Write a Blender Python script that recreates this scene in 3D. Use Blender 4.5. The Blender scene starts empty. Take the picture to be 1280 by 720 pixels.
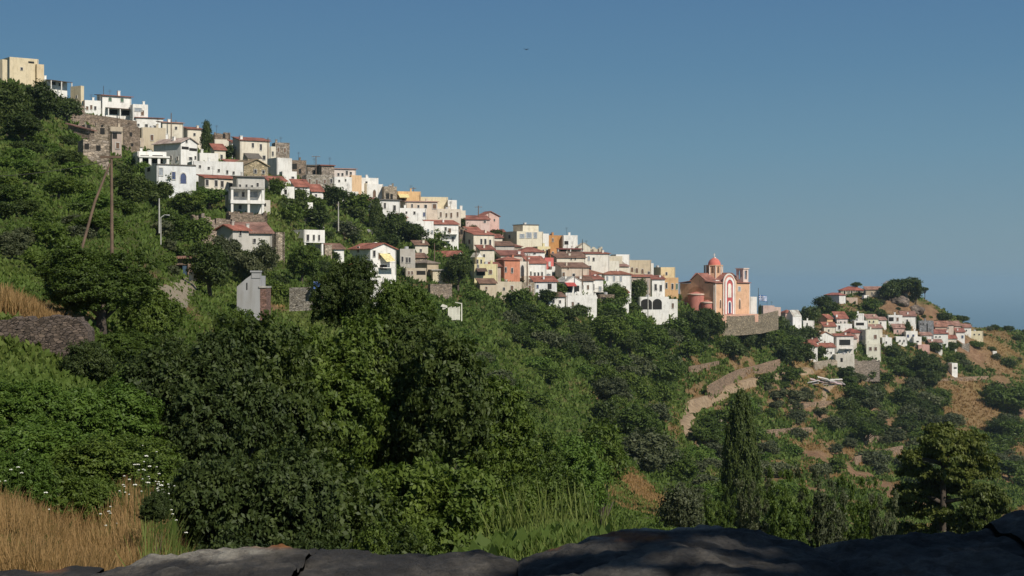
import bpy, math, random
import numpy as np
from mathutils import Vector, Matrix
R_ = math.radians
random.seed(7)
RNG = np.random.default_rng(11)
scene = bpy.context.scene
COL = scene.collection

# ------------------------------------------------------------------ camera
F = 2030.0            # focal length in photo pixels (1280 wide)
HZ = 352.0            # photo row of the true horizon
cam_d = bpy.data.cameras.new('camera')
cam_d.sensor_width = 36.0
cam_d.lens = F / 1280.0 * 36.0
cam_d.shift_y = (HZ - 360.0) / 1280.0
cam_d.clip_start = 0.1
cam_d.clip_end = 400000.0
cam = bpy.data.objects.new('camera', cam_d)
COL.objects.link(cam)
cam.rotation_euler = (R_(90), 0, 0)
scene.camera = cam

# ------------------------------------------------------------------ light
SUN_EL, SUN_AZ = 41.0, 139.0      # azimuth clockwise from +Y (view direction)
world = bpy.data.worlds.new('World')
scene.world = world
world.use_nodes = True
wn = world.node_tree.nodes
sky = wn.new('ShaderNodeTexSky')
sky.sky_type = 'NISHITA'
sky.sun_disc = False
sky.sun_elevation = R_(SUN_EL)
sky.sun_rotation = R_(SUN_AZ)
sky.altitude = 200
sky.air_density = 1.0
sky.dust_density = 0.2
sky.ozone_density = 1.5
# the low sky is washed towards a pale blue by distance, as on a hazy summer day
SKYK = 0.055
tc = wn.new('ShaderNodeTexCoord'); sx = wn.new('ShaderNodeSeparateXYZ'); wl = world.node_tree.links
wl.new(tc.outputs['Generated'], sx.inputs[0])
low = wn.new('ShaderNodeValToRGB'); el = low.color_ramp.elements
SKYROWS = [(0.0, (.205,.305,.365)), (.03, (.185,.300,.375)), (.08, (.138,.272,.383)), (.13, (.100,.225,.362)), (.18, (.080,.188,.340)), (.5, (.055,.135,.30))]
el[0].position = 0; el[0].color = (*SKYROWS[0][1], 1); el[1].position = SKYROWS[-1][0]; el[1].color = (*SKYROWS[-1][1], 1)
for p_, c_ in SKYROWS[1:-1]: q_ = el.new(p_); q_.color = (*c_, 1)
wl.new(sx.outputs['Z'], low.inputs[0])
sc_ = wn.new('ShaderNodeVectorMath'); sc_.operation = 'SCALE'; sc_.inputs['Scale'].default_value = .93/SKYK; wl.new(low.outputs[0], sc_.inputs[0])
fr = wn.new('ShaderNodeMapRange'); fr.inputs[1].default_value = .18; fr.inputs[2].default_value = .6; fr.inputs[3].default_value = .95; fr.inputs[4].default_value = 0.0; wl.new(sx.outputs['Z'], fr.inputs[0])
mxs = wn.new('ShaderNodeMix'); mxs.data_type = 'RGBA'; wl.new(fr.outputs[0], mxs.inputs[0]); wl.new(sky.outputs[0], mxs.inputs[6]); wl.new(sc_.outputs[0], mxs.inputs[7])
wl.new(mxs.outputs[2], wn['Background'].inputs[0])
wn['Background'].inputs[1].default_value = 0.055
sd = bpy.data.lights.new('sun', 'SUN')
sd.energy = 4.2
sd.angle = R_(0.53)
sd.color = (1.0, 0.93, 0.82)
sun = bpy.data.objects.new('sun', sd)
COL.objects.link(sun)
sdir = Vector((math.sin(R_(SUN_AZ)) * math.cos(R_(SUN_EL)), math.cos(R_(SUN_AZ)) * math.cos(R_(SUN_EL)), math.sin(R_(SUN_EL))))
sun.rotation_euler = (-sdir).to_track_quat('-Z', 'Y').to_euler()
scene.view_settings.view_transform = 'Standard'
scene.view_settings.look = 'None'
scene.view_settings.exposure = 0.12
scene.view_settings.gamma = 1.0
cy = scene.cycles
cy.use_denoising = True
cy.max_bounces = 5
cy.diffuse_bounces = 3
cy.glossy_bounces = 2
cy.transmission_bounces = 3
cy.transparent_max_bounces = 4
cy.volume_bounces = 1
cy.caustics_reflective = False
cy.caustics_refractive = False

# ------------------------------------------------------------------ helpers
def tag(o, label=None, cat=None, group=None, kind=None):
    if label: o['label'] = label
    if cat: o['category'] = cat
    if group: o['group'] = group
    if kind: o['kind'] = kind
    return o

def empty(name, loc=(0, 0, 0), rz=0.0):
    o = bpy.data.objects.new(name, None)
    o.empty_display_size = 0.2
    o.location = loc
    o.rotation_euler = (0, 0, rz)
    COL.objects.link(o)
    return o

def mk(name, me, parent=None, loc=None):
    o = bpy.data.objects.new(name, me)
    if loc is not None: o.location = loc
    if parent is not None: o.parent = parent
    COL.objects.link(o)
    return o

def mesh_np(name, verts, faces, mats, smooth=False, attr=None):
    """verts (n,3), faces (m,k) numpy arrays with the same k for all"""
    verts = np.asarray(verts, dtype=np.float32); faces = np.asarray(faces, dtype=np.int32)
    me = bpy.data.meshes.new(name)
    me.vertices.add(len(verts)); me.vertices.foreach_set('co', verts.ravel())
    k = faces.shape[1]
    me.loops.add(faces.size); me.loops.foreach_set('vertex_index', faces.ravel())
    me.polygons.add(len(faces))
    me.polygons.foreach_set('loop_start', np.arange(0, faces.size, k, dtype=np.int32))
    me.polygons.foreach_set('loop_total', np.full(len(faces), k, dtype=np.int32))
    if smooth: me.polygons.foreach_set('use_smooth', np.ones(len(faces), dtype=bool))
    me.update(calc_edges=True)
    for nme, dom, arr in (attr or []):
        a = me.attributes.new(nme, 'FLOAT', dom); a.data.foreach_set('value', np.asarray(arr, dtype=np.float32))
    for m in (mats if isinstance(mats, (list, tuple)) else [mats]): me.materials.append(m)
    return me

class MB:
    def __init__(s): s.v = []; s.f = []; s.m = []
    def add(s, vs, fs, m=0):
        b = len(s.v); s.v += [tuple(p) for p in vs]; s.f += [tuple(b + i for i in f) for f in fs]; s.m += [m] * len(fs)
    def box(s, x0, y0, z0, x1, y1, z1, m=0):
        s.add([(x0,y0,z0),(x1,y0,z0),(x1,y1,z0),(x0,y1,z0),(x0,y0,z1),(x1,y0,z1),(x1,y1,z1),(x0,y1,z1)],
              [(3,2,1,0),(4,5,6,7),(0,1,5,4),(1,2,6,5),(2,3,7,6),(3,0,4,7)], m)
    def prism(s, poly, d, m=0):
        """polygon (list of 3D points, planar) pushed by vector d"""
        n = len(poly); d = Vector(d); p = [Vector(q) for q in poly]
        s.add(p + [q + d for q in p], [tuple(range(n))[::-1], tuple(range(n, 2*n))] + [(i, (i+1) % n, n+(i+1) % n, n+i) for i in range(n)], m)
    def tube(s, pts, rad, n=7, m=0, cap=True):
        pts = [Vector(p) for p in pts]
        if not isinstance(rad, (list, tuple)): rad = [rad] * len(pts)
        vs = []; fs = []
        for i, p in enumerate(pts):
            t = (pts[min(i+1, len(pts)-1)] - pts[max(i-1, 0)]).normalized()
            a = t.orthogonal().normalized() if abs(t.z) > .9 else t.cross(Vector((0,0,1))).normalized()
            if abs(t.z) > .9: a = Vector((1,0,0)) - t * t.x; a.normalize()
            b = t.cross(a)
            for k in range(n):
                th = 2*math.pi*k/n
                vs.append(p + (a*math.cos(th) + b*math.sin(th)) * rad[i])
        for i in range(len(pts)-1):
            for k in range(n):
                fs.append((i*n+k, i*n+(k+1) % n, (i+1)*n+(k+1) % n, (i+1)*n+k))
        if cap: fs.append(tuple(range(n))[::-1]); fs.append(tuple((len(pts)-1)*n+k for k in range(n)))
        s.add(vs, fs, m)
    def lathe(s, prof, cx=0, cy_=0, n=24, m=0, a0=0.0, a1=2*math.pi):
        full = abs((a1 - a0) - 2*math.pi) < 1e-6
        k = n if full else n + 1; vs = []; fs = []
        for r, z in prof:
            for i in range(k):
                th = a0 + (a1-a0)*i/n
                vs.append((cx + r*math.cos(th), cy_ + r*math.sin(th), z))
        for j in range(len(prof)-1):
            for i in range(n if full else n):
                i2 = (i+1) % k
                fs.append((j*k+i, j*k+i2, (j+1)*k+i2, (j+1)*k+i))
        s.add(vs, fs, m)
    def mesh(s, name, mats, smooth=False):
        me = bpy.data.meshes.new(name); me.from_pydata(s.v, [], s.f)
        for m in (mats if isinstance(mats, (list, tuple)) else [mats]): me.materials.append(m)
        me.polygons.foreach_set('material_index', s.m)
        if smooth: me.polygons.foreach_set('use_smooth', [True]*len(s.f))
        me.update(); return me
    def obj(s, name, mats, parent=None, loc=None, smooth=False):
        return mk(name, s.mesh(name, mats, smooth), parent, loc)

def hash2(ix, iy, seed=0):
    h = (ix.astype(np.int64)*374761393 + iy.astype(np.int64)*668265263 + seed*1442695041) & 0x7fffffff
    h = ((h ^ (h >> 13)) * 1274126177) & 0x7fffffff
    return ((h ^ (h >> 16)) & 0xffff) / 65535.0
def vnoise(x, y, seed=0):
    x = np.asarray(x, float); y = np.asarray(y, float)
    ix = np.floor(x); iy = np.floor(y); fx = x-ix; fy = y-iy
    fx = fx*fx*(3-2*fx); fy = fy*fy*(3-2*fy)
    a = hash2(ix, iy, seed); b = hash2(ix+1, iy, seed); c = hash2(ix, iy+1, seed); d = hash2(ix+1, iy+1, seed)
    return (a*(1-fx)+b*fx)*(1-fy) + (c*(1-fx)+d*fx)*fy
def fbm(x, y, seed=0, o=4):
    s = 0; a = .5; t = 0
    for i in range(o):
        s = s + a*vnoise(x*2**i, y*2**i, seed+i); t += a; a *= .5
    return s/t

# ------------------------------------------------------------------ materials
def new_mat(name):
    m = bpy.data.materials.new(name); m.use_nodes = True
    return m, m.node_tree.nodes, m.node_tree.links, m.node_tree.nodes['Principled BSDF']
def N(nodes, t, **kw):
    n = nodes.new(t)
    for k, v in kw.items():
        if k.startswith('i_'): n.inputs[k[2:].replace('_', ' ')].default_value = v
        else: setattr(n, k, v)
    return n
def ramp(nodes, stops):
    r = nodes.new('ShaderNodeValToRGB'); e = r.color_ramp.elements
    e[0].position, e[0].color = stops[0][0], (*stops[0][1], 1)
    e[1].position, e[1].color = stops[-1][0], (*stops[-1][1], 1)
    for p, c in stops[1:-1]:
        q = e.new(p); q.color = (*c, 1)
    return r
def mul(c, k): return tuple(min(1, x*k) for x in c)

_plaster = {}
def plaster(c):
    """limewashed / painted wall with faint weathering"""
    if c in _plaster: return _plaster[c]
    m, nd, lk, b = new_mat('plaster')
    tc = N(nd, 'ShaderNodeNewGeometry')
    n1 = N(nd, 'ShaderNodeTexNoise', i_Scale=0.55, i_Detail=6.0, i_Roughness=0.65)
    lk.new(tc.outputs['Position'], n1.inputs['Vector'])
    mp = N(nd, 'ShaderNodeMapping'); mp.inputs['Scale'].default_value = (2.2, 2.2, 0.35)
    n2 = N(nd, 'ShaderNodeTexNoise', i_Scale=1.0, i_Detail=5.0)
    lk.new(tc.outputs['Position'], mp.inputs[0]); lk.new(mp.outputs[0], n2.inputs['Vector'])
    r1 = ramp(nd, [(.28, mul(c, .76)), (.5, c), (.75, mul(c, 1.05))])
    r2 = ramp(nd, [(.28, (.70,.66,.60)), (.5, (1,1,1))])
    mx = N(nd, 'ShaderNodeMix', data_type='RGBA', blend_type='MULTIPLY'); mx.inputs[0].default_value = .6
    lk.new(n1.outputs[0], r1.inputs[0]); lk.new(n2.outputs[0], r2.inputs[0])
    lk.new(r1.outputs[0], mx.inputs[6]); lk.new(r2.outputs[0], mx.inputs[7]); lk.new(mx.outputs[2], b.inputs['Base Color'])
    b.inputs['Roughness'].default_value = .9
    bp = N(nd, 'ShaderNodeBump', i_Strength=.25, i_Distance=.08)
    lk.new(n1.outputs[0], bp.inputs['Height']); lk.new(bp.outputs[0], b.inputs['Normal'])
    _plaster[c] = m
    return m
_stone = {}
def stone(c=(.26,.20,.145), sc=2.2, flat=.5):
    k = (c, sc)
    if k in _stone: return _stone[k]
    m, nd, lk, b = new_mat('rubble_stone')
    tc = N(nd, 'ShaderNodeNewGeometry')
    mp = N(nd, 'ShaderNodeMapping'); mp.inputs['Scale'].default_value = (1, 1, 1/flat)
    lk.new(tc.outputs['Position'], mp.inputs[0])
    vo = N(nd, 'ShaderNodeTexVoronoi', i_Scale=sc); vo.feature = 'F1'
    ve = N(nd, 'ShaderNodeTexVoronoi', i_Scale=sc); ve.feature = 'DISTANCE_TO_EDGE'
    ns = N(nd, 'ShaderNodeTexNoise', i_Scale=.7, i_Detail=6.0)
    for q in (vo, ve, ns): lk.new(mp.outputs[0], q.inputs['Vector'])
    hs = N(nd, 'ShaderNodeSeparateColor'); lk.new(vo.outputs['Color'], hs.inputs[0])
    r1 = ramp(nd, [(0, mul(c, .6)), (.4, c), (.7, mul((c[0], c[1]*1.04, c[2]*1.15), 1.15)), (1, mul(c, 1.7))])
    lk.new(hs.outputs[0], r1.inputs[0])
    r2 = ramp(nd, [(0, (.45,.45,.45)), (.09, (1,1,1))]); lk.new(ve.outputs[0], r2.inputs[0])
    r3 = ramp(nd, [(.3, (.62,.62,.6)), (.65, (1.0,1.0,1.0))]); lk.new(ns.outputs[0], r3.inputs[0])
    a = N(nd, 'ShaderNodeMix', data_type='RGBA', blend_type='MULTIPLY'); a.inputs[0].default_value = 1
    c2 = N(nd, 'ShaderNodeMix', data_type='RGBA', blend_type='MULTIPLY'); c2.inputs[0].default_value = .8
    lk.new(r1.outputs[0], a.inputs[6]); lk.new(r2.outputs[0], a.inputs[7])
    lk.new(a.outputs[2], c2.inputs[6]); lk.new(r3.outputs[0], c2.inputs[7]); lk.new(c2.outputs[2], b.inputs['Base Color'])
    b.inputs['Roughness'].default_value = .92
    bp = N(nd, 'ShaderNodeBump', i_Strength=.8, i_Distance=.12); lk.new(r2.outputs[0], bp.inputs['Height']); lk.new(bp.outputs[0], b.inputs['Normal'])
    _stone[k] = m
    return m
_tile = {}
def tile(c=(.40,.13,.075)):
    if c in _tile: return _tile[c]
    m, nd, lk, b = new_mat('clay_tiles')
    tc = N(nd, 'ShaderNodeTexCoord')
    w = N(nd, 'ShaderNodeTexWave', i_Scale=1.3, i_Distortion=.6); w.bands_direction = 'X'
    w2 = N(nd, 'ShaderNodeTexWave', i_Scale=1.3, i_Distortion=.6); w2.bands_direction = 'Y'
    n1 = N(nd, 'ShaderNodeTexNoise', i_Scale=.5, i_Detail=5.0)
    n3 = N(nd, 'ShaderNodeTexNoise', i_Scale=3.5, i_Detail=3.0)
    for q in (w, w2, n1, n3): lk.new(tc.outputs['Object'], q.inputs['Vector'])
    r = ramp(nd, [(.3, mul(c, .55)), (.5, c), (.72, mul((c[0]*1.1, c[1]*1.25, c[2]*1.3), 1.25))])
    r3 = ramp(nd, [(.35, (.6,.6,.6)), (.65, (1.1,1.1,1.1))]); lk.new(n3.outputs[0], r3.inputs[0])
    lk.new(n1.outputs[0], r.inputs[0])
    mx = N(nd, 'ShaderNodeMix', data_type='RGBA', blend_type='MULTIPLY'); mx.inputs[0].default_value = .8
    lk.new(r.outputs[0], mx.inputs[6]); lk.new(r3.outputs[0], mx.inputs[7]); lk.new(mx.outputs[2], b.inputs['Base Color'])
    ad = N(nd, 'ShaderNodeMath', operation='ADD'); lk.new(w.outputs[1], ad.inputs[0]); lk.new(w2.outputs[1], ad.inputs[1])
    bp = N(nd, 'ShaderNodeBump', i_Strength=.6, i_Distance=.1); lk.new(ad.outputs[0], bp.inputs['Height']); lk.new(bp.outputs[0], b.inputs['Normal'])
    b.inputs['Roughness'].default_value = .85
    _tile[c] = m
    return m
_simple = {}
def simple(c, rough=.7, name='painted', metal=0.0):
    k = (c, rough, metal)
    if k in _simple: return _simple[k]
    m, nd, lk, b = new_mat(name)
    tc = N(nd, 'ShaderNodeNewGeometry'); n1 = N(nd, 'ShaderNodeTexNoise', i_Scale=2.5, i_Detail=4.0)
    lk.new(tc.outputs['Position'], n1.inputs['Vector'])
    r = ramp(nd, [(.3, mul(c, .7)), (.7, mul(c, 1.15))]); lk.new(n1.outputs[0], r.inputs[0]); lk.new(r.outputs[0], b.inputs['Base Color'])
    b.inputs['Roughness'].default_value = rough; b.inputs['Metallic'].default_value = metal
    _simple[k] = m
    return m
def leaf_mat(name, stops, trans=.22, rough=.55):
    m, nd, lk, b = new_mat(name)
    at = N(nd, 'ShaderNodeAttribute', attribute_name='v')
    oi = N(nd, 'ShaderNodeObjectInfo')
    ad = N(nd, 'ShaderNodeMath', operation='MULTIPLY_ADD'); ad.inputs[1].default_value = .35
    lk.new(oi.outputs['Random'], ad.inputs[0]); 
    m2 = N(nd, 'ShaderNodeMath', operation='MULTIPLY'); m2.inputs[1].default_value = .65
    lk.new(at.outputs['Fac'], m2.inputs[0]); lk.new(m2.outputs[0], ad.inputs[2])
    r = ramp(nd, stops); lk.new(ad.outputs[0], r.inputs[0]); lk.new(r.outputs[0], b.inputs['Base Color'])
    b.inputs['Roughness'].default_value = rough
    b.inputs['Specular IOR Level'].default_value = .25
    tr = N(nd, 'ShaderNodeBsdfTranslucent'); 
    tm = N(nd, 'ShaderNodeMix', data_type='RGBA', blend_type='MULTIPLY'); tm.inputs[0].default_value = 1; tm.inputs[7].default_value = (1.3, 1.5, .6, 1)
    lk.new(r.outputs[0], tm.inputs[6]); lk.new(tm.outputs[2], tr.inputs[0])
    mx = N(nd, 'ShaderNodeMixShader'); mx.inputs[0].default_value = trans
    out = nd['Material Output']
    lk.new(b.outputs[0], mx.inputs[1]); lk.new(tr.outputs[0], mx.inputs[2]); lk.new(mx.outputs[0], out.inputs['Surface'])
    return m
LEAF = {
 'green':  leaf_mat('leaf_green',  [(0, (0.034,0.053,0.011)), (.5, (0.071,0.110,0.017)), (1, (0.136,0.180,0.030))]),
 'bright': leaf_mat('leaf_bright', [(0, (0.041,0.072,0.011)), (.5, (0.084,0.144,0.022)), (1, (0.143,0.198,0.035))]),
 'dark':   leaf_mat('leaf_dark',   [(0, (0.024,0.036,0.010)), (.5, (0.050,0.074,0.016)), (1, (0.095,0.122,0.028))]),
 'olive':  leaf_mat('leaf_olive',  [(0, (0.046,0.055,0.026)), (.5, (0.082,0.096,0.045)), (1, (0.136,0.144,0.071))]),
 'deep':   leaf_mat('leaf_deep',   [(0, (0.018,0.026,0.009)), (.5, (0.038,0.058,0.014)), (1, (0.076,0.101,0.024))], .15, .6),
 'pine':   leaf_mat('leaf_pine',   [(0, (0.033,0.048,0.013)), (.5, (0.073,0.096,0.019)), (1, (0.143,0.156,0.032))]),
}
DRY = leaf_mat('dry_grass', [(0, (.17,.10,.04)), (.5, (.30,.18,.075)), (1, (.42,.29,.13))], .3, .7)
WEED = leaf_mat('green_weeds', [(0, (.052,.084,.016)), (.5, (.098,.148,.026)), (1, (.18,.19,.055))], .25, .7)
PETAL = simple((.75,.75,.66), .8, 'white_petals')
BARK = simple((.085,.065,.048), .9, 'bark')
WOOD = simple((.16,.105,.07), .8, 'weathered_wood')
IRON = simple((.05,.045,.04), .6, 'iron')
GLASSD = simple((.035,.035,.04), .25, 'dark_glass')
WHITE = (.80,.78,.73)

# ------------------------------------------------------------------ terrain
def pchip(x, y, xq):
    x = np.asarray(x, float); y = np.asarray(y, float); h = np.diff(x); d = np.diff(y)/h
    m = np.zeros_like(y)
    for i in range(1, len(x)-1):
        if d[i-1]*d[i] > 0:
            w1 = 2*h[i]+h[i-1]; w2 = h[i]+2*h[i-1]; m[i] = (w1+w2)/(w1/d[i-1]+w2/d[i])
    m[0] = d[0]; m[-1] = d[-1]
    xq = np.clip(xq, x[0], x[-1]); i = np.clip(np.searchsorted(x, xq)-1, 0, len(x)-2)
    t = (xq-x[i])/h[i]
    return y[i]*(1+2*t)*(1-t)**2 + h[i]*m[i]*t*(1-t)**2 + y[i+1]*t*t*(3-2*t) + h[i]*m[i+1]*t*t*(t-1)
TAB = {
 0:   [(3,-1.9),(6,-1.9),(10,-2.0),(14,-2.3),(20,-2.5),(28,-2.5),(38,-2.2),(41,-2.0),(43,-.95),(55,-.6),(70,.6),(100,3.5),(140,8.3),(200,16.8),(270,28),(340,38.5),(400,49),(430,53),(470,50),(600,20),(1000,-120),(2500,-315)],
 110: [(3,-1.9),(6,-1.9),(10,-2.1),(14,-2.6),(20,-3.0),(28,-3.2),(40,-2.6),(55,-1.5),(75,0),(100,3.2),(140,7.6),(200,14),(260,21.2),(310,28),(350,33.5),(400,41),(430,45),(470,42),(600,14),(1000,-120),(2500,-315)],
 160: [(3,-1.9),(6,-1.9),(10,-2.3),(14,-2.5),(20,-2.8),(28,-3.4),(38,-3.7),(55,-2.8),(75,-1.2),(100,1.6),(140,5),(200,9.5),(260,15.5),(290,19.5),(330,26.0),(380,34.5),(420,41),(450,42),(500,36),(700,-10),(1100,-150),(2500,-315)],
 240: [(3,-2),(6,-2),(14,-3.0),(20,-3.9),(28,-5.6),(40,-7),(60,-6),(90,-3.5),(130,-1.2),(150,-.5),(190,3),(240,6.8),(290,14.2),(330,20.5),(380,28.5),(420,34.5),(450,36),(500,29),(700,-15),(1100,-150),(2500,-315)],
 320: [(3,-2),(6,-2),(14,-4.5),(20,-6),(28,-8),(40,-9.5),(60,-10),(90,-8),(120,-5.5),(150,-2.9),(190,0),(235,3),(290,12),(340,19.5),(390,25.5),(430,30),(460,30),(520,22),(700,-20),(1100,-150),(2500,-315)],
 400: [(3,-2),(6,-2),(14,-4.5),(28,-8.5),(60,-12),(90,-12),(130,-9),(180,-4),(230,0),(300,4.5),(350,14),(400,21),(440,25.8),(470,25),(530,15),(700,-25),(1100,-150),(2500,-315)],
 480: [(3,-2),(6,-2),(14,-4.3),(28,-8),(60,-13),(100,-15),(140,-14),(200,-10),(260,-5),(320,-.5),(350,1.2),(380,8),(410,14),(440,19.5),(470,20),(530,8),(700,-30),(1100,-150),(2500,-315)],
 560: [(3,-2),(6,-2),(14,-2.7),(20,-4.0),(28,-7.0),(60,-14),(100,-17),(140,-17),(200,-14),(260,-9.5),(320,-4.7),(355,-2.5),(385,3.2),(420,9),(450,14.5),(480,14),(540,2),(700,-35),(1100,-150),(2500,-315)],
 640: [(3,-2),(6,-2),(12,-2.15),(16,-2.65),(22,-3.8),(40,-9.0),(70,-14),(100,-16.5),(140,-18),(200,-18),(260,-15),(320,-10.5),(370,-6),(392,-4.2),(420,2.2),(450,8),(475,10.3),(500,8),(560,-8),(720,-45),(1100,-150),(2500,-315)],
 720: [(3,-2),(6,-2),(12,-2.1),(16,-2.55),(22,-3.7),(40,-8.6),(70,-13),(100,-16),(140,-19),(200,-21),(260,-20.5),(320,-16.5),(370,-10.7),(402,-6),(430,0),(455,5),(480,8),(510,5),(570,-12),(740,-50),(1100,-150),(2500,-315)],
 800: [(3,-2),(6,-2),(12,-2.4),(20,-4.0),(40,-8.6),(70,-12.5),(100,-15.5),(140,-20.5),(200,-25),(260,-27),(320,-26),(380,-20.5),(425,-13),(450,-8.4),(475,-3),(495,0),(530,-5),(590,-22),(760,-60),(1100,-150),(2500,-315)],
 880: [(3,-2),(6,-2),(12,-3.0),(20,-5),(40,-8.5),(70,-12.3),(100,-15.5),(140,-21),(200,-28),(260,-33),(320,-35),(360,-34),(400,-29),(440,-24),(470,-19.5),(493,-11.3),(520,-9.8),(545,-8.6),(590,-16),(650,-35),(800,-75),(1100,-160),(2500,-315)],
 960: [(3,-2),(6,-2),(12,-3.1),(20,-5),(40,-8.6),(70,-12.6),(100,-16),(140,-22),(200,-29.5),(260,-35.5),(320,-39.5),(380,-40.5),(430,-38),(480,-31),(505,-26),(530,-21),(555,-15),(575,-12),(610,-19),(680,-45),(820,-85),(1100,-160),(2500,-315)],
 1040:[(3,-2),(6,-2),(12,-3.2),(20,-5.1),(40,-9),(70,-13),(100,-17),(140,-23),(200,-31),(260,-38),(320,-43),(380,-45.5),(440,-45),(490,-40.5),(530,-32.5),(545,-28.5),(560,-25),(590,-18),(620,-10.5),(645,-7),(670,-6.5),(720,-22),(850,-80),(1150,-170),(2500,-315)],
 1120:[(3,-2),(6,-2),(12,-3.2),(20,-5.3),(40,-9.4),(70,-13.6),(100,-18),(140,-24.5),(200,-33),(260,-41),(320,-47),(380,-51),(440,-52),(500,-48),(545,-41),(575,-35),(600,-27),(625,-19),(645,-10),(665,-3),(690,-3),(740,-20),(860,-80),(1150,-170),(2500,-315)],
 1160:[(3,-2),(6,-2),(12,-3.2),(20,-5.4),(40,-9.6),(70,-14),(100,-18.5),(140,-25.2),(200,-34),(260,-42.5),(320,-48.5),(380,-53),(440,-54),(500,-51),(545,-46),(580,-39),(605,-31),(630,-23),(650,-14.5),(668,-8.5),(690,-8.5),(740,-24),(860,-80),(1150,-170),(2500,-315)],
 1200:[(3,-2),(6,-2),(12,-3.3),(20,-5.5),(40,-9.8),(70,-14.3),(100,-19),(140,-26),(200,-35),(260,-43.5),(320,-50),(380,-54.5),(440,-56),(500,-54),(545,-50),(585,-43),(615,-36),(640,-27.5),(660,-20.5),(680,-17.0),(700,-18),(760,-35),(860,-85),(1150,-170),(2500,-315)],
 1280:[(3,-2),(6,-2),(12,-3.3),(20,-5.6),(40,-10),(70,-15),(100,-20),(140,-27.5),(200,-37),(260,-46),(320,-53),(380,-57.5),(440,-59),(500,-58),(560,-54),(610,-47),(650,-38),(680,-30),(705,-22.5),(730,-23),(800,-45),(1150,-170),(2500,-315)],
 1420:[(3,-2),(6,-2),(12,-3.4),(20,-5.8),(40,-10.4),(70,-16),(100,-22),(140,-30),(200,-41),(260,-50),(320,-58),(380,-63),(440,-66),(500,-66),(560,-64),(610,-60),(650,-54),(700,-46),(740,-42),(780,-45),(900,-90),(1150,-170),(2500,-315)],
 2600:[(3,-2),(20,-7),(40,-14),(100,-36),(200,-75),(400,-130),(700,-170),(1150,-230),(2500,-315)],
}
TAB[-150] = [(y, z*1.03 if z > 0 else z) for y, z in TAB[0]]
TAB[-1800] = [(3,-1.6),(20,-1.4),(41,0),(100,9),(200,26),(340,50),(470,64),(800,20),(1200,-120),(2500,-315)]
_cols = sorted(TAB); LYG = np.linspace(math.log(3), math.log(2500), 900)
_G = np.array([pchip([math.log(p[0]) for p in TAB[c]], [p[1] for p in TAB[c]], LYG) for c in _cols])
PXG = np.concatenate([np.arange(-1800, -160, 40), np.arange(-160, 1430, 10), np.arange(1430, 2601, 45)]).astype(float)
_T = np.empty((len(PXG), len(LYG)))
for j in range(len(LYG)): _T[:, j] = pchip(_cols, _G[:, j], PXG)
def ground(px, Y):
    px = np.asarray(px, float); Y = np.asarray(Y, float)
    p = np.clip(px, PXG[0], PXG[-1]); i = np.clip(np.searchsorted(PXG, p)-1, 0, len(PXG)-2)
    t = (p-PXG[i])/(PXG[i+1]-PXG[i])
    l = np.clip((np.log(np.clip(Y, 3, 2500))-LYG[0])/(LYG[1]-LYG[0]), 0, len(LYG)-1.001); j = l.astype(int); s = l-j
    z = (_T[i, j]*(1-t)+_T[i+1, j]*t)*(1-s) + (_T[i, j+1]*(1-t)+_T[i+1, j+1]*t)*s
    x = (px-640)/F*Y
    amp = np.clip(Y/500, .05, 1)*2.0
    z = z + amp*(fbm(x/22, Y/22, 3)-.5) + .35*amp*(fbm(x/5, Y/5, 9)-.5)
    # cultivated terraces on the valley sides
    k = np.clip((px-560)/150, 0, 1)*np.clip((Y-160)/80, 0, 1)*np.clip((560-Y)/60, 0, 1)
    st = 2.6; q = z/st; fr = q-np.floor(q); zz = (np.floor(q)+np.clip((fr-.62)/.38, 0, 1))*st
    z = z*(1-.75*k)+zz*.75*k
    return z
def px_of(x, y): return 640+F*x/y
def gz(x, y): return float(ground(px_of(x, y), y))
_YS = np.exp(np.linspace(math.log(4), math.log(760), 4000))
def hit(px, py, ymin=8.0):
    """where the sight line through a photo pixel first meets the terrain"""
    z = ground(np.full_like(_YS, px), _YS); g = HZ-F*z/_YS
    ok = (g <= py) & (_YS >= ymin); k = int(np.argmax(ok))
    if not ok.any():
        m = _YS >= ymin; k = int(np.argmin(np.where(m, g, 1e9)))
    return float(_YS[k])
def P(px, py, Y): return Vector(((px-640)/F*Y, Y, (HZ-py)/F*Y))

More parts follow.
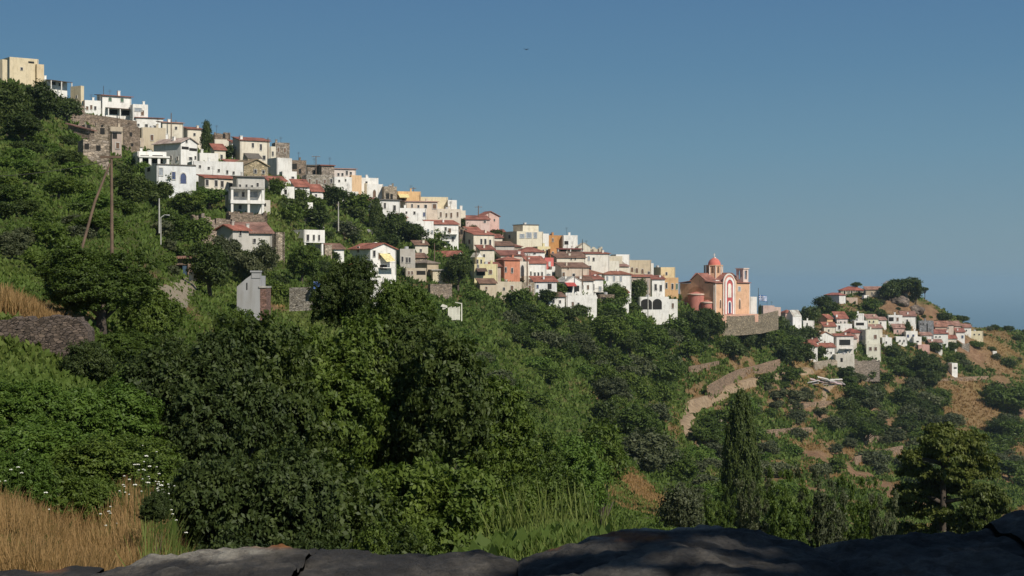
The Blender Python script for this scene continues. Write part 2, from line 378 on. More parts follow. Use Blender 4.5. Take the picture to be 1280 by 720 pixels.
# ------------------------------------------------------------------ ground sheet
# patches of bare or dry ground: photo column, row, half width and half height in pixels, dryness, bareness
PATCH = [(40,385,62,14,1,.1),(60,650,150,55,1,.15),(185,640,60,45,1,.1),(0,575,40,25,.8,.2),
 (790,605,34,20,1,.35),(770,590,20,12,.8,.5),(820,625,22,9,1,.2),(1205,505,42,26,1,.35),(1185,485,30,12,.9,.5),(1240,455,40,14,.8,.5),
 (1225,435,40,9,.8,.6),(1250,420,30,8,.8,.4),(1175,375,16,14,.7,.6),(1115,385,60,15,.6,.95),(1150,395,40,12,.6,.9),(1060,385,30,8,.5,.7),(1068,470,30,9,.9,.4),(1100,570,30,6,.7,.8),
 (1075,583,14,8,.7,.7),(1090,540,20,7,.8,.6),(945,478,50,9,.8,.5),(1000,495,24,8,.7,.7),(1025,510,16,10,.6,.7),(1000,520,20,8,.6,.6),(870,455,30,6,.8,.6),(1180,465,20,6,.8,.6),
 (920,445,60,7,.7,.5),(760,470,30,8,.6,.7),(720,495,30,7,.6,.7),(755,505,40,6,.7,.7),(700,490,20,5,.5,.5),(615,422,9,4,.4,.9),(345,385,10,12,.8,.7),(335,370,20,10,.5,.6),
 (560,365,50,10,.5,.6),(600,385,30,6,.4,.5),(350,262,20,12,.4,.7),(215,370,40,14,.4,.7),(700,555,14,6,.4,.4),(1262,600,20,9,.7,.7),(1250,590,30,12,.6,.4),(760,395,40,5,.7,.6),
 (1270,560,20,15,.9,.4),(600,405,20,5,.3,.4),(840,540,14,10,.6,.6),(955,520,20,8,.5,.5),(1130,600,20,6,.6,.5),(330,318,20,8,.3,.6),(1085,470,16,5,.7,.6),(985,455,20,4,.4,.5),(905,525,30,8,.7,.6),(940,560,30,7,.8,.6),(960,500,40,6,.6,.7),(1005,540,24,6,.7,.7),(1040,565,24,6,.6,.7),(1060,525,22,6,.7,.7),(1110,585,20,5,.6,.7),(970,600,22,7,.7,.6)]
GREENP = [(60,200,90,30),(60,250,100,40),(100,450,110,30),(640,400,60,22),(720,640,110,30),(700,500,60,30),(610,440,40,30),(980,565,30,14),(1150,600,60,20),(560,400,40,14),(870,390,40,10),(690,420,40,12)]
_pat = []
for px, py, rx, ry, d, e in PATCH:
    y = hit(px, py); y0 = hit(px, py+ry); y1 = hit(px, py-ry); _pat.append(((px-640)/F*y, y, rx*y/F, max(1.5, (y1-y0)*.5), d, e))
_grn = []
for px, py, rx, ry in GREENP:
    y = hit(px, py); y0 = hit(px, py+ry); y1 = hit(px, py-ry); _grn.append(((px-640)/F*y, y, rx*y/F, max(2, (y1-y0)*.5)))
def dryness(x, y):
    x = np.asarray(x, float); y = np.asarray(y, float)
    d = np.zeros_like(x); e = np.zeros_like(x)
    for cx, cy_, rx, ry, dd, ee in _pat:
        w = np.exp(-np.clip((((x-cx)/rx)**2+((y-cy_)/ry)**2)**1.5, 0, 50)); d = np.maximum(d, dd*w); e = np.maximum(e, ee*w)
    far = np.clip((y-120)/300, 0, 1); right = np.clip((px_of(x, y)-790)/220, 0, 1)
    n = fbm(x/9, y/9, 21); n2 = fbm(x/18, y/18, 33)
    d = np.maximum(d, np.clip((n-.47)*5, 0, 1)*(.25+.75*right)*far)
    e = np.maximum(e, np.clip((n2-.50)*6, 0, 1)*(.25+.75*right)*far)
    for cx, cy_, rx, ry in _grn:
        w = 1-.85*np.exp(-(((x-cx)/rx)**2+((y-cy_)/ry)**2)); d = d*w; e = e*w
    d = np.clip(d+(n-.5)*.5*(d > .05), 0, 1); e = np.clip(e+(n-.5)*.5*(e > .05), 0, 1)
    return d, e

gx = np.concatenate([np.arange(-1800, -200, 80), np.arange(-200, 1480, 5), np.arange(1480, 2601, 80)]).astype(float)
gy = np.concatenate([np.exp(np.arange(math.log(3), math.log(720), .0105)), np.exp(np.arange(math.log(720), math.log(2500), .04)), [2500.]])
GX, GY = np.meshgrid(gx, gy, indexing='ij')
GZ = ground(GX, GY); WX = (GX-640)/F*GY
d_, e_ = dryness(WX.ravel(), GY.ravel())
V = np.stack([WX.ravel(), GY.ravel(), GZ.ravel()], 1)
ni, nj = GX.shape; I, J = np.meshgrid(np.arange(ni-1), np.arange(nj-1), indexing='ij'); a = (I*nj+J).ravel()
FC = np.stack([a, a+nj, a+nj+1, a+1], 1)
m, nd, lk, b = new_mat('hillside')
ge = N(nd, 'ShaderNodeNewGeometry')
n1 = N(nd, 'ShaderNodeTexNoise', i_Scale=.35, i_Detail=8.0, i_Roughness=.7); n2 = N(nd, 'ShaderNodeTexNoise', i_Scale=2.8, i_Detail=6.0, i_Roughness=.7)
lk.new(ge.outputs['Position'], n1.inputs['Vector']); lk.new(ge.outputs['Position'], n2.inputs['Vector'])
rg = ramp(nd, [(.3, (.044,.056,.016)), (.5, (.080,.098,.025)), (.7, (.15,.14,.052))])
rd = ramp(nd, [(.3, (.17,.115,.05)), (.55, (.27,.18,.08)), (.75, (.36,.26,.13))])
re = ramp(nd, [(.3, (.15,.085,.05)), (.55, (.26,.155,.09)), (.75, (.36,.25,.16))])
for r in (rg, re): lk.new(n1.outputs[0], r.inputs[0])
lk.new(n2.outputs[0], rd.inputs[0])
ad = N(nd, 'ShaderNodeAttribute', attribute_name='dry'); ae = N(nd, 'ShaderNodeAttribute', attribute_name='bare')
m1 = N(nd, 'ShaderNodeMix', data_type='RGBA'); m2 = N(nd, 'ShaderNodeMix', data_type='RGBA')
lk.new(ad.outputs['Fac'], m1.inputs[0]); lk.new(rg.outputs[0], m1.inputs[6]); lk.new(rd.outputs[0], m1.inputs[7])
lk.new(ae.outputs['Fac'], m2.inputs[0]); lk.new(m1.outputs[2], m2.inputs[6]); lk.new(re.outputs[0], m2.inputs[7])
r4 = ramp(nd, [(.3, (.6,.6,.6)), (.7, (1.15,1.15,1.15))]); lk.new(n2.outputs[0], r4.inputs[0])
m3 = N(nd, 'ShaderNodeMix', data_type='RGBA', blend_type='MULTIPLY'); m3.inputs[0].default_value = 1
lk.new(m2.outputs[2], m3.inputs[6]); lk.new(r4.outputs[0], m3.inputs[7]); lk.new(m3.outputs[2], b.inputs['Base Color'])
b.inputs['Roughness'].default_value = .95; b.inputs['Specular IOR Level'].default_value = .1
bp = N(nd, 'ShaderNodeBump', i_Strength=.7, i_Distance=.35); lk.new(n2.outputs[0], bp.inputs['Height']); lk.new(bp.outputs[0], b.inputs['Normal'])
tag(mk('hillside', mesh_np('hillside', V, FC, m, True, [('dry', 'POINT', d_), ('bare', 'POINT', e_)])), kind='structure')

# sea: dark blue water 300 m below, with a wind ruffle
m, nd, lk, b = new_mat('sea_water')
b.inputs['Base Color'].default_value = (.030,.100,.150,1); b.inputs['Roughness'].default_value = .38; b.inputs['IOR'].default_value = 1.33
ge = N(nd, 'ShaderNodeNewGeometry'); nn = N(nd, 'ShaderNodeTexNoise', i_Scale=.01, i_Detail=8.0); lk.new(ge.outputs['Position'], nn.inputs['Vector'])
bp = N(nd, 'ShaderNodeBump', i_Strength=.4, i_Distance=8.0); lk.new(nn.outputs[0], bp.inputs['Height']); lk.new(bp.outputs[0], b.inputs['Normal'])
SEA = -305.0
gs = np.array([[-90000,-2000,SEA],[90000,-2000,SEA],[90000,160000,SEA],[-90000,160000,SEA]])
tag(mk('sea', mesh_np('sea', gs, np.array([[0,1,2,3]]), m)), kind='structure')

# haze: one closed box of thin air round everything
m = bpy.data.materials.new('haze'); m.use_nodes = True; nd = m.node_tree.nodes; nd.clear()
out = nd.new('ShaderNodeOutputMaterial'); pv = nd.new('ShaderNodeVolumePrincipled')
pv.inputs['Color'].default_value = (.66,.88,1,1); pv.inputs['Density'].default_value = HAZE_D = 8.5e-5; pv.inputs['Anisotropy'].default_value = .3
m.node_tree.links.new(pv.outputs[0], out.inputs['Volume'])
hb = MB(); hb.box(-91000, -2100, SEA-1, 91000, 161000, 92)
tag(hb.obj('haze', m), kind='stuff')

# dirt track that winds up the valley side: a sheet laid on the slope
TRACKS = []
def ribbon(name, pts, width, mat, lift=.22, kind='structure', sub=6):
    c = []
    for px, py in pts:
        y = hit(px, py, 100); c.append(((px-640)/F*y, y))
    c = np.array(c); t = np.arange(len(c)); tq = np.linspace(0, len(c)-1, (len(c)-1)*sub+1)
    cx = pchip(t, c[:, 0], tq); cyy = pchip(t, c[:, 1], tq)
    if 'dirt' in name or 'orchard' in name: TRACKS.append((cx, cyy, width))
    tx = np.gradient(cx); ty = np.gradient(cyy); L = np.hypot(tx, ty); nx = -ty/L; ny = tx/L
    k = 5; vs = []
    for i in range(len(tq)):
        w = width*(1+.25*(vnoise(i*.4, 0., 5)-.5))
        zc = gz(cx[i], cyy[i])
        for j in range(k):
            s = (j/(k-1)-.5)*w; x = cx[i]+nx[i]*s; y = cyy[i]+ny[i]*s; vs.append((x, y, max(zc-.25, gz(x, y))+lift if abs(s) < w*.4 else gz(x, y)+lift-.2))
    n = len(tq); f = [(i*k+j, i*k+j+1, (i+1)*k+j+1, (i+1)*k+j) for i in range(n-1) for j in range(k-1)]
    return tag(mk(name, mesh_np(name, np.array(vs), np.array(f), mat, True)), kind=kind)
m, nd, lk, b = new_mat('track_dirt')
ge = N(nd, 'ShaderNodeNewGeometry'); n1 = N(nd, 'ShaderNodeTexNoise', i_Scale=.8, i_Detail=8.0); lk.new(ge.outputs['Position'], n1.inputs['Vector'])
r = ramp(nd, [(.3, (.16,.11,.065)), (.5, (.27,.19,.115)), (.7, (.36,.27,.17))]); lk.new(n1.outputs[0], r.inputs[0]); lk.new(r.outputs[0], b.inputs['Base Color']); b.inputs['Roughness'].default_value = .95
DIRT = m
ribbon('dirt_track', [(878,566),(862,548),(858,530),(866,512),(884,500),(908,490),(930,479),(950,473),(985,467),(1013,462)], 2.7, DIRT)
ribbon('footpath', [(190,376),(212,374),(230,362),(238,352)], 1.3, simple((.27,.22,.15), .9, 'concrete'))
ribbon('orchard_path', [(1020,520),(1030,505),(1032,490),(1045,480)], 1.6, DIRT)

# ------------------------------------------------------------------ walls built along the slope
def wall_along(name, label, pts, h, mat, thick=.6, cat='wall', group=None, sub=5, cap=None, Y=None, ymin=100, down=1.5, hs=None, rough=.12):
    c = []
    for i, (px, py) in enumerate(pts):
        y = hit(px, py, ymin) if Y is None else (Y[i] if isinstance(Y, (list, tuple)) else Y)
        c.append(((px-640)/F*y, y, (HZ-py)/F*y))
    c = np.array(c); t = np.arange(len(c)); tq = np.linspace(0, len(c)-1, (len(c)-1)*sub+1)
    q = np.stack([np.interp(tq, t, c[:, i]) for i in range(3)], 1)
    tx = np.gradient(q[:, 0]); ty = np.gradient(q[:, 1]); L = np.hypot(tx, ty)+1e-6; nx = -ty/L; ny = tx/L
    mb = MB(); vs = []; fs = []
    for i in range(len(q)):
        hh = h*(1+rough*(vnoise(i*.7, 1., 8)-.5))*(1 if hs is None else float(np.interp(tq[i], t, hs))); z0 = q[i, 2]-down; z1 = q[i, 2]+hh
        for s, z in ((-.5, z0), (-.42, z1), (.42, z1), (.5, z0)): vs.append((q[i, 0]+nx[i]*s*thick, q[i, 1]+ny[i]*s*thick, z))
    for i in range(len(q)-1):
        for j in range(3): fs.append((i*4+j, i*4+j+1, (i+1)*4+j+1, (i+1)*4+j))
    fs += [(0, 1, 2, 3), tuple((len(q)-1)*4+j for j in (3, 2, 1, 0))]
    mb.add(vs, fs)
    o = mb.obj(name, mat)
    tag(o, label, cat, group)
    return o
EARTHSTONE = stone((.30,.20,.125), 1.6)
BROWNSTONE = stone((.28,.21,.15), 3.4)
GREYSTONE = stone((.27,.25,.22), 2.0)
TANSTONE = stone((.44,.36,.26), 3.2)
wall_along('terrace_wall', 'tall earth coloured stone terrace wall above the bend of the dirt track', [(885,498),(905,484),(925,474),(950,468),(974,461)], 3.0, EARTHSTONE)
wall_along('terrace_wall', 'stone retaining wall holding the church terrace, running right from under the facade', [(898,408),(925,407),(950,405),(972,400)], 3.0, stone((.26,.21,.14), 1.8), Y=[492,498,508,520], down=3)
wall_along('terrace_wall', 'short dry stone wall with a shrub in front, up the slope from the track bend', [(862,466),(880,462),(898,458)], 1.6, EARTHSTONE)
wall_along('terrace_wall', 'low earth bank wall among olives, left of the layered pine', [(1068,582),(1095,574),(1128,566)], 2.2, EARTHSTONE)
wall_along('terrace_wall', 'upper earth bank wall crossing the olive terraces left of the layered pine', [(1078,552),(1105,547),(1135,540)], 2.0, EARTHSTONE)
wall_along('terrace_wall', 'grey brown retaining wall under the yellow house with the dark veranda', [(572,374),(600,376),(622,378)], 2.2, BROWNSTONE, Y=[372,378,384])
wall_along('terrace_wall', 'weathered field wall below the cubic houses on the right hill', [(1018,462),(1040,458),(1058,463)], 2.4, TANSTONE)
wall_along('terrace_wall', 'thin dry stone terrace line between olives below the scrap heap', [(985,512),(1010,508),(1040,506)], 1.3, EARTHSTONE)
wall_along('terrace_wall', 'thin dry stone terrace line right of the garden shelter', [(950,545),(985,541),(1015,540)], 1.3, EARTHSTONE)
wall_along('terrace_wall', 'thin dry stone terrace line above the dry slope at the far right', [(1165,480),(1195,476),(1235,474)], 1.3, EARTHSTONE)
wall_along('stone_wall', 'dark loose stone wall under the mound of golden grass at the left edge', [(-40,437),(20,437),(60,432),(100,424),(114,418)], .78, stone((.125,.092,.068), 8.0, .5), .8, ymin=25, Y=42.2, sub=16, hs=[1,1,.95,.7,.15], rough=.22)
wall_along('village_wall', 'long brown retaining wall with dark coping below the top white villas', [(82,150),(110,155),(140,159),(170,164)], 2.2, BROWNSTONE, .8, Y=[356,358,360,364])

# ------------------------------------------------------------------ foliage
def leaves(centres, radii, n, size, rng, shell=.62, aspect=1.7, up=.25, squash=1.0, bottom=-.75, jag=.28, spread=1.15):
    """n leaf faces spread through the outer part of a set of blobs; returns verts, faces, per-face value"""
    C = np.array(centres); Rr = np.array(radii); w = Rr**2; w = w/w.sum()
    # twigs: leaves sit in small sprays, so that gaps open between them
    q = max(3, int(n**.32)); nc = n//q; n = nc*q
    k = rng.choice(len(C), nc, p=w)
    d = rng.normal(size=(nc, 3)); d /= np.linalg.norm(d, axis=1)[:, None]
    d[:, 2] = np.where(d[:, 2] < bottom, -d[:, 2], d[:, 2])
    seed = rng.integers(0, 99)
    az = np.arctan2(d[:, 1], d[:, 0]); jagn = vnoise(az*2.1+k*7.3, d[:, 2]*3.1+k*3.7, int(seed))
    rr = (shell+(1-shell)*rng.random(nc)**.6)*(1-jag+2.2*jag*jagn)
    p = C[k]+d*(Rr[k]*rr)[:, None]*np.array([1, 1, squash])
    cv = np.repeat(rng.random(nc), q)
    p = np.repeat(p, q, 0); d = np.repeat(d, q, 0)
    p = p+rng.normal(size=(n, 3))*size*spread*np.array([1, 1, .8 if squash == 1 else .35])
    nrm = d+rng.normal(size=(n, 3))*.75; nrm[:, 2] += up; nrm /= np.linalg.norm(nrm, axis=1)[:, None]
    t = np.cross(nrm, rng.normal(size=(n, 3))); t /= np.linalg.norm(t, axis=1)[:, None]+1e-9
    bt = np.cross(nrm, t)
    s = size*(.6+.8*rng.random(n))[:, None]
    a = t*s*aspect*.5; b_ = bt*s*.5
    v = np.stack([p-a, p+b_*.9-a*.1, p+a, p-b_*.9-a*.1], 1)
    v[:, 1] += nrm*s*.12; v[:, 3] += nrm*s*.12
    f = np.arange(4*n).reshape(n, 4)
    clump = vnoise(p[:, 0]*2.3/size*.12+5, p[:, 1]*2.3/size*.12+p[:, 2]*1.9/size*.12, 4)
    val = np.clip(.15*rng.random(n)+.30*cv+.6*clump, 0, 1)
    return v.reshape(-1, 3), f, val

def crown_mesh(kind, n, size, seed):
    """crowns of unit height (z 0..1) and about unit width"""
    rng = np.random.default_rng(seed); C = []; Rr = []; sq = 1.0; shell = .6
    if kind == 'broad':
        for i in range(13):
            a = rng.random()*6.28; r = .30*math.sqrt(rng.random()); z = .34+.42*rng.random()
            C.append((r*math.cos(a), r*math.sin(a), z)); Rr.append(.15+.09*rng.random())
        C.append((0, 0, .5)); Rr.append(.28)
    elif kind == 'bush':
        for i in range(12):
            a = rng.random()*6.28; r = .33*math.sqrt(rng.random()); z = .16+.42*rng.random()*(1-r)
            C.append((r*math.cos(a), r*math.sin(a), z)); Rr.append(.16+.11*rng.random())
        C.append((0, 0, .34)); Rr.append(.30)
    elif kind == 'olive':
        for i in range(17):
            a = rng.random()*6.28; r = .38*math.sqrt(rng.random()); z = .30+.52*rng.random()
            C.append((r*math.cos(a), r*math.sin(a), z)); Rr.append(.09+.08*rng.random())
        shell = .35
    elif kind == 'cypress':
        for i in range(26):
            z = .06+.90*i/25; w = .42*min(1, (z+.12)*2.6)*(1-z**3.0)**.7; a = rng.random()*6.28
            C.append((.12*w*math.cos(a), .12*w*math.sin(a), z)); Rr.append(max(.03, w*.95))
        shell = .8
    elif kind == 'pine':
        for z, w in ((.98,.12),(.92,.28),(.84,.40),(.74,.44),(.62,.36),(.50,.44),(.36,.50),(.22,.46),(.08,.44)):
            for i in range(7):
                a = rng.random()*6.28; r = w*(.35+.65*rng.random())
                C.append((r*math.cos(a), r*math.sin(a), z+.03*rng.random())); Rr.append(.09+.07*rng.random())
        sq = .38; shell = .3
    elif kind == 'umbrella':
        for i in range(22):
            a = rng.random()*6.28; r = .40*math.sqrt(rng.random())
            C.append((r*math.cos(a), r*math.sin(a), .70+.20*(1-(r/.4)**2)*rng.random())); Rr.append(.11+.06*rng.random())
        sq = .75; shell = .45
    elif kind == 'upright':
        for i in range(30):
            a = rng.random()*6.28; r = .40*math.sqrt(rng.random()); top = .62+.38*rng.random()
            for q in range(5):
                z = top*(.12+.88*q/4); C.append((r*math.cos(a)*(.55+.5*z), r*math.sin(a)*(.55+.5*z), z)); Rr.append(.075*(1.15-.6*q/4))
        shell = .2
    V_, F_, A = leaves(C, Rr, n, size, rng, shell=shell, squash=sq, up=.5 if kind in ('pine', 'umbrella') else .2, aspect=2.6 if kind in ('upright', 'olive') else 1.9, jag=.06 if kind == 'cypress' else .28)
    V_[:, 2] = np.maximum(V_[:, 2], .0)
    return V_, F_, A, C, Rr

def trunk_mb(kind, C, Rr, seed):
    rng = random.Random(seed); mb = MB()
    if kind == 'cypress': mb.tube([(0,0,-.12),(0,0,.3),(.01,0,.9)], [.055,.045,.008], 7); return mb
    if kind == 'pine':
        mb.tube([(0,0,-.15),(.01,0,.3),(-.01,.01,.7),(0,0,.97)], [.045,.038,.024,.006], 8)
        for c in C[::3]: mb.tube([(0,0,c[2]-.05),(c[0]*.5,c[1]*.5,c[2]-.02),(c[0],c[1],c[2])], [.016,.011,.004], 5)
        return mb
    h0 = .22 if kind in ('broad', 'olive') else (.5 if kind == 'umbrella' else .1)
    mb.tube([(0,0,-.18),(.012,.01,h0*.5),(-.01,.01,h0),(0,.0,h0+.16)], [.05,.042,.036,.022], 8)
    for i in range(0, len(C), 1 if kind != 'upright' else 5):
        c = C[i]; m_ = (c[0]*.45+rng.uniform(-.03,.03), c[1]*.45+rng.uniform(-.03,.03), h0+(c[2]-h0)*.45)
        mb.tube([(0,0,h0*.85),m_,(c[0],c[1],c[2]+Rr[i]*.3)], [.022,.014,.005], 5)
    return mb

_proto = {}
NV = {'far': 4, 'mid': 3, 'near': 2, 'close': 2}
SPEC = {'far': (3000, .058), 'mid': (11000, .031), 'near': (30000, .0195), 'close': (75000, .0135)}
def proto(kind, lod, colour, var):
    k = (kind, lod, colour, var)
    if k not in _proto:
        n, s = SPEC[lod]
        if kind == 'cypress': n = int(n*1.3); s *= 1.0
        if kind == 'pine': n = int(n*1.2); s *= 1.15
        if kind == 'upright': s *= .8
        if kind == 'olive': n = int(n*.85); s *= .85
        V_, F_, A, C, Rr = crown_mesh(kind, n, s, hash((len(kind), n, var)) % 9999+var*31)
        cm = mesh_np('crown', V_, F_, LEAF[colour], False, [('v', 'FACE', A)])
        tm = trunk_mb(kind, C, Rr, var).mesh('trunk', BARK, True)
        _proto[k] = (cm, tm)
    return _proto[k]
TREES = []
NAMES = {'broad': ('broadleaf_tree', 'tree'), 'bush': ('shrub', 'shrub'), 'olive': ('olive_tree', 'olive tree'), 'cypress': ('cypress_tree', 'cypress tree'),
         'pine': ('pine_tree', 'pine tree'), 'umbrella': ('pine_tree', 'pine tree'), 'upright': ('shrub', 'shrub')}
def tree(kind, px, pb, h, w, label, colour=None, group=None, Y=None, cat=None, name=None, rz=None, lod=None, at=None):
    """a plant whose foot stands on the slope; h, w: its size as a fraction of the view (photo pixels at that distance)"""
    if at is None:
        y = hit(px, pb, 60) if Y is None else Y
        x = (px-640)/F*y; z = gz(x, y)
        H = h*y/F; W = w*y/F
        if Y is not None and pb is not None: H = (HZ-(pb-h))/F*y - z; H = max(H, 1.0)
    else:
        x, y, H, W = at; z = gz(x, y); h = H*F/y
    colour = colour or {'broad': 'green', 'bush': 'green', 'olive': 'olive', 'cypress': 'dark', 'pine': 'pine', 'umbrella': 'pine', 'upright': 'olive'}[kind]
    big = max(h, W*F/y)
    lod = lod or ('far' if big < 42 else 'mid' if big < 110 else 'near' if big < 260 else 'close')
    cm, tm = proto(kind, lod, colour, random.randrange(NV[lod]))
    o = empty(name or NAMES[kind][0], (x, y, z-.02*H), random.random()*6.28 if rz is None else rz)
    o.scale = (W, W*random.uniform(.9, 1.1), H)
    tag(o, label, cat or NAMES[kind][1], group)
    q = mk('crown', cm, o); mk('trunk', tm, o)
    if kind not in ('cypress', 'pine', 'upright') and H > 1.25*W:
        f_ = 1.25*W/H; q.scale = (1, 1, f_); q.location = (0, 0, 1-f_)
    TREES.append((x, y, W))
    return o

def near_top(kind, px, Y, top, w, label, colour=None, group=None, lod=None):
    return tree(kind, px, top, 0, w, label, colour, group, Y=Y, lod=lod or ('close' if w > 170 else None))

# ---- the named trees, left to right
g = 'dark trees under the cream houses at the top of the village'
tree('broad', 8, 172, 74, 66, 'tall dark tree cut by the left edge of the picture, below the cream house', 'dark', g)
tree('broad', 46, 166, 66, 64, 'broad dark tree under the white terrace house at the top left', 'dark', g)
tree('broad', 84, 152, 34, 40, 'smaller dark tree beside the cream tower at the top left', 'dark', g)
tree('broad', 28, 180, 40, 60, 'low spreading dark tree at the foot of the top left grove', 'dark', g)
tree('cypress', 258, 192, 38, 16, 'dark cypress standing among the houses beside the white gable house', 'dark')
tree('bush', 131, 176, 14, 16, 'round green bush between the red roofed hut and the stone ruin', 'green', None, Y=318)
tree('bush', 185, 186, 13, 22, 'dark shrub in front of the tan wall left of the white gable house', 'dark', 'shrubs before the tan wall')
tree('bush', 202, 185, 12, 20, 'green shrub hugging the white gable house on its upper left', 'green', 'shrubs before the tan wall')
tree('broad', 284, 200, 18, 24, 'dark green tree behind the ochre stone house', 'dark')
tree('bush', 272, 163, 8, 14, 'small bush on the skyline just right of the cypress', 'dark')
tree('bush', 122, 182, 12, 18, 'low green shrub at the foot of the wide tan ruin', 'green', None, Y=322)
tree('bush', 152, 190, 11, 16, 'low green shrub before the rounded brown ruin', 'dark', None, Y=330)
g = 'trees below the white villas on the left slope'
tree('broad', 165, 262, 46, 62, 'dense tree left of the white house with the arched blue window', 'dark', g)
tree('broad', 196, 262, 36, 52, 'dense tree touching the left wall of the white house with the arched window', 'dark', g)
tree('olive', 205, 245, 34, 34, 'grey green olive before the white house with the arched blue window', 'olive', g)
tree('broad', 232, 272, 34, 54, 'green tree under the right end of the white house with the arched window', 'green', g)
tree('broad', 262, 262, 30, 50, 'rounded bright green tree below the row house with four windows', 'bright', g)
tree('bush', 300, 262, 9, 10, 'small dark bush at the foot of the white loggia', 'dark', g)
tree('broad', 212, 300, 36, 44, 'green tree beside the grey post on the left slope', 'green', g)
tree('broad', 246, 306, 34, 40, 'green tree left of the roofless brown walls', 'green', g)
g = 'trees around the ruined houses'
tree('broad', 262, 388, 88, 66, 'big leafy tree standing over the grey hut with the chimney', 'dark', g, Y=146)
tree('olive', 318, 352, 58, 66, 'grey olive tree in front of the red roofed ruin', 'olive', g, Y=175)
tree('olive', 282, 352, 62, 46, 'pale olive tree hiding the left part of the red roofed ruin', 'olive', g, Y=180)
tree('broad', 378, 355, 50, 46, 'dark green tree under the white cubic house on pillars', 'green', g)
tree('bush', 404, 345, 26, 26, 'round shrub right of the white cubic house', 'dark', g)
g = 'trees in the green hollow of the village'
for a in [(345,248,26,24,'broad','green','green tree just right of the white loggia'),(372,252,22,30,'bush','dark','dark shrub above the bare earth bank in the hollow'),(362,284,30,34,'broad','green','green tree over the white cubic house'),
          (395,286,30,40,'broad','dark','dark tree above the white cubic house, in the hollow'),(418,262,30,34,'broad','dark','dark tree directly under the small red roofed cottages'),(445,275,34,40,'broad','green','middle tree of the hollow, left of the dark conical tree'),
          (470,292,42,22,'cypress','dark','dark conical tree in the middle of the hollow'),(430,300,26,40,'olive','olive','pale grey olive in the hollow above the red tiled villa'),(490,300,36,34,'broad','dark','dark tree right of the conical tree in the hollow'),
          (515,306,28,44,'broad','dark','dark tree below the tall white wall'),(540,312,20,36,'bush','green','green shrub below the white house with balconies'),(500,268,16,20,'bush','green','shrub before the small stone annex above the hollow'),(350,228,14,18,'bush','green','shrub beside the big white block on the ridge'),
          (576,288,20,18,'broad','dark','dark palm like tree at the corner of the cream apartment house')]:
    tree(a[4], a[0], a[1], a[2], a[3], a[6], a[5], g)
g = 'trees between the middle houses'
for a in [(588,288,17,20,'broad','dark','dark tree left of the pink house on the skyline'),(604,290,16,20,'broad','green','green tree below the pink house on the skyline'),(620,289,18,22,'broad','dark','dark tree right of the pink house on the skyline'),
          (572,366,50,42,'broad','dark','tall dark tree in front of the big red roof with the white gable'),(611,324,12,18,'bush','bright','bright green bush under the cream house with three windows'),(590,368,14,14,'bush','green','small bush under the yellow house'),
          (768,392,40,42,'broad','green','left of the two round dark trees beside the arched white house'),(797,384,36,26,'broad','dark','right of the two round dark trees beside the arched white house'),(764,286,7,12,'bush','dark','bush on the skyline above the cream houses'),
          (684,382,20,26,'broad','dark','tree under the stone cottage with the brown door'),(697,374,20,22,'broad','green','tree leaning over the white house with the red strip roof'),(727,392,16,22,'bush','dark','shrub at the foot of the white terrace with the red awning'),
          (848,366,14,10,'bush','green','narrow shrub squeezed between the white arched house and the church')]:
    tree(a[4], a[0], a[1], a[2], a[3], a[6], a[5], g)
g = 'big dark trees in front of the church'
tree('broad', 862, 434, 47, 56, 'big dark tree in front of the church, the left one of the pair', 'dark', g)
tree('broad', 886, 430, 45, 44, 'big dark tree in front of the church apses, the right one of the pair', 'dark', g)
tree('bush', 845, 425, 36, 40, 'spreading green shrub left of the big trees by the church', 'green', g)
tree('bush', 898, 392, 9, 8, 'tiny shrub at the foot of the church facade corner', 'dark')
g = 'trees on the terrace right of the church'
for a in [(955,432,28,26,'broad','green','tree under the church terrace wall, the leftmost one'),(972,430,38,30,'broad','dark','dark tree between the church terrace and the right hill'),(934,438,26,26,'broad','dark','dark tree below the middle of the church terrace wall'),
          (944,383,12,5,'cypress','dark','thin cypress right of the church'),(950,384,13,5,'cypress','dark','second thin cypress right of the church, nearer the flagpole'),(1000,450,22,30,'broad','dark','dark tree under the white gable ruin on the right hill'),(1022,450,17,24,'broad','dark','dark tree before the whitewashed red roofed row'),
          (1012,408,26,28,'broad','dark','dark tree between the white spire wall and the orange house')]:
    tree(a[4], a[0], a[1], a[2], a[3], a[6], a[5], g)
g = 'trees on the far hill'
for a in [(1028,388,20,22,'broad','dark','dark tree left of the grey house on the far hill'),(1040,392,16,22,'broad','dark','dark tree in front of the grey house on the far hill'),(1071,352,13,15,'umbrella','dark','tree rising behind the long red roof on the far hill'),
          (1130,372,26,44,'broad','dark','large spreading pine on the summit of the far hill'),(1112,376,26,26,'broad','dark','dark tree on the left side of the summit'),(1145,382,30,20,'broad','dark','dark tree on the right side of the summit'),(1156,374,16,10,'umbrella','dark','small bent pine right of the summit'),
          (1090,392,22,22,'broad','green','green tree right of the white shed on the far hill'),(1101,396,13,17,'bush','dark','round dark shrub above the white houses of the far hill'),(1057,400,14,26,'bush','green','green shrub below the grey house of the far hill'),
          (1180,402,15,26,'bush','dark','dark shrub on the right slope of the far hill'),(1135,416,12,10,'cypress','dark','small dark tree before the white house with a red roof on the far hill'),(1148,412,12,8,'cypress','dark','dark tree beside the grey stone tower'),
          (1168,440,16,24,'bush','dark','dark shrub below the white red roofed house on the far hill'),(1190,438,14,20,'bush','dark','dark shrub among the last houses of the far hill'),(1222,434,10,22,'bush','green','green shrub right of the yellow house on the far hill'),
          (1244,412,8,14,'bush','dark','left of the two bushes on the far right skyline'),(1260,414,9,16,'bush','dark','right of the two bushes on the far right skyline')]:
    tree(a[4], a[0], a[1], a[2], a[3], a[6], a[5], g)
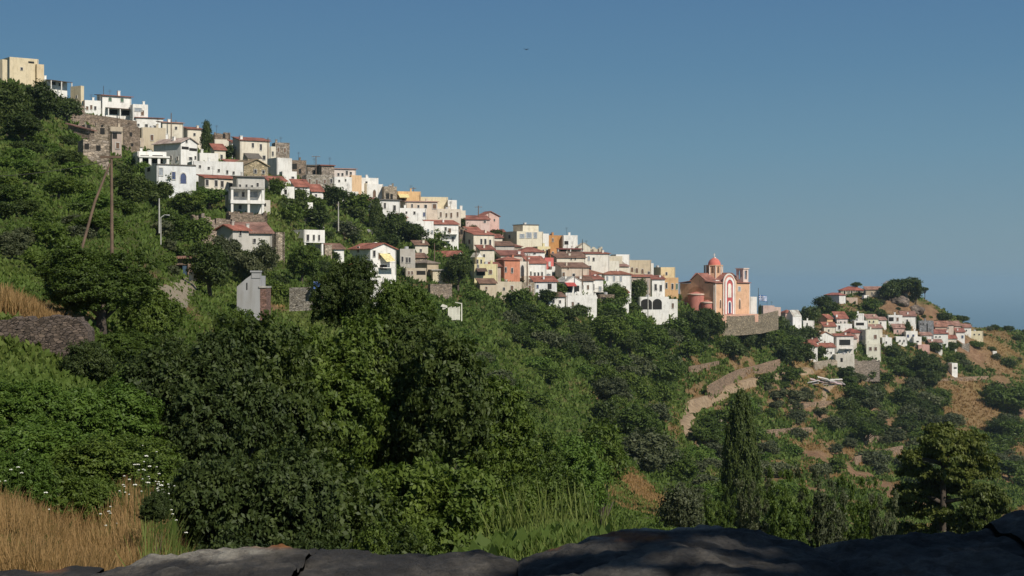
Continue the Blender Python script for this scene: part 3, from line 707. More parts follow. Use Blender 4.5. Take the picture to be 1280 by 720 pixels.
# valley
tree('cypress', 927, 664, 168, 60, 'tall dark cypress column rising from the valley', 'dark', None, Y=150)
tree('broad', 928, 530, 40, 44, 'bright green round tree behind the tall cypress', 'bright', None)
g = 'leafy upright shrubs beyond the parapet'
for i, (px, top, w, Y) in enumerate([(900,606,50,66),(940,598,64,62),(985,588,74,58),(1030,584,80,60),(1072,596,66,62),(1102,616,54,60)]):
    near_top('upright', px, Y, top, w, ['upright leafy shrub left of the cypress foot','upright leafy shrub at the foot of the tall cypress','upright leafy shrub right of the tall cypress','tallest upright leafy shrub, midway between cypress and layered pine','upright leafy shrub next to the layered pine on its left','low upright shrub under the left side of the layered pine'][i], 'olive' if i % 2 else 'green', g, lod='near')
tree('pine', 1178, 696, 158, 150, 'wide layered pine near the parapet on the right', 'pine', None, Y=88, lod='close')
tree('pine', 1232, 690, 78, 78, 'small low pine beside the layered pine, near the right edge', 'pine', None, Y=84, lod='near')
tree('bush', 1256, 546, 32, 44, 'ball shaped dark shrub standing alone on the dry slope at the right edge', 'dark', None)
tree('bush', 1262, 516, 46, 64, 'big spreading shrub above the ball shaped one at the right edge', 'green', None)
tree('bush', 1240, 500, 30, 34, 'dark shrub joined to the left of the big spreading shrub', 'dark', None)
g = 'near trees at the left'
near_top('broad', 128, 56, 304, 150, 'large leafy tree right of the golden grass mound', 'green', g, lod='close')
near_top('bush', 110, 41, 398, 70, 'brownish dark shrub at the right end of the dark stone wall', 'deep', g, lod='near')
near_top('bush', 150, 52, 392, 110, 'wide shrub under the large leafy tree right of the grass mound', 'green', g, lod='close')
near_top('bush', 215, 58, 388, 90, 'shrub under the small leafy tree by the footpath', 'dark', g, lod='near')
near_top('bush', 298, 96, 357, 64, 'shrub hiding the foot of the grey hut', 'green', g, lod='near')
near_top('broad', 190, 60, 340, 90, 'small leafy tree left of the footpath', 'green', g, lod='near')
g = 'bright green bushes at the left edge'
for i, (px, top, w, Y) in enumerate([(20,436,170,26),(110,430,190,28),(190,436,170,31),(60,486,200,21),(150,500,200,21),(10,545,120,17)]):
    near_top('bush', px, Y, top, w, ['bright green bush cut by the left edge under the dark stone wall','bright green bush under the right end of the dark stone wall','green bush between the stone wall and the dark thicket','dense green bush below the first bright one at the left','green bush spilling towards the white flowers','low green bush at the left edge above the dry grass'][i], 'bright' if i in (0, 1, 3, 5) else 'green', g, lod='close')
near_top('bush', 30, 17.5, 560, 120, 'low shrub at the left edge just above the dry grass', 'green', g, lod='near')
near_top('bush', 120, 18.5, 566, 130, 'spreading shrub between the bright bushes and the dry grass', 'green', g, lod='close')
near_top('bush', 196, 13.5, 612, 44, 'small leafy shrub in the dry grass beside the parapet', 'deep', g, lod='near')
g = 'dark trees filling the foreground'
for i, (px, top, w, Y, k) in enumerate([(432,303,100,47,'broad'),(492,334,105,44,'broad'),(252,396,230,30,'broad'),(345,384,260,34,'broad'),(430,372,240,36,'broad'),(520,384,230,36,'broad'),(590,452,170,38,'broad'),
                                        (305,455,250,20,'bush'),(400,450,300,23,'bush'),(510,470,280,26,'bush'),(585,520,180,31,'bush'),(350,560,250,14,'bush'),(440,560,280,16,'bush'),(500,600,130,18,'bush')]):
    near_top(k, px, Y, top, w, ['tallest dark foreground tree, its crown standing before the red tiled villa','dark foreground tree right of the tallest one','dark foreground tree on the left, below the grey hut','dark foreground tree just right of the grey hut','dark foreground tree under the tallest crown','dark foreground tree left of the white gate',
        'last dark tree of the foreground mass, to the right below the white gate','thick dark shrub above the white flowers','thick dark shrub in the centre of the foreground mass','thick dark shrub right of centre in the foreground mass','dark shrub at the right end of the foreground mass','dark shrub touching the parapet above the first rusty lichen patch',
        'dark shrub touching the parapet left of the sunlit pale stone','dark shrub beside the tall green grass at the parapet'][i], ['dark','green','deep','dark','green','dark','green','deep','dark','green','green','deep','dark','green'][i], g, lod='close')
g = 'green bushes across the gully'
for i, (px, top, w, Y) in enumerate([(660,500,110,74),(712,498,110,84),(752,505,80,96),(690,548,120,58),(722,580,56,60),(640,560,110,50),(850,590,60,110)]):
    near_top('bush', px, Y, top, w, ['green bush right beside the dark foreground mass','largest round bush across the gully','green bush above the dry slope in the gully','bush low in the gully left of the dry slope','bush touching the bottom of the dry slope','bush at the gully edge above the tall grass','small bush at the bottom right of the gully'][i], ['green','bright','green','green','bright','green','olive','olive'][i], g)
tree('bush', 792, 548, 52, 72, 'bush high in the gully under the bare patch', 'green', g)
tree('bush', 806, 590, 66, 84, 'tangled bush right of the dry slope', 'olive', g)
tree('bush', 842, 600, 52, 60, 'bush between the gully and the dirt track', 'green', g)

# ---- scattered growth: (left, top, right, bottom, number, kinds, height range, width factor, label, group)
ZONES = [
 (895,414,985,434,20,('bush','broad'),(16,24),1.3,'','shrubs before the church terrace wall',('green','dark')),
 (1108,442,1195,476,12,('bush','broad'),(10,20),1.3,'','trees right of the block of flats',('dark','green')),
 (0,205,190,300,26,('bush','broad'),(18,30),1.5,'one of the many green bushes on the steep slope left of the white villas','bushes on the upper left slope',('green','bright','green','dark')),
 (0,285,120,350,14,('bush','olive'),(20,36),1.4,'bush on the lower left slope around the wooden pole','bushes around the wooden pole',('green','olive')),
 (190,268,300,345,16,('bush','olive'),(18,30),1.3,'bush between the white villas and the ruined houses','bushes above the ruins',('green','olive','dark')),
 (0,175,110,205,14,('bush',),(12,20),1.6,'bush in the belt under the dark top grove','bushes under the top grove',('green','dark','bright')),
 (345,255,560,312,14,('bush','broad'),(14,24),1.3,'bush filling the green hollow between the houses','bushes of the hollow',('green','dark')),
 (330,322,420,385,10,('bush',),(14,24),1.3,'bush beside the ruined houses, right of the grey hut','bushes right of the grey hut',('green','dark')),
 (500,376,640,440,13,('bush',),(9,17),1.7,'low bush on the bright green slope around the white gate','bushes around the white gate',('green','bright')),
 (628,392,770,470,23,('broad','bush'),(22,38),1.15,'dark tree of the wooded slope below the middle houses','trees of the wooded slope',('dark','green','green','olive')),
 (755,424,880,545,25,('broad','bush'),(24,42),1.1,'dark tree of the wooded slope below the church','trees below the church',('dark','green','green','olive')),
 (740,385,850,430,14,('bush',),(10,18),1.6,'bush on the green bank below the arched house','bushes below the arched house',('green','bright','dark')),
 (590,440,740,520,16,('bush',),(16,30),1.4,'bush on the slope between the foreground trees and the wooded slope','bushes of the near slope',('green','olive','bright')),
 (900,420,1010,460,14,('broad','olive'),(16,28),1.2,'tree on the terraces between the church and the track','trees above the track',('dark','green')),
 (935,474,1010,520,13,('olive','bush'),(13,24),1.3,'round olive below the dirt track','olives below the track',('olive','green')),
 (880,515,1130,600,27,('olive','bush'),(15,30),1.3,'olive tree on the valley terraces','olives of the valley terraces',('olive','green','olive')),
 (1055,474,1195,545,36,('broad','bush','olive'),(18,32),1.25,'tree of the grove that fills the slope under the right hill houses','grove under the right hill',('dark','green','olive')),
 (1195,445,1285,470,6,('bush',),(8,14),1.4,'scrub bush on the dry slope at the far right','scrub of the dry slope',('dark','olive')),
 (1130,530,1285,610,26,('olive','bush'),(18,34),1.3,'olive behind the layered pine','olives behind the layered pine',('olive','green')),
 (1080,395,1240,440,14,('bush',),(6,10),1.4,'garden bush among the houses of the far hill','garden bushes of the far hill',('dark','green')),
 (1100,378,1210,405,14,('bush',),(5,9),1.5,'scrub on the rocky top of the far hill','scrub of the far hill top',('dark','olive')),
 (860,560,1000,640,18,('bush','olive'),(22,40),1.3,'shrub at the valley bottom around the tall cypress','shrubs around the tall cypress',('green','bright','olive')),
 (1225,410,1300,440,10,('bush',),(5,9),1.5,'low scrub on the far right skyline ridge','scrub of the far ridge',('dark','olive')),
]
LM = [(40,390,'the golden grass mound'),(140,255,'the wooden pole'),(60,165,'the dark top grove'),(215,225,'the arched window house'),(260,260,'the rounded tree under the row house'),(305,250,'the white loggia'),(275,285,'the roofless brown walls'),
 (300,305,'the collapsed red roof'),(200,262,'the grey lamp post'),(310,362,'the grey hut'),(225,350,'the footpath'),(384,300,'the cubic house'),(397,357,'the blue crate'),(395,240,'the red cottages'),(430,262,'the grey pole'),(470,285,'the conical tree'),(545,290,'the balcony house'),(560,390,'the white gate'),
 (480,325,'the yellow awning'),(565,345,'the big red roof'),(608,345,'the yellow house'),(640,340,'the terracotta house'),(725,385,'the crenellated terrace'),(785,372,'the two round trees'),(820,380,'the white arches'),(905,370,'the church'),(930,405,'the church terrace wall'),(872,415,'the big church trees'),
 (930,475,'the tall terrace wall'),(860,530,'the track bend'),(890,530,'the garden shelter'),(927,570,'the tall cypress'),(1030,470,'the scrap heap'),(1090,440,'the block of flats'),(1040,430,'the orange red roofed row'),(1095,550,'the upper bank wall'),(1095,575,'the lower bank wall'),(1178,600,'the layered pine'),
 (1194,460,'the lone narrow house'),(1256,530,'the ball shaped shrub'),(1155,410,'the grey tower house'),(1222,418,'the last yellow house'),(1130,360,'the summit pine'),(1243,441,'the tiny shrine'),(1065,366,'the bright red roof'),(790,600,'the dry gully slope'),(745,478,'the pale boulders'),(700,500,'the round gully bush'),(1010,515,'the orchard path')]
_used = {}

def describe(px, py, h, w, kind, colour, base):
    d = sorted(LM, key=lambda m_: (m_[0]-px)**2+(1.6*(m_[1]-py))**2)
    def rel(m_):
        dx, dy = px-m_[0], (py-h*.5-m_[1])*1.3
        a_ = 'right of' if dx > 0 else 'left of'; b_ = 'below' if dy > 0 else 'above'
        if abs(dx) > 2.2*abs(dy): r_ = a_
        elif abs(dy) > 2.2*abs(dx): r_ = b_
        else: r_ = b_+' and '+a_
        dist = math.hypot(dx, dy); return ('close ' if dist < 26 else '' if dist < 70 else 'well ')+r_
    sz = 'small' if h < hr_mid*.9 else 'large' if h > hr_mid*1.12 else 'middling'
    tone = {'dark': 'dark', 'green': 'green', 'bright': 'bright green', 'olive': 'grey green'}[colour]; shp = ' low' if w > 1.5*h else ''
    noun = {'bush': 'shrub', 'olive': 'olive', 'broad': 'tree'}[kind]
    for m1 in d[:2]:
        for q in range(-1, 5):
            lab = f"{sz}{shp} {tone} {noun} {rel(m1)} {m1[2]}"
            if q >= 0: lab = f"{sz}{shp} {tone} {noun} {rel(m1)} {m1[2]}, towards {d[1+q][2] if d[1+q] is not m1 else d[0][2]}"
            if len(lab.split()) <= 16 and lab not in _used: _used[lab] = 1; return lab
    return lab if len(lab.split()) <= 16 else f"{sz}{shp} {tone} {noun} {rel(d[0])} {d[0][2]}"
_keep = [(882,500,26,16),(866,514,16,16),(1000,464,30,7),(925,480,30,9),(858,522,20,40),(905,482,30,14),(960,468,40,10),(1205,505,36,26),(1030,472,28,12),(895,525,16,8),(565,388,18,12),(930,468,48,12),(1190,480,24,10),(300,300,60,30)]
for x0, y0, x1, y1, n, kinds, hr, wf, label, grp, cols in ZONES:
    k = 0; tries = 0; pts = []; hr_mid = sum(hr)/2
    while k < n and tries < n*12:
        tries += 1; px = random.uniform(x0, x1); py = random.uniform(y0, y1)
        if any(abs(px-a) < c and abs(py-b_) < d for a, b_, c, d in _keep): continue
        h = random.uniform(*hr)*random.choice((.75, 1, 1, 1.15))
        if any((px-a)**2+(2*(py-b_))**2 < (h*.55)**2 for a, b_ in pts): continue
        pts.append((px, py)); k += 1
        kd = random.choice(kinds); cl = random.choice(cols); w = h*wf*random.uniform(.85, 1.25)
        tree(kd, px, py, h, w, describe(px, py, h, w, kd, cl, label), cl, grp)

# ------------------------------------------------------------------ ground cover (nobody could count it)
def cover(n, K, rng, x0=-60, x1=1340):
    px = rng.uniform(x0, x1, n); out = []
    lY = np.exp(np.linspace(math.log(9), math.log(735), 1500))
    order = np.argsort(px); PXs = px[order]; Ys = np.zeros(n)
    for s in range(0, n, 60):
        c = PXs[s:s+60].mean(); z = ground(np.full_like(lY, c), lY); g = HZ-F*z/lY
        best = np.minimum.accumulate(g); vis = g <= best+1.0
        w = np.abs(np.gradient(g))*vis*((g < 720) & (g > 60))+.02*np.gradient(np.log(lY))*300*vis
        cdf = np.cumsum(w); u = rng.random(len(PXs[s:s+60]))*cdf[-1]
        Ys[s:s+60] = np.interp(u, cdf, lY)
    return PXs, Ys
def tufts(px, Y, size, K, rng, up=1.0, aspect=.55):
    n = len(px); x = (px-640)/F*Y; z = ground(px, Y); c = np.stack([x, Y, z], 1)
    c = np.repeat(c, K, 0); s = np.repeat(size, K)[:, None]*(.6+.8*rng.random((n*K, 1)))
    c[:, :2] += rng.normal(size=(n*K, 2))*s*.45
    d = rng.normal(size=(n*K, 3))*.6; d[:, 2] = np.abs(d[:, 2])+up; d /= np.linalg.norm(d, axis=1)[:, None]
    t = np.cross(d, rng.normal(size=(n*K, 3))); t /= np.linalg.norm(t, axis=1)[:, None]+1e-9
    a = t*s*aspect*.5; tip = d*s
    v = np.stack([c-a*.5-d*s*.15, c-a+tip*.55, c+tip, c+a+tip*.45], 1)
    return v.reshape(-1, 3), np.arange(4*n*K).reshape(-1, 4)
rg_ = np.random.default_rng(5)
px, Y = cover(110000, 6, rg_)
dd, ee = dryness((px-640)/F*Y, Y)
dt_ = np.full(len(px), 99.)
for cx_, cy_, w_ in TRACKS:
    for a_, b_ in zip(cx_, cy_): dt_ = np.minimum(dt_, np.hypot((px-640)/F*Y-a_, Y-b_)/w_)
keep = (dt_ > .75) & (ee < .45+.3*rg_.random(len(px)))
px, Y, dd = px[keep], Y[keep], dd[keep]
isdry = dd > .25+.5*rg_.random(len(px))
for flag, nm, mt, K in ((False, 'low_scrub', WEED, 7), (True, 'dry_grass', DRY, 6)):
    p_, y_ = px[isdry == flag], Y[isdry == flag]
    sz = np.clip(3.6*y_/F, .13, .8)*(1.0 if not flag else .75)*(.6+.9*rg_.random(len(p_)))
    v, f = tufts(p_, y_, sz, K, rg_, up=.7 if not flag else 1.3, aspect=.6 if not flag else .3)
    x_ = np.repeat((p_-640)/F*y_, K); yy = np.repeat(y_, K)
    val = np.clip(fbm(x_/14, yy/14, 40)*1.5-.35+.3*rg_.random(len(x_)), 0, 1)
    tag(mk(nm, mesh_np(nm, v, f, mt, False, [('v', 'FACE', val)])), kind='stuff')

def blades(n, box, h, w, rng, lean=.28, yr=None):
    """tall near grass: thin three-segment blades in a band of the near ground"""
    x0, x1, y0, y1 = box
    Y_ = np.exp(rng.uniform(math.log(y0), math.log(y1), n)); P_ = rng.uniform(x0, x1, n)
    x = (P_-640)/F*Y_
    cl = fbm(x*1.1, Y_*1.1, 77); k = cl+.25*rng.random(n) > .52; Y_ = Y_[k]; P_ = P_[k]; x = x[k]; cl = cl[k]; n = len(x)
    z = ground(P_, Y_); hh = h*(.5+.8*rng.random(n))*(.6+.8*cl); th = rng.uniform(0, 6.28, n); ln = lean*rng.random(n)*hh*1.8
    base = np.stack([x, Y_, z], 1); dr = np.stack([np.cos(th), np.sin(th), 0*th], 1); sd_ = np.stack([-np.sin(th+rng.normal(size=n)), np.cos(th), 0*th], 1)
    ww = (w*(.6+.8*rng.random(n)))[:, None]
    up_ = np.array([0, 0, 1.])
    m1 = base+up_*hh[:, None]*.55+dr*ln[:, None]*.35; tp = base+up_*hh[:, None]+dr*ln[:, None]
    v = np.stack([base-sd_*ww, base+sd_*ww, m1+sd_*ww*.8, m1-sd_*ww*.8, m1-sd_*ww*.8, m1+sd_*ww*.8, tp+sd_*ww*.25, tp-sd_*ww*.25], 1).reshape(-1, 3)
    f = np.arange(8*n).reshape(-1, 4)
    return v, f, np.repeat(np.clip(.2+.6*cl+.3*rng.random(n), 0, 1), 2), base, hh
for nm, mt, specs in (('dry_grass', DRY, [(42000, (-60, 238, 9.5, 21), .33, .004), (12000, (-70, 112, 43.0, 47), .52, .012), (9000, (738, 835, 150, 225), .35, .03)]),
                      ('tall_grass', WEED, [(48000, (480, 900, 11, 27), .19, .0055), (5000, (-60, 260, 19, 27), .30, .006), (6000, (180, 480, 9, 16), .5, .006), (9000, (850, 1340, 9, 30), .7, .008), (9000, (600, 900, 22, 60), .8, .014)])):
    vs = []; fs = []; at = []; o_ = 0
    for n, box, h, w in specs:
        v, f, a_, bs, hh = blades(n, box, h, w, rg_); vs.append(v); fs.append(f+o_); at.append(a_); o_ += len(v)
    tag(mk(nm, mesh_np(nm, np.concatenate(vs), np.concatenate(fs), mt, False, [('v', 'FACE', np.concatenate(at))])), kind='stuff')
# wild carrot: stalks with flat white umbels
mb = MB(); rr = random.Random(3)
for i in range(85):
    Y_ = rr.uniform(14, 21); p = rr.choice([rr.gauss(200, 16), rr.gauss(188, 22), rr.gauss(195, 20), rr.gauss(150, 26), rr.gauss(40, 22)]); x = (p-640)/F*Y_; z = gz(x, Y_)
    h = rr.uniform(.55, .95) if p > 165 else rr.uniform(.4, .62); lx = rr.uniform(-.06, .06); tx, ty, tz = x+lx, Y_+rr.uniform(-.06, .06), z+h
    mb.tube([(x, Y_, z), (tx, ty, tz)], [.004, .0025], 4, 1)
    r = rr.uniform(.006, .019)
    for k in range(7):
        a = k*2.4; q = r*math.sqrt(k/7); mb.tube([(tx, ty, tz-.02), (tx+q*math.cos(a), ty+q*math.sin(a), tz+.004)], .0015, 3, 1, False)
        s = r*.42; cx_, cy_ = tx+q*math.cos(a), ty+q*math.sin(a)
        mb.add([(cx_+s*math.cos(t), cy_+s*math.sin(t), tz+.006+.003*math.cos(k+t)) for t in (0, 1.05, 2.1, 3.14, 4.2, 5.24)]+[(cx_, cy_, tz+.013)], [(j, (j+1) % 6, 6) for j in range(6)], 0)
tag(mb.obj('wild_flowers', [PETAL, WEED]), kind='stuff')

# ------------------------------------------------------------------ the parapet in front of the camera
PARX = [(-200,712),(0,706),(60,707),(130,700),(180,690),(240,683),(330,676),(380,678),(450,680),(520,680),(575,677),(610,682),(650,690),(700,676),(740,668),(790,659),(840,655),(900,652),(950,658),(990,670),(1015,680),(1050,664),(1100,657),(1160,655),(1210,655),(1245,645),(1280,634),(1400,640),(1600,640)]
pxs = np.array([p[0] for p in PARX], float); pys = np.array([p[1] for p in PARX], float)
m, nd, lk, b = new_mat('lichened_schist')
ge = N(nd, 'ShaderNodeNewGeometry')
mp = N(nd, 'ShaderNodeMapping'); mp.inputs['Scale'].default_value = (1, .8, 3.5); lk.new(ge.outputs['Position'], mp.inputs[0])
n1 = N(nd, 'ShaderNodeTexNoise', i_Scale=5.0, i_Detail=9.0, i_Roughness=.7); n2 = N(nd, 'ShaderNodeTexNoise', i_Scale=26.0, i_Detail=8.0, i_Roughness=.75); n3 = N(nd, 'ShaderNodeTexNoise', i_Scale=3.1, i_Detail=4.0)
for q in (n1, n2): lk.new(mp.outputs[0], q.inputs['Vector'])
lk.new(ge.outputs['Position'], n3.inputs['Vector'])
r = ramp(nd, [(.3, (.022,.020,.018)), (.47, (.050,.046,.042)), (.58, (.14,.125,.105)), (.72, (.34,.30,.25))]); lk.new(n1.outputs[0], r.inputs[0])
r2 = ramp(nd, [(.3, (.55,.55,.55)), (.65, (1.1,1.1,1.1))]); lk.new(n2.outputs[0], r2.inputs[0])
mx = N(nd, 'ShaderNodeMix', data_type='RGBA', blend_type='MULTIPLY'); mx.inputs[0].default_value = 1; lk.new(r.outputs[0], mx.inputs[6]); lk.new(r2.outputs[0], mx.inputs[7])
sun_at = N(nd, 'ShaderNodeAttribute', attribute_name='pale'); mp2 = N(nd, 'ShaderNodeMix', data_type='RGBA'); rp = ramp(nd, [(.35, (.16,.14,.115)), (.6, (.50,.46,.38))]); lk.new(n2.outputs[0], rp.inputs[0]); lk.new(sun_at.outputs['Fac'], mp2.inputs[0]); lk.new(mx.outputs[2], mp2.inputs[6]); lk.new(rp.outputs[0], mp2.inputs[7])  # 'pale' mixes a painted sunlit tone over the schist
li = N(nd, 'ShaderNodeAttribute', attribute_name='lichen')
m2_ = N(nd, 'ShaderNodeMix', data_type='RGBA'); lk.new(li.outputs['Fac'], m2_.inputs[0]); lk.new(mp2.outputs[2], m2_.inputs[6])
r3 = ramp(nd, [(.35, (.16,.05,.02)), (.6, (.42,.17,.04))]); lk.new(n2.outputs[0], r3.inputs[0]); lk.new(r3.outputs[0], m2_.inputs[7]); lk.new(m2_.outputs[2], b.inputs['Base Color'])
b.inputs['Roughness'].default_value = .9
bp = N(nd, 'ShaderNodeBump', i_Strength=1.0, i_Distance=.035); lk.new(n2.outputs[0], bp.inputs['Height']); lk.new(bp.outputs[0], b.inputs['Normal'])
SCHIST = m
SUNLIT = [(235,694,60,9),(300,686,50,7),(170,702,40,6),(410,682,30,3),(575,680,40,4),(850,657,70,6),(760,670,50,4),(900,655,60,3)]  # first list: sunlit patches on the crest, painted into the stone colour
LICH = [(345,680,40,5),(470,676,22,3),(800,672,34,5),(770,668,40,4),(690,684,10,3),(60,712,20,4)]
def slab(x0, x1, nx=150, ny=96, nz=6, seed=0):
    """one capstone: a rough block following the crest between two photo columns"""
    yb = 2.45; ya = 1.55; X = np.linspace(x0, x1, nx); top = np.interp(X, pxs, pys)
    k = ny+2*nz; jj = np.arange(k); s_ = np.clip((jj-nz)/(ny-1), 0, 1)
    y = np.where(jj < nz, ya, np.where(jj >= ny+nz, yb+.03, ya+(yb-ya)*s_)); on = ((jj >= nz) & (jj < ny+nz)).astype(float)
    xw = ((X-640)/F*yb)[:, None]*np.ones((1, k)); zt = ((HZ-top)/F*yb)[:, None]; y = np.ones((nx, 1))*y[None, :]
    zt = np.minimum(zt, zt) ; S = s_[None, :]
    z = np.where(jj[None, :] < nz, zt-.42+.34*(jj[None, :]/nz), np.where(jj[None, :] >= ny+nz, zt-.03-.4*((jj[None, :]-ny-nz+1)/nz), zt-.055*(1-S)**1.6-.12*np.maximum(0, S-.9)))
    nn_ = fbm(xw*6+seed*9, y*6, 31+seed, 5); near = np.where(np.abs(S-.93) > .2, 1, .4)
    lay = fbm(xw*3.1+seed*3, y*2.3, 71, 3); steps = np.floor(lay*9)/9+np.clip((lay*9 % 1)*5, 0, 1)/9        # split, layered schist
    z = z+on[None, :]*((nn_-.5)*.05*near+(steps-.5)*.05*near+(vnoise(xw*24, y*22, 6)-.5)*.012+(vnoise(xw*60, y*50, 7)-.5)*.006+(vnoise(xw*140, y*110, 8)-.5)*.003)
    e = np.minimum(np.arange(nx), nx-1-np.arange(nx))/nx; z = z-((1-np.minimum(1, e*60))*.004)[:, None]
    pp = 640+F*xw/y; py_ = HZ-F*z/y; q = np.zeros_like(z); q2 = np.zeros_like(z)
    for a, b2, c, d2 in LICH: q = np.maximum(q, 1.25*np.exp(-((pp-a)/c)**2-((py_-b2)/d2)**2)-.12)
    for a, b2, c, d2 in SUNLIT: q2 = np.maximum(q2, np.exp(-((pp-a)/c)**2-((py_-b2)/d2)**2))
    li_ = np.clip(q*(.5+nn_)*1.3, 0, 1); sunlit_ = np.clip((q2*1.5+(nn_-.5)*1.6-.35)*1.6, 0, 1)
    I, J = np.meshgrid(np.arange(nx-1), np.arange(k-1), indexing='ij'); a0 = (I*k+J).ravel()
    return np.stack([xw.ravel(), y.ravel(), z.ravel()], 1), np.stack([a0, a0+k, a0+k+1, a0+1], 1), (li_.ravel(), sunlit_.ravel())
par = empty('stone_parapet', (0, 0, 0))
tag(par, 'rough dark schist parapet with rusty lichen running across the bottom of the picture', 'parapet')
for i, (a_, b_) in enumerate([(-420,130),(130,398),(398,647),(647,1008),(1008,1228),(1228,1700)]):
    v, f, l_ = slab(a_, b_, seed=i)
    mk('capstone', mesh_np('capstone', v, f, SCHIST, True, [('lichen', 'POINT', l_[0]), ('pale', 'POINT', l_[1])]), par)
mb = MB(); mb.box(-1.6, 1.62, -2.3, 1.6, 2.4, -.52)
mb.obj('wall_core', stone((.16,.14,.12), 9.0), par)
# the shade on the parapet: a broad tree growing to the right of the camera, behind the wall
cx_, cy2 = Vector((0.0, 2.0, -.35)), sdir
V_, F_, A_, C_, Rr_ = crown_mesh('broad', 9500, .030, 777)
shade = empty('shade_tree', (4.1, 1.1, -2.2), 0.6)
tag(shade, 'wide leafy tree beside the viewpoint that shades the parapet, outside the picture', 'tree')
shade.scale = (6.2, 6.2, 9.0)
mk('crown', mesh_np('crown', V_, F_, LEAF['green'], False, [('v', 'FACE', A_)]), shade)
mk('trunk', trunk_mb('broad', C_, Rr_, 5).mesh('trunk', BARK, True), shade)

# ------------------------------------------------------------------ houses
def _frame_mesh():
    mb = MB(); t = .11
    mb.box(-.5,-.10,0,-.5+t,.02,1); mb.box(.5-t,-.10,0,.5,.02,1)
    mb.box(-.5+t,-.10,1-t*.8,.5-t,.02,1); mb.box(-.5+t,-.14,0,.5-t,.02,t*.6)
    return mb
def _pane_mesh():
    mb = MB(); mb.box(-.385,-.045,.05,-.012,.015,.93); mb.box(.012,-.045,.05,.385,.015,.93); return mb
_wm = {}
def wmesh(kind, mat):
    k = (kind, mat.name)
    if k not in _wm:
        if kind == 'frame': _wm[k] = _frame_mesh().mesh('window_frame', mat)
        elif kind == 'pane': _wm[k] = _pane_mesh().mesh('pane', mat)
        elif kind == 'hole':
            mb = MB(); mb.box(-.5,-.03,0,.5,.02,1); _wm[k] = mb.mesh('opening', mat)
        elif kind == 'arch':
            mb = MB(); pts = [(-.5,0,0),(.5,0,0),(.5,0,.62)]+[(.5*math.cos(a), 0, .62+.38*math.sin(a)) for a in [math.pi*i/12 for i in range(1, 12)]]+[(-.5,0,.62)]
            mb.prism([(x, -.035, z) for x, y, z in pts], (0,.05,0)); _wm[k] = mb.mesh('arch_opening', mat)
        elif kind == 'archframe':
            mb = MB(); n = 12
            o_ = [(-.6,0),(-.6,.62)]+[(-.6*math.cos(math.pi*i/n), .62+.48*math.sin(math.pi*i/n)) for i in range(1, n)]+[(.6,.62),(.6,0)]
            i_ = [(-.5,0),(-.5,.62)]+[(-.5*math.cos(math.pi*i/n), .62+.38*math.sin(math.pi*i/n)) for i in range(1, n)]+[(.5,.62),(.5,0)]
            L = len(o_)
            for q in range(L-1):
                mb.prism([(o_[q][0],-.08,o_[q][1]),(o_[q+1][0],-.08,o_[q+1][1]),(i_[q+1][0],-.08,i_[q+1][1]),(i_[q][0],-.08,i_[q][1])], (0,.1,0))
            _wm[k] = mb.mesh('arch_frame', mat)
        _wm[k].name = kind
    return _wm[k]
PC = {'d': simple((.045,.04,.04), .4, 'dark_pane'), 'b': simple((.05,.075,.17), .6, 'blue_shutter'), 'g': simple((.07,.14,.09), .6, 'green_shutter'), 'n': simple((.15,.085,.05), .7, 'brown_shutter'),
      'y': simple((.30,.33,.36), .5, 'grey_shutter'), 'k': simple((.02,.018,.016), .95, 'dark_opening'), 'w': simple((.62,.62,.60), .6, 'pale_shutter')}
FRAMEW = simple((.62,.60,.55), .7, 'frame_paint')

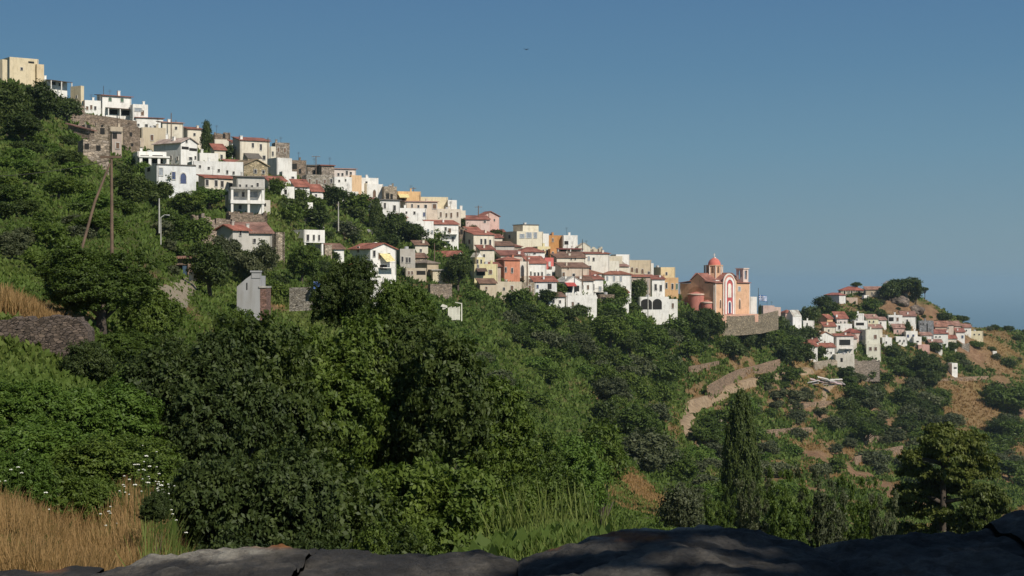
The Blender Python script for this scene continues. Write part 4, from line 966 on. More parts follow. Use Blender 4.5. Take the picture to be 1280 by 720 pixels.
RED, REDB, BRN, PNK = (.39,.14,.095), (.31,.115,.08), (.25,.14,.095), (.43,.24,.19)
CR, CRL, TAN, OCH, YEL, ORG, SAL, PINK = (.66,.56,.38), (.70,.64,.52), (.47,.385,.275), (.52,.38,.20), (.70,.62,.36), (.62,.30,.12), (.58,.24,.145), (.62,.42,.36)
WG = (.62,.62,.60)
HOUSES = []
def house(label, xc, yb, L, R, yt, wall=WHITE, roof='flat', rc=RED, a=35, win=(), auto=None, Y=None, name='house', cat='house', ch=(), d=None, wt=None, extra=None, rise=.27, group=None, foot=4.0, ymin=140, fr=True, porch=(), over=.35, shutter='d'):
    """xc, yb: photo position of the nearest ground corner; L, R: how far the left and right faces reach from it; yt: eave row"""
    Y = hit(xc, yb, ymin) if Y is None else Y
    A = R_(a)+math.atan((640-xc)/F); c, s = math.cos(A), math.sin(A); k = Y/F; X0 = (xc-640)*k
    tr = (xc+max(R, .01)-640)/F; tl = (xc-max(L, .01)-640)/F
    wr = (tr*Y-X0)/(c-tr*s) if R else (d or 7.0)
    wl = (X0-tl*Y)/(s+tl*c) if L else (d or 7.0)
    cap = (d or 8)*(1.6 if d else 2.4)
    if wl <= 0 or wl > cap: wl = cap if L > 6 else (d or 7)
    if L and L <= 6: wl = max(wl, .6*(d or 6))
    h = (yb-yt)*k; z0 = (HZ-yb)*k
    root = empty(name, (X0, Y, z0), A)
    tag(root, label, cat, group)
    wm = wall if not isinstance(wall, tuple) else plaster(wall)
    tint = wm
    mb = MB(); e = .22
    if roof == 'flat':
        ph = min(.45, h*.15); mb.box(0, 0, -foot, wr, wl, h-ph)
        for b_ in ((0,0,wr,e), (0,wl-e,wr,wl), (0,e,e,wl-e), (wr-e,e,wr,wl-e)): mb.box(b_[0], b_[1], h-ph, b_[2], b_[3], h)
    elif roof in ('none', 'ruin'):
        n = 7 if roof == 'ruin' else 1
        rr = random.Random(int(xc*7+yb))
        for (ax, ay, bx, by, nx, ny) in ((0,0,wr,0,0,1), (0,0,0,wl,1,0), (wr,0,wr,wl,-1,0), (0,wl,wr,wl,0,-1)):
            for i in range(n):
                f0, f1 = i/n, (i+1)/n; hh = h*(1-(rr.random()*.35 if roof == 'ruin' else 0)); t = .45
                xs = sorted([ax+(bx-ax)*f0, ax+(bx-ax)*f1, ax+(bx-ax)*f0+nx*t]); ys = sorted([ay+(by-ay)*f0, ay+(by-ay)*f1, ay+(by-ay)*f0+ny*t])
                mb.box(xs[0], ys[0], -foot, xs[-1], ys[-1], hh)
    elif roof in ('gr', 'gl', 'hip', 'sr', 'sl'):
        mb.box(0, 0, -foot, wr, wl, h)
        if roof == 'gr': mb.prism([(0,0,h),(wr,0,h),(wr/2,0,h+rise*wr/2*1.35)], (0,wl,0))
        if roof == 'gl': mb.prism([(0,0,h),(0,wl,h),(0,wl/2,h+rise*wl/2*1.35)], (wr,0,0))
        if roof == 'sr': mb.prism([(0,0,h),(0,wl,h),(0,wl,h+rise*wl)], (wr,0,0))     # slopes down towards the right hand face
        if roof == 'sl': mb.prism([(0,0,h),(wr,0,h),(wr,0,h+rise*wr)], (0,wl,0))
    mb.obj('wall', [wm], root)
    # roofs: slabs with real thickness
    o = over; th = .16; rm = MB()
    def slabq(p, q, r, t_):
        rm.prism([p, q, r, t_], (0, 0, th))
    g_ = .012
    if roof == 'gr':
        H = rise*wr/2*1.35; sl_ = H/(wr/2); 
        slabq((-o,-o,h-o*sl_+g_),(wr/2,-o,h+H+g_),(wr/2,wl+o,h+H+g_),(-o,wl+o,h-o*sl_+g_)); slabq((wr/2,-o,h+H+g_),(wr+o,-o,h-o*sl_+g_),(wr+o,wl+o,h-o*sl_+g_),(wr/2,wl+o,h+H+g_))
    if roof == 'gl':
        H = rise*wl/2*1.35; sl_ = H/(wl/2)
        slabq((-o,-o,h-o*sl_+g_),(wr+o,-o,h-o*sl_+g_),(wr+o,wl/2,h+H+g_),(-o,wl/2,h+H+g_)); slabq((-o,wl/2,h+H+g_),(wr+o,wl/2,h+H+g_),(wr+o,wl+o,h-o*sl_+g_),(-o,wl+o,h-o*sl_+g_))
    if roof == 'sr': slabq((-o,-o,h-o*rise+g_),(wr+o,-o,h-o*rise+g_),(wr+o,wl+o,h+rise*(wl+o)+g_),(-o,wl+o,h+rise*(wl+o)+g_))
    if roof == 'sl': slabq((-o,-o,h-o*rise+g_),(wr+o,-o,h+rise*(wr+o)+g_),(wr+o,wl+o,h+rise*(wr+o)+g_),(-o,wl+o,h-o*rise+g_))
    if roof == 'hip':
        m_ = min(wr, wl)/2; H = rise*m_*1.5; x0, x1, y0, y1 = -o, wr+o, -o, wl+o
        if wr >= wl: r0 = (x0+m_+o, (y0+y1)/2, h+H); r1 = (x1-m_-o, (y0+y1)/2, h+H)
        else: r0 = ((x0+x1)/2, y0+m_+o, h+H); r1 = ((x0+x1)/2, y1-m_-o, h+H)
        B = [(x0,y0,h-.05),(x1,y0,h-.05),(x1,y1,h-.05),(x0,y1,h-.05)]; T = [(p[0],p[1],h+.10) for p in B]
        if wr >= wl: F_ = [(4,5,9,8),(5,6,9),(6,7,8,9),(7,4,8)]
        else: F_ = [(4,5,8),(5,6,9,8),(6,7,9),(7,4,8,9)]
        rm.add(B+T+[r0, r1], [(3,2,1,0),(0,1,5,4),(1,2,6,5),(2,3,7,6),(3,0,4,7)]+F_)
    if rm.v: rm.obj('roof', tile(rc) if isinstance(rc, tuple) else rc, root)
    # openings
    def put(face, u, z, w, hh, kd='d'):
        arch = kd.isupper(); kk = kd.lower()
        hole = kk == 'k'
        o1 = mk('opening' if hole or arch else 'window', wmesh('archframe' if arch and fr else 'arch' if arch else 'hole' if hole else 'frame', FRAMEW if (not hole and not (arch and not fr)) else PC[kk]), root)
        if hole and not arch: o1.name = 'opening'
        elif z < .35 and hh > 1.7: o1.name = 'door'
        else: o1.name = 'window'
        if face == 'r': o1.location = (u, 0, z)
        else: o1.location = (0, u, z); o1.rotation_euler = (0, 0, -math.pi/2)
        o1.scale = (w, 1, hh)
        if not hole or (arch and fr):
            o2 = mk('pane', wmesh('arch' if arch else 'pane', PC[kk]), o1)
    for it in win:
        face, px, py, w, hh = it[:5]; kd = it[5] if len(it) > 5 else shutter
        t = (px-640)/F
        if face == 'r': u = (t*Y-X0)/(c-t*s); yy = Y+u*s; wm_ = w*yy/F/c
        else: u = (X0-t*Y)/(s+t*c); yy = Y+u*c; wm_ = w*yy/F/max(s, .25)
        H_ = hh*yy/F; zc = (HZ-py)*yy/F-z0; lim = wr if face == 'r' else wl
        u = min(max(u, wm_*.6), lim-wm_*.6)
        put(face, u, min(max(zc-H_/2, .0 if hh > 6 else .1), h+ (0 if roof != 'gr' else 1.5)-H_), wm_, H_, kd)
    if auto:
        nl, nr, rows = auto; rr = random.Random(int(xc*13+yb*3)); fh = h/rows
        ww = min(1.0, fh*.34); wh = min(1.55, fh*.5)
        for face, n, ln in (('l', nl, wl), ('r', nr, wr)):
            for j in range(rows):
                for i in range(n):
                    u = ln*(i+.5+rr.uniform(-.12, .12))/n
                    dr = (j == 0 and rr.random() < .3)
                    put(face, u, j*fh+(.02 if dr else fh*.30), min(ww, ln/n*.6), wh*(1.35 if dr else 1), rr.choice((shutter, shutter, 'd', 'n')) if shutter == 'd' else shutter)
    for q in ch:
        cb = MB(); cs = .32; zt = h+q[2]; cb.box(q[0]*wr-cs, q[1]*wl-cs, h-1.0, q[0]*wr+cs, q[1]*wl+cs, zt); cb.box(q[0]*wr-cs-.07, q[1]*wl-cs-.07, zt, q[0]*wr+cs+.07, q[1]*wl+cs+.07, zt+.12)
        cb.obj('chimney', plaster(WHITE), root)
    rq = random.Random(int(xc*31+yb*7)); sq_ = wr > 3 and wl > 2.5 and h > 2.2
    if sq_ and not ch and roof not in ('ruin', 'none') and rq.random() < .6:
        hr_ = h+(rise*min(wr, wl)*.35 if roof != 'flat' else 0); u_, v_ = wr*rq.uniform(.15, .85), wl*rq.uniform(.25, .6); cs = rq.uniform(.2, .3)
        cb = MB(); cb.box(u_-cs, v_-cs, h-.6, u_+cs, v_+cs, hr_+.8); cb.box(u_-cs-.06, v_-cs-.06, hr_+.8, u_+cs+.06, v_+cs+.06, hr_+.9); cb.obj('chimney', wm, root)
    if sq_ and rq.random() < .35:
        u_, v_ = wr*rq.uniform(.2, .8), wl*rq.uniform(.3, .7); hh_ = h+rq.uniform(1.6, 2.4)
        ab = MB(); ab.tube([(u_,v_,h-.3),(u_,v_,hh_)], .035, 4)
        for z_ in (hh_-.05, hh_-.3, hh_-.5): ab.box(u_-.45, v_-.02, z_, u_+.45, v_+.02, z_+.03)
        ab.obj('aerial', IRON, root)
    if sq_ and roof == 'flat' and rq.random() < .3:
        u_, v_ = wr*rq.uniform(.3, .7), wl*rq.uniform(.4, .7); tb = MB(); tb.lathe([(.01,h-.4),(.5,h-.4),(.5,h+.55),(.01,h+.62)], u_, v_, 12); tb.obj('water_tank', simple((.5,.5,.5), .5, 'tank_metal'), root)
    if sq_ and wr > 4:
        pb_ = MB(); u_ = wr*rq.choice((.03, .97)); pb_.tube([(u_,-.07,.1),(u_,-.07,h-.05)], .05, 5); pb_.obj('downpipe', simple((.35,.33,.30), .7, 'downpipe'), root)
    # porches: (u0, u1, z, depth, colour) slab on posts in front of the right hand face
    for q in porch:
        u0, u1, z, dp, col = q; u0 *= wr; u1 *= wr; z *= h
        pb = MB(); pb.prism([(u0,-.02,z+.1),(u1,-.02,z+.1),(u1,-dp,z-.15),(u0,-dp,z-.15)], (0,0,.14)); pb.obj('porch_roof', col, root)
        n = max(2, int((u1-u0)/2.6)+1)
        for i in range(n):
            pp = MB(); x = u0+.15+(u1-u0-.3)*i/(n-1); pp.box(x-.12, -dp+.05, -foot+1, x+.12, -dp+.29, z-.14); pp.obj('post', plaster(WHITE), root)
    if extra: extra(root, wr, wl, h)
    HOUSES.append((label, xc, yb, round(Y), round(wr, 1), round(wl, 1), round(h, 1)))
    return root

def balcony(face, f0, f1, z, dp=1.3, col=None):
    def fn(root, wr, wl, h):
        mb = MB(); ln = wr if face == 'r' else wl; u0, u1 = f0*ln, f1*ln; zz = z*h
        mb.box(u0, -dp, zz-.15, u1, -.01, zz); 
        mb2 = MB(); mb2.tube([(u0+.05,-dp+.05,zz+.95),(u1-.05,-dp+.05,zz+.95)], .035, 5)
        n = int((u1-u0)/.35)
        for i in range(n+1): mb2.tube([(u0+.05+(u1-u0-.1)*i/n,-dp+.05,zz),(u0+.05+(u1-u0-.1)*i/n,-dp+.05,zz+.95)], .018, 4, 0, False)
        o = mb.obj('balcony', col or plaster(WHITE), root); o2 = mb2.obj('railing', IRON, o)
        if face == 'l': o.rotation_euler = (0, 0, -math.pi/2); o.scale = (-1, 1, 1)
    return fn
def awning(face, f0, f1, z, dp, col):
    def fn(root, wr, wl, h):
        mb = MB(); ln = wr if face == 'r' else wl; u0, u1 = f0*ln, f1*ln; zz = z*h
        mb.prism([(u0,-.03,zz),(u1,-.03,zz),(u1,-dp,zz-dp*.5),(u0,-dp,zz-dp*.5)], (0,0,.05))
        o = mb.obj('awning', col, root)
    return fn
def parapet_balls(face, n):
    def fn(root, wr, wl, h):
        for i in range(n):
            mb = MB(); x = wr*(i+.5)/n; mb.box(x-.2,-.03,h,x+.2,.25,h+.45); mb.obj('merlon', plaster(WHITE), root)
    return fn
def both(*fs):
    def fn(*a):
        for f in fs: f(*a)
    return fn
REDC = simple((.42,.07,.06), .8, 'red_cloth'); YELC = simple((.72,.62,.30), .8, 'yellow_cloth'); WOODD = simple((.10,.06,.045), .8, 'dark_timber'); CONC = simple((.42,.40,.36), .9, 'concrete'); DKROOF = simple((.13,.115,.10), .9, 'weathered_roof')

B = house
GV = 'cream and white houses of the top left corner'
# ---- top left
B('cream plastered house cut off by the left edge at the very top of the village', 3, 102, 12, 6, 74, CR, a=40, auto=(1,0,1))
B('big cream yellow flat roofed house on the top left skyline', 12, 100, 6, 36, 71, CR, a=20, win=[('r',39,78,6,2.5,'k'),('r',27,86,3,4)], d=9)
B('narrow cream annex joined to the right of the big cream yellow house', 46, 101, 1, 9, 80, (.66,.53,.34), a=20, d=6)
B('white house with a slanting dark pergola and tall chimney at the top left', 57, 112, 40, 27, 99, WHITE, a=38, ch=[(.55,.4,1.6)], win=[('r',66,104,5,4,'k'),('r',76,106,4,4,'k'),('l',45,104,4,5)], porch=[(0,1,.9,2.2,WOODD)], d=11)
B('cream tower like house standing alone on the skyline left of the white villa', 101, 134, 13, 4, 107, CR, a=40, win=[('l',96,121,2.5,4)], name='tower_house', cat='house')
B('low white wall building left of the white villa', 106, 143, 2, 20, 125, WHITE, a=12, win=[('r',109,135,3,5,'n'),('r',114,134,3,6,'n'),('r',119,135,3,5)], d=6)
def villa_top(root, wr, wl, h):
    mb = MB(); mb.box(-.03,.3,h*.45,.0,.6,h); mb.tube([(wr*.12,1.5,h),(wr*.12,1.5,h+2.6)], .07, 6); o = mb.obj('antenna', IRON, root)
    dsh = MB(); dsh.lathe([(.02,0),(.28,.05),(.45,.18)], wr*.3, 1.2, 14); dsh.obj('dish', plaster(WHITE), root)
B('white two storey villa with green shutters and a thin red roof on the upper skyline', 128, 148, 7, 36, 119, WHITE, 'sr', REDB, a=22, rise=.10, ch=[(.62,.3,1.4)], over=.5,
  win=[('r',137.5,124,4,5.5,'g'),('r',152.5,125,4,5.5,'g'),('r',141,140,10,6,'k'),('r',157,141,8,6,'k'),('l',124,124,2,6,'n')], extra=villa_top, porch=[(.1,.95,.45,1.8,WOODD)])
B('white glazed sun room joined to the right of the upper white villa', 166, 151, 2, 19, 130, WHITE, a=12, win=[('r',172,137,10,5,'y'),('r',178,141,4,7,'n')], d=6)
B('low white terrace building with a red edged roof below the glazed sun room', 170, 158, 2, 34, 147, WHITE, 'sr', REDB, a=10, rise=.05, d=5)
B('brown stone wall house with bare windows under the tower house', 84, 150, 4, 22, 131, stone((.32,.24,.18),3.6), 'flat', a=15, win=[('r',95,141,3,5,'k')], d=6)
B('wide tan stone ruin across the slope under the upper white villa', 106, 176, 14, 32, 152, stone((.36,.285,.205),3.6), 'ruin', a=14, win=[('r',111,160,4,8,'k'),('r',128,164,5,8,'k')], name='ruined_house', d=8)
B('small hut with a sloping dusty red roof and white gable end at the upper left', 113, 181, 28, 5, 163, BROWNSTONE, 'sr', (.26,.13,.10), a=50, rise=.25, name='hut', win=[('l',100,172,4,5,'k')])
B('grey brown stone house with two square windows, lowest at the upper left', 104, 196, 5, 32, 174, stone((.36,.29,.22),2.0), a=10, win=[('r',108.5,183,5,7,'k'),('r',123,185,5,7,'k')], d=7)
B('stone house with a red timber doorway under a small flat roof', 140, 191, 3, 12, 165, (.42,.34,.29), 'sr', DKROOF, a=15, rise=.1, win=[('r',143,170,5,7,'k'),('r',147,182,5,9,'n')], d=6)
B('tan plastered house with a dark open doorway between the wide ruin and the rounded one', 136, 176, 3, 20, 158, (.48,.40,.30), 'flat', a=16, win=[('r',141,168,5,8,'k')], d=6)
B('rounded brown stone ruin with one small window left of the tan walls', 154, 186, 5, 21, 160, BROWNSTONE, 'gr', stone((.26,.20,.145)), a=18, win=[('r',163.5,168,3,5,'k'),('r',165,181,3,4,'k')], name='ruined_house', rise=.35, d=7, over=.02)
B('white terrace house with a row of three small square windows under the skyline', 168, 170, 1, 33, 152, WHITE, a=8, win=[('r',173,156,3,3),('r',183,157,4,4),('r',193,158.5,4,4)], d=6)
B('tan plastered house with one dark window behind the dark shrubs', 177, 184, 3, 30, 159, (.55,.47,.34), a=10, win=[('r',190,172,4,8,'n')], d=7)
B('cream skyline house behind a dark pole, right of the tan house', 203, 176, 3, 26, 153, CRL, 'sr', PNK, a=16, rise=.12, win=[('r',209,170,3,6,'n'),('r',220,160,3,4)], d=7, ch=[(.4,.4,.9)])
B('white house with a red roof just left of the cypress', 234, 175, 3, 19, 161, CRL, 'sr', REDB, a=20, rise=.2, win=[('r',243,168,3,4)], d=6)
# ---- the white group in the left centre
B('small white cottage with a pink roof and stout chimney above the big white house', 206, 190, 7, 18, 178, WHITE, 'sr', PNK, a=25, rise=.28, ch=[(.15,.15,1.9)], d=5)
B('big white house with a gable end and a row of three attic windows', 226, 212, 34, 21, 178, WHITE, 'gr', (.55,.42,.35), a=42, rise=.34, fr=True,
  win=[('r',233,176,2.2,5),('r',231.5,185,7,3.5,'k'),('r',241.5,187,7.5,3.5,'k'),('l',214,197,3,5.5,'n'),('l',222,198,2.5,5,'n'),('r',238,198,4,4),('r',244,197,2,4.5)])
def porch_white(root, wr, wl, h):
    mb = MB()
    for i in range(4): x = wr*i/3*.93; mb.box(x, -2.6, -1, x+.5, -2.2, h*.66)
    mb.obj('pillar', plaster(WHITE), root)
    m2 = MB(); m2.box(-.2,-2.8,h*.66,wr+.2,-.02,h*.66+.3); m2.obj('porch_roof', plaster(WHITE), root)
    m3 = MB(); m3.box(-.2,-3.0,-1.6,wr+.3,-2.65,.6); m3.box(-.5,-3.0,-1.6,-.2,1.5,.6); m3.obj('terrace_wall', plaster(WHITE), root)
B('white house with a deep shaded porch on thick white pillars', 172, 215, 6, 36, 189, WHITE, a=8, win=[('r',181,199,10,10,'k'),('r',197,199,12,10,'k')], extra=porch_white, d=6)
def hedge_house(root, wr, wl, h):
    mb = MB(); mb.box(0,-.12,h-.02,wr,.3,h+.18); mb.obj('coping', DKROOF, root)
B('white house with blue framed windows, one of them arched, above the green bushes', 196, 243, 15, 49, 206, (.72,.73,.72), a=16, extra=hedge_house,
  win=[('r',201,214.5,6,11,'y'),('r',217,219.5,5,11,'b'),('r',229,223,6.5,13,'B'),('l',186,212,6,5,'k')], d=9)
hb_ = hit(214, 215, 140)
B('long whitewashed house with small dark windows right of the arched window house', 240, 226, 6, 64, 201, (.74,.73,.70), a=10, win=[('r',242,208,3.5,5),('r',250,208,3,3.5),('r',261,210,3,3.5),('r',273.5,213,3,4),('r',284,215,3,5),('r',292,216,3,4)], d=8)
B('white box house with a grey parapet right of the big gabled house', 249, 205, 2, 24, 191, WHITE, a=10, d=5)
B('small house with a bright red roof under the cypress', 268, 200, 2, 14, 187, CRL, 'sr', RED, a=14, rise=.42, win=[('r',277,196,3,6)], d=6)
B('low white wall house behind the cypress with a flat top', 268, 186, 2, 22, 174, CRL, a=10, d=6)
B('small brown stone ruin on the skyline right of the cypress', 268, 176, 3, 20, 165, BROWNSTONE, 'ruin', a=12, win=[('r',280,170,3,6,'k')], d=6, name='ruined_house')
B('white house with a dark red lean to roof left of the skyline villa', 290, 190, 2, 18, 178, WHITE, 'sr', REDB, a=14, rise=.22, win=[('r',300,185,3,4)], d=6)
B('cream two storey villa with a red roof and white chimney on the skyline', 300, 206, 6, 37, 175, CRL, 'sr', REDB, a=20, rise=.20, ch=[(.06,.1,1.0)], win=[('r',316,181.5,3,6.5),('r',326,184,3,9),('r',313,198,4,6,'n'),('r',330,197,4,6)], d=9, extra=awning('r',.12,.62,.48,3.2,DKROOF))
B('brown stone tower house with tall niches on the skyline', 344, 204, 4, 18, 178, stone((.33,.27,.21),2.0), a=14, win=[('r',348,187,3,7,'n'),('r',356,188,3,7,'n')], d=6, name='tower_house')
B('narrow cream house squeezed left of the stone tower house', 338, 205, 1, 7, 183, CRL, a=10, win=[('r',341,192,2.5,6)], d=5)
B('ochre stone house with a long faded tile roof and gable end', 305, 222, 20, 30, 206, stone((.45,.36,.22),2.2), 'gr', (.34,.25,.15), a=38, rise=.30, win=[('r',319,214,3.5,5.5),('r',329,215,3.5,5),('l',290,206,3,3,'n')])
B('large blank white block on the ridge right of the ochre stone house', 346, 224, 12, 19, 197, (.72,.70,.65), a=30)
B('low white cube at the right foot of the blank white block', 353, 230, 2, 18, 214, WHITE, a=15, win=[('r',366,222,4,3)], d=5)
B('pale row house with four tall windows under a red roof', 256, 246, 8, 40, 222, (.66,.60,.50), 'sr', RED, a=24, rise=.20, win=[('r',258.5,228,4,9),('r',270,229,4,9),('r',277.5,230,4,9),('r',288,233,4,9)], d=9)
B('grey weathered house with small windows right of the pale row house', 296, 252, 2, 35, 221, (.52,.50,.46), 'sr', DKROOF, a=12, rise=.08, win=[('r',300,233,3,6),('r',308,233,3,6),('r',315,234,3,6),('r',322,231,3,6)], d=6)
def loggia(root, wr, wl, h):
    for x in (0, wr*.5, wr-.4):
        mb = MB(); mb.box(x,-2.2,-1.5,x+.4,-1.8,h*1.0); mb.obj('post', plaster(WHITE), root)
    mb = MB(); mb.box(-.1,-2.35,h*.36,wr+.1,-.01,h*.50); mb.obj('balcony', plaster(WHITE), root)
    mb = MB(); mb.box(-.1,-2.35,h*.94,wr+.1,-.01,h*1.02); mb.obj('porch_roof', CONC, root)
B('white house with an open two bay loggia above the ruined brown walls', 286, 266, 3, 41, 235, WHITE, a=10, win=[('r',294,243,9,6,'y'),('r',304,243,4,7),('r',316,243,14,8,'y'),('r',300,259,4,6)], extra=loggia, d=6)
# ---- ruins
B('roofless brown earth walls left of the red roofed ruin', 252, 304, 14, 42, 266, stone((.33,.255,.19),2.6), 'ruin', a=25, name='ruined_house', d=9)
B('stone ruin with a collapsed red roof among olive trees', 291, 324, 20, 20, 287, (.50,.47,.42), 'gl', RED, a=45, rise=.30, win=[('r',300,290,3,8),('l',282,300,3,5)], name='ruined_house')
B('old grey house with a brown tile roof right of the collapsed red roof', 304, 326, 2, 36, 291, (.55,.53,.48), 'sr', (.30,.16,.12), a=12, rise=.30, win=[('r',318,301,4,6),('r',330,302,3,6)], d=8)
B('tall narrow stone tower with a white edge at the right end of the ruins', 345, 328, 12, 11, 290, TANSTONE, 'none', a=40, name='ruined_tower', cat='ruin', win=[('l',338,300,2,5,'k')])
B('stepped stone enclosure wall above the ruins', 286, 280, 3, 48, 264, BROWNSTONE, 'ruin', a=10, name='ruined_house', d=5)
def pillars(root, wr, wl, h):
    for x, y in ((.2,.2),(wr-.6,.2),(.2,wl-.6)):
        mb = MB(); mb.box(x,y,-5.2,x+.42,y+.42,-.02); mb.obj('pillar', plaster(WHITE), root)
def cubic(label, xc, yb, L, R, yt, **k):
    return house(label, xc, yb, L, R, yt, foot=.02, **k)
cubic('small white cubic house raised on white pillars above the trees', 380, 303, 22, 26, 287, wall=WHITE, a=38, win=[('l',370,295,5,8,'y'),('r',384.5,297,3.5,9),('r',392,297,2.5,8,'d'),('r',398.5,297,2.5,8,'d')], extra=pillars, Y=300)
B('concrete ground floor with dark openings beneath the white cubic house', 384, 322, 14, 20, 305, (.40,.36,.30), a=38, win=[('r',392,314,5,6,'k'),('r',400,315,5,6,'k')], Y=302)
B('low stone hut right of the white cubic house', 406, 322, 2, 9, 306, TANSTONE, a=14, d=4, name='hut')
B('small white pigeon house sunk in the trees of the hollow', 384, 260, 2, 7, 253, WHITE, a=20, d=3, name='hut')
# ---- ridge, centre left
B('brown stone house with a dark porch on the ridge right of the blank white block', 364, 222, 4, 19, 200, BROWNSTONE, a=14, win=[('r',368,208,6,7,'k'),('r',375,214,3,6,'k')], d=7)
B('low brown house with a dark flat roof and a tall aerial on the ridge', 384, 222, 3, 17, 207, stone((.30,.24,.18),2.0), 'sr', DKROOF, a=12, rise=.1, win=[('r',392,215,3,5,'k')], d=6)
B('stone house with three tall windows below the ridge', 383, 241, 3, 34, 218, stone((.38,.33,.26),2.2), a=12, win=[('r',387,226.5,3,8,'n'),('r',396,227.5,3,8,'n'),('r',406,227,3,6,'n'),('r',414,226,3,6)], d=8)
B('brown stone house on the ridge with a thin red roof edge', 402, 224, 3, 16, 207, stone((.34,.28,.22),2.2), 'sr', REDB, a=12, rise=.1, d=6)
B('white cottage with a red roof, the left of two in the hollow', 369, 246, 3, 18, 233, WHITE, 'sr', RED, a=16, rise=.45, win=[('r',381,242,3,3)], d=6)
B('white cottage with a red roof, the right of two in the hollow', 390, 249, 2, 14, 239, WHITE, 'sr', RED, a=16, rise=.45, win=[('r',395,244,3,3)], d=6)
B('white house with a pinkish upper storey and dark windows on the ridge', 418, 233, 2, 27, 211, (.70,.62,.56), 'sr', PNK, a=14, rise=.08, win=[('r',423,218,3,4),('r',428,218,3,4),('r',433.5,216,3,6),('r',438.5,216.5,3,4)], d=8)
B('white lower front house below the pinkish upper storey', 418, 240, 2, 22, 221, WHITE, a=14, win=[('r',424,226,2.5,3),('r',432,225,2,3)], d=4)
B('small orange plastered house beside the white roof terrace on the ridge', 439, 234, 2, 13, 219, (.72,.50,.30), a=14, d=5)
B('white flat house with a raised parapet on the ridge', 450, 240, 4, 23, 222, WHITE, a=16, win=[('r',458,228,3,3)], d=7)
B('long cream walled house with no windows at the head of the dark hollow', 458, 250, 26, 2, 229, (.68,.62,.48), a=52, d=16)
B('white house with one tall arched door beside the long cream wall', 459, 252, 2, 20, 230, WHITE, a=14, win=[('r',468,242,3.5,9,'N')], d=6)
B('grey stone house with two square windows above the hollow', 480, 256, 1, 16, 233, TANSTONE, a=12, win=[('r',484.5,245,4,7,'k'),('r',489.5,246,3,7,'k')], d=7)
B('white two storey house with four dark windows at the right edge of the hollow', 470, 273, 4, 30, 250, (.74,.72,.68), 'sr', DKROOF, a=20, rise=.08, win=[('r',471.5,256,3,7),('r',481,257,3,8),('r',493,260,4,8),('r',496,268,2.5,5,'n')], d=8)
B('bright orange house with a white striped awning on the ridge', 497, 264, 2, 29, 239, (.74,.48,.24), 'flat', a=14, win=[('r',501,250,8,4,'k'),('r',503,258,8,4,'k')], extra=awning('r',.02,.45,.85,2.0,YELC), d=8)
B('pink plastered house with a pink flat roof edge below the orange house', 507, 277, 3, 40, 252, (.66,.55,.44), 'sr', PNK, a=14, rise=.06, win=[('r',515,257,2.5,5),('r',523,258,3,4),('r',532,258,4,5,'d'),('r',543,258,6,7,'n')], d=9)
B('cream topped house on the ridge with blank upper walls', 522, 262, 2, 38, 246, (.72,.62,.42), a=8, d=8)
B('white end block of the cream topped ridge house', 560, 264, 1, 11, 250, WHITE, a=8, d=6)
B('white house with small windows and one blue grey door under the pink house', 500, 281, 4, 33, 260, WHITE, a=16, win=[('r',508,265.5,2.5,3),('r',518,266,3,4),('r',530,268,3,6,'b')], d=7)
B('tall bare white wall house dropping towards the dark trees', 512, 302, 5, 30, 276, WHITE, a=24, win=[('r',526,288,2.5,5,'y'),('r',535,289,2.5,6,'y'),('r',540,290,2.5,5,'y')], d=7)
B('white house with a red roof and two stepped balconies', 537, 302, 3, 36, 280, WHITE, 'sr', RED, a=18, rise=.22, win=[('r',549,296,3,7,'n'),('r',557,286,3,5),('r',562,288,4,6,'n'),('r',566,299,3,6)], extra=both(balcony('r',.5,.95,.45,1.4),balcony('r',.3,.7,.08,1.4)), d=8)
B('small shed of brown stone below the white house with small windows', 492, 280, 3, 17, 272, TANSTONE, 'sr', PNK, a=16, rise=.2, d=5, name='hut')
B('cream apartment house with a row of four tall windows facing the hollow', 546, 283, 3, 30, 261, (.68,.60,.50), a=12, win=[('r',551,268,2.5,7,'n'),('r',558,269,2.5,6,'n'),('r',564,269,3,7,'n'),('r',572,268,2.5,7,'n')], d=9)
B('small tower top house with a chimney at the end of the ridge', 575, 276, 2, 7, 263, CRL, a=12, ch=[(.3,.3,1.2)], d=5)
B('grey stone ruin in shade between the balcony house and the cream house', 573, 305, 2, 11, 282, BROWNSTONE, 'ruin', a=14, win=[('r',577,290,3,6,'k')], d=6, name='ruined_house')
B('white red roofed house on the skyline beside the pink house', 582, 279, 2, 30, 274, (.66,.50,.44), 'sr', REDB, a=14, rise=.25, win=[('r',606,277,3,3)], d=7)
B('pink house with a gable and a red roof on the skyline', 602, 279, 6, 22, 270, PINK, 'gr', RED, a=25, rise=.35, win=[('r',611,274,3,4),('r',618,275,2,3)], d=6)
# ---- middle village
B('cream house with three tall windows under a red roof beside the dark palm', 592, 318, 12, 26, 293, CRL, 'sr', RED, a=30, rise=.22, win=[('l',587,302,3.5,6,'n'),('r',601.5,302,3,8),('r',606.5,302,3,8),('r',612.5,303,3,8)])
B('brown walled house with a broad red roof, left below the big cream villa', 636, 322, 20, 16, 308, TANSTONE, 'hip', REDB, a=42, rise=.3, win=[('r',640,313,3,5),('r',645,314,3,4)])
B('dark tiled long roof house with a little chimney behind the orange house', 655, 326, 38, 4, 316, TANSTONE, 'sl', BRN, a=62, rise=.12, ch=[(.3,.1,.8)], d=22)
B('red roofed house half hidden behind the big cream villa', 617, 296, 2, 14, 290, PINK, 'sr', REDB, a=10, rise=.2, d=6)
def villa_mid(root, wr, wl, h):
    mb = MB(); mb.box(wr*.35,wl*.2,h,wr*.95,wl*.8,h+1.9); mb.obj('upper_floor', plaster((.72,.66,.52)), root)
    mb = MB(); mb.box(wr*.33,wl*.18,h+1.9,wr*.97,wl*.82,h+2.1); mb.obj('roof_slab', DKROOF, root)
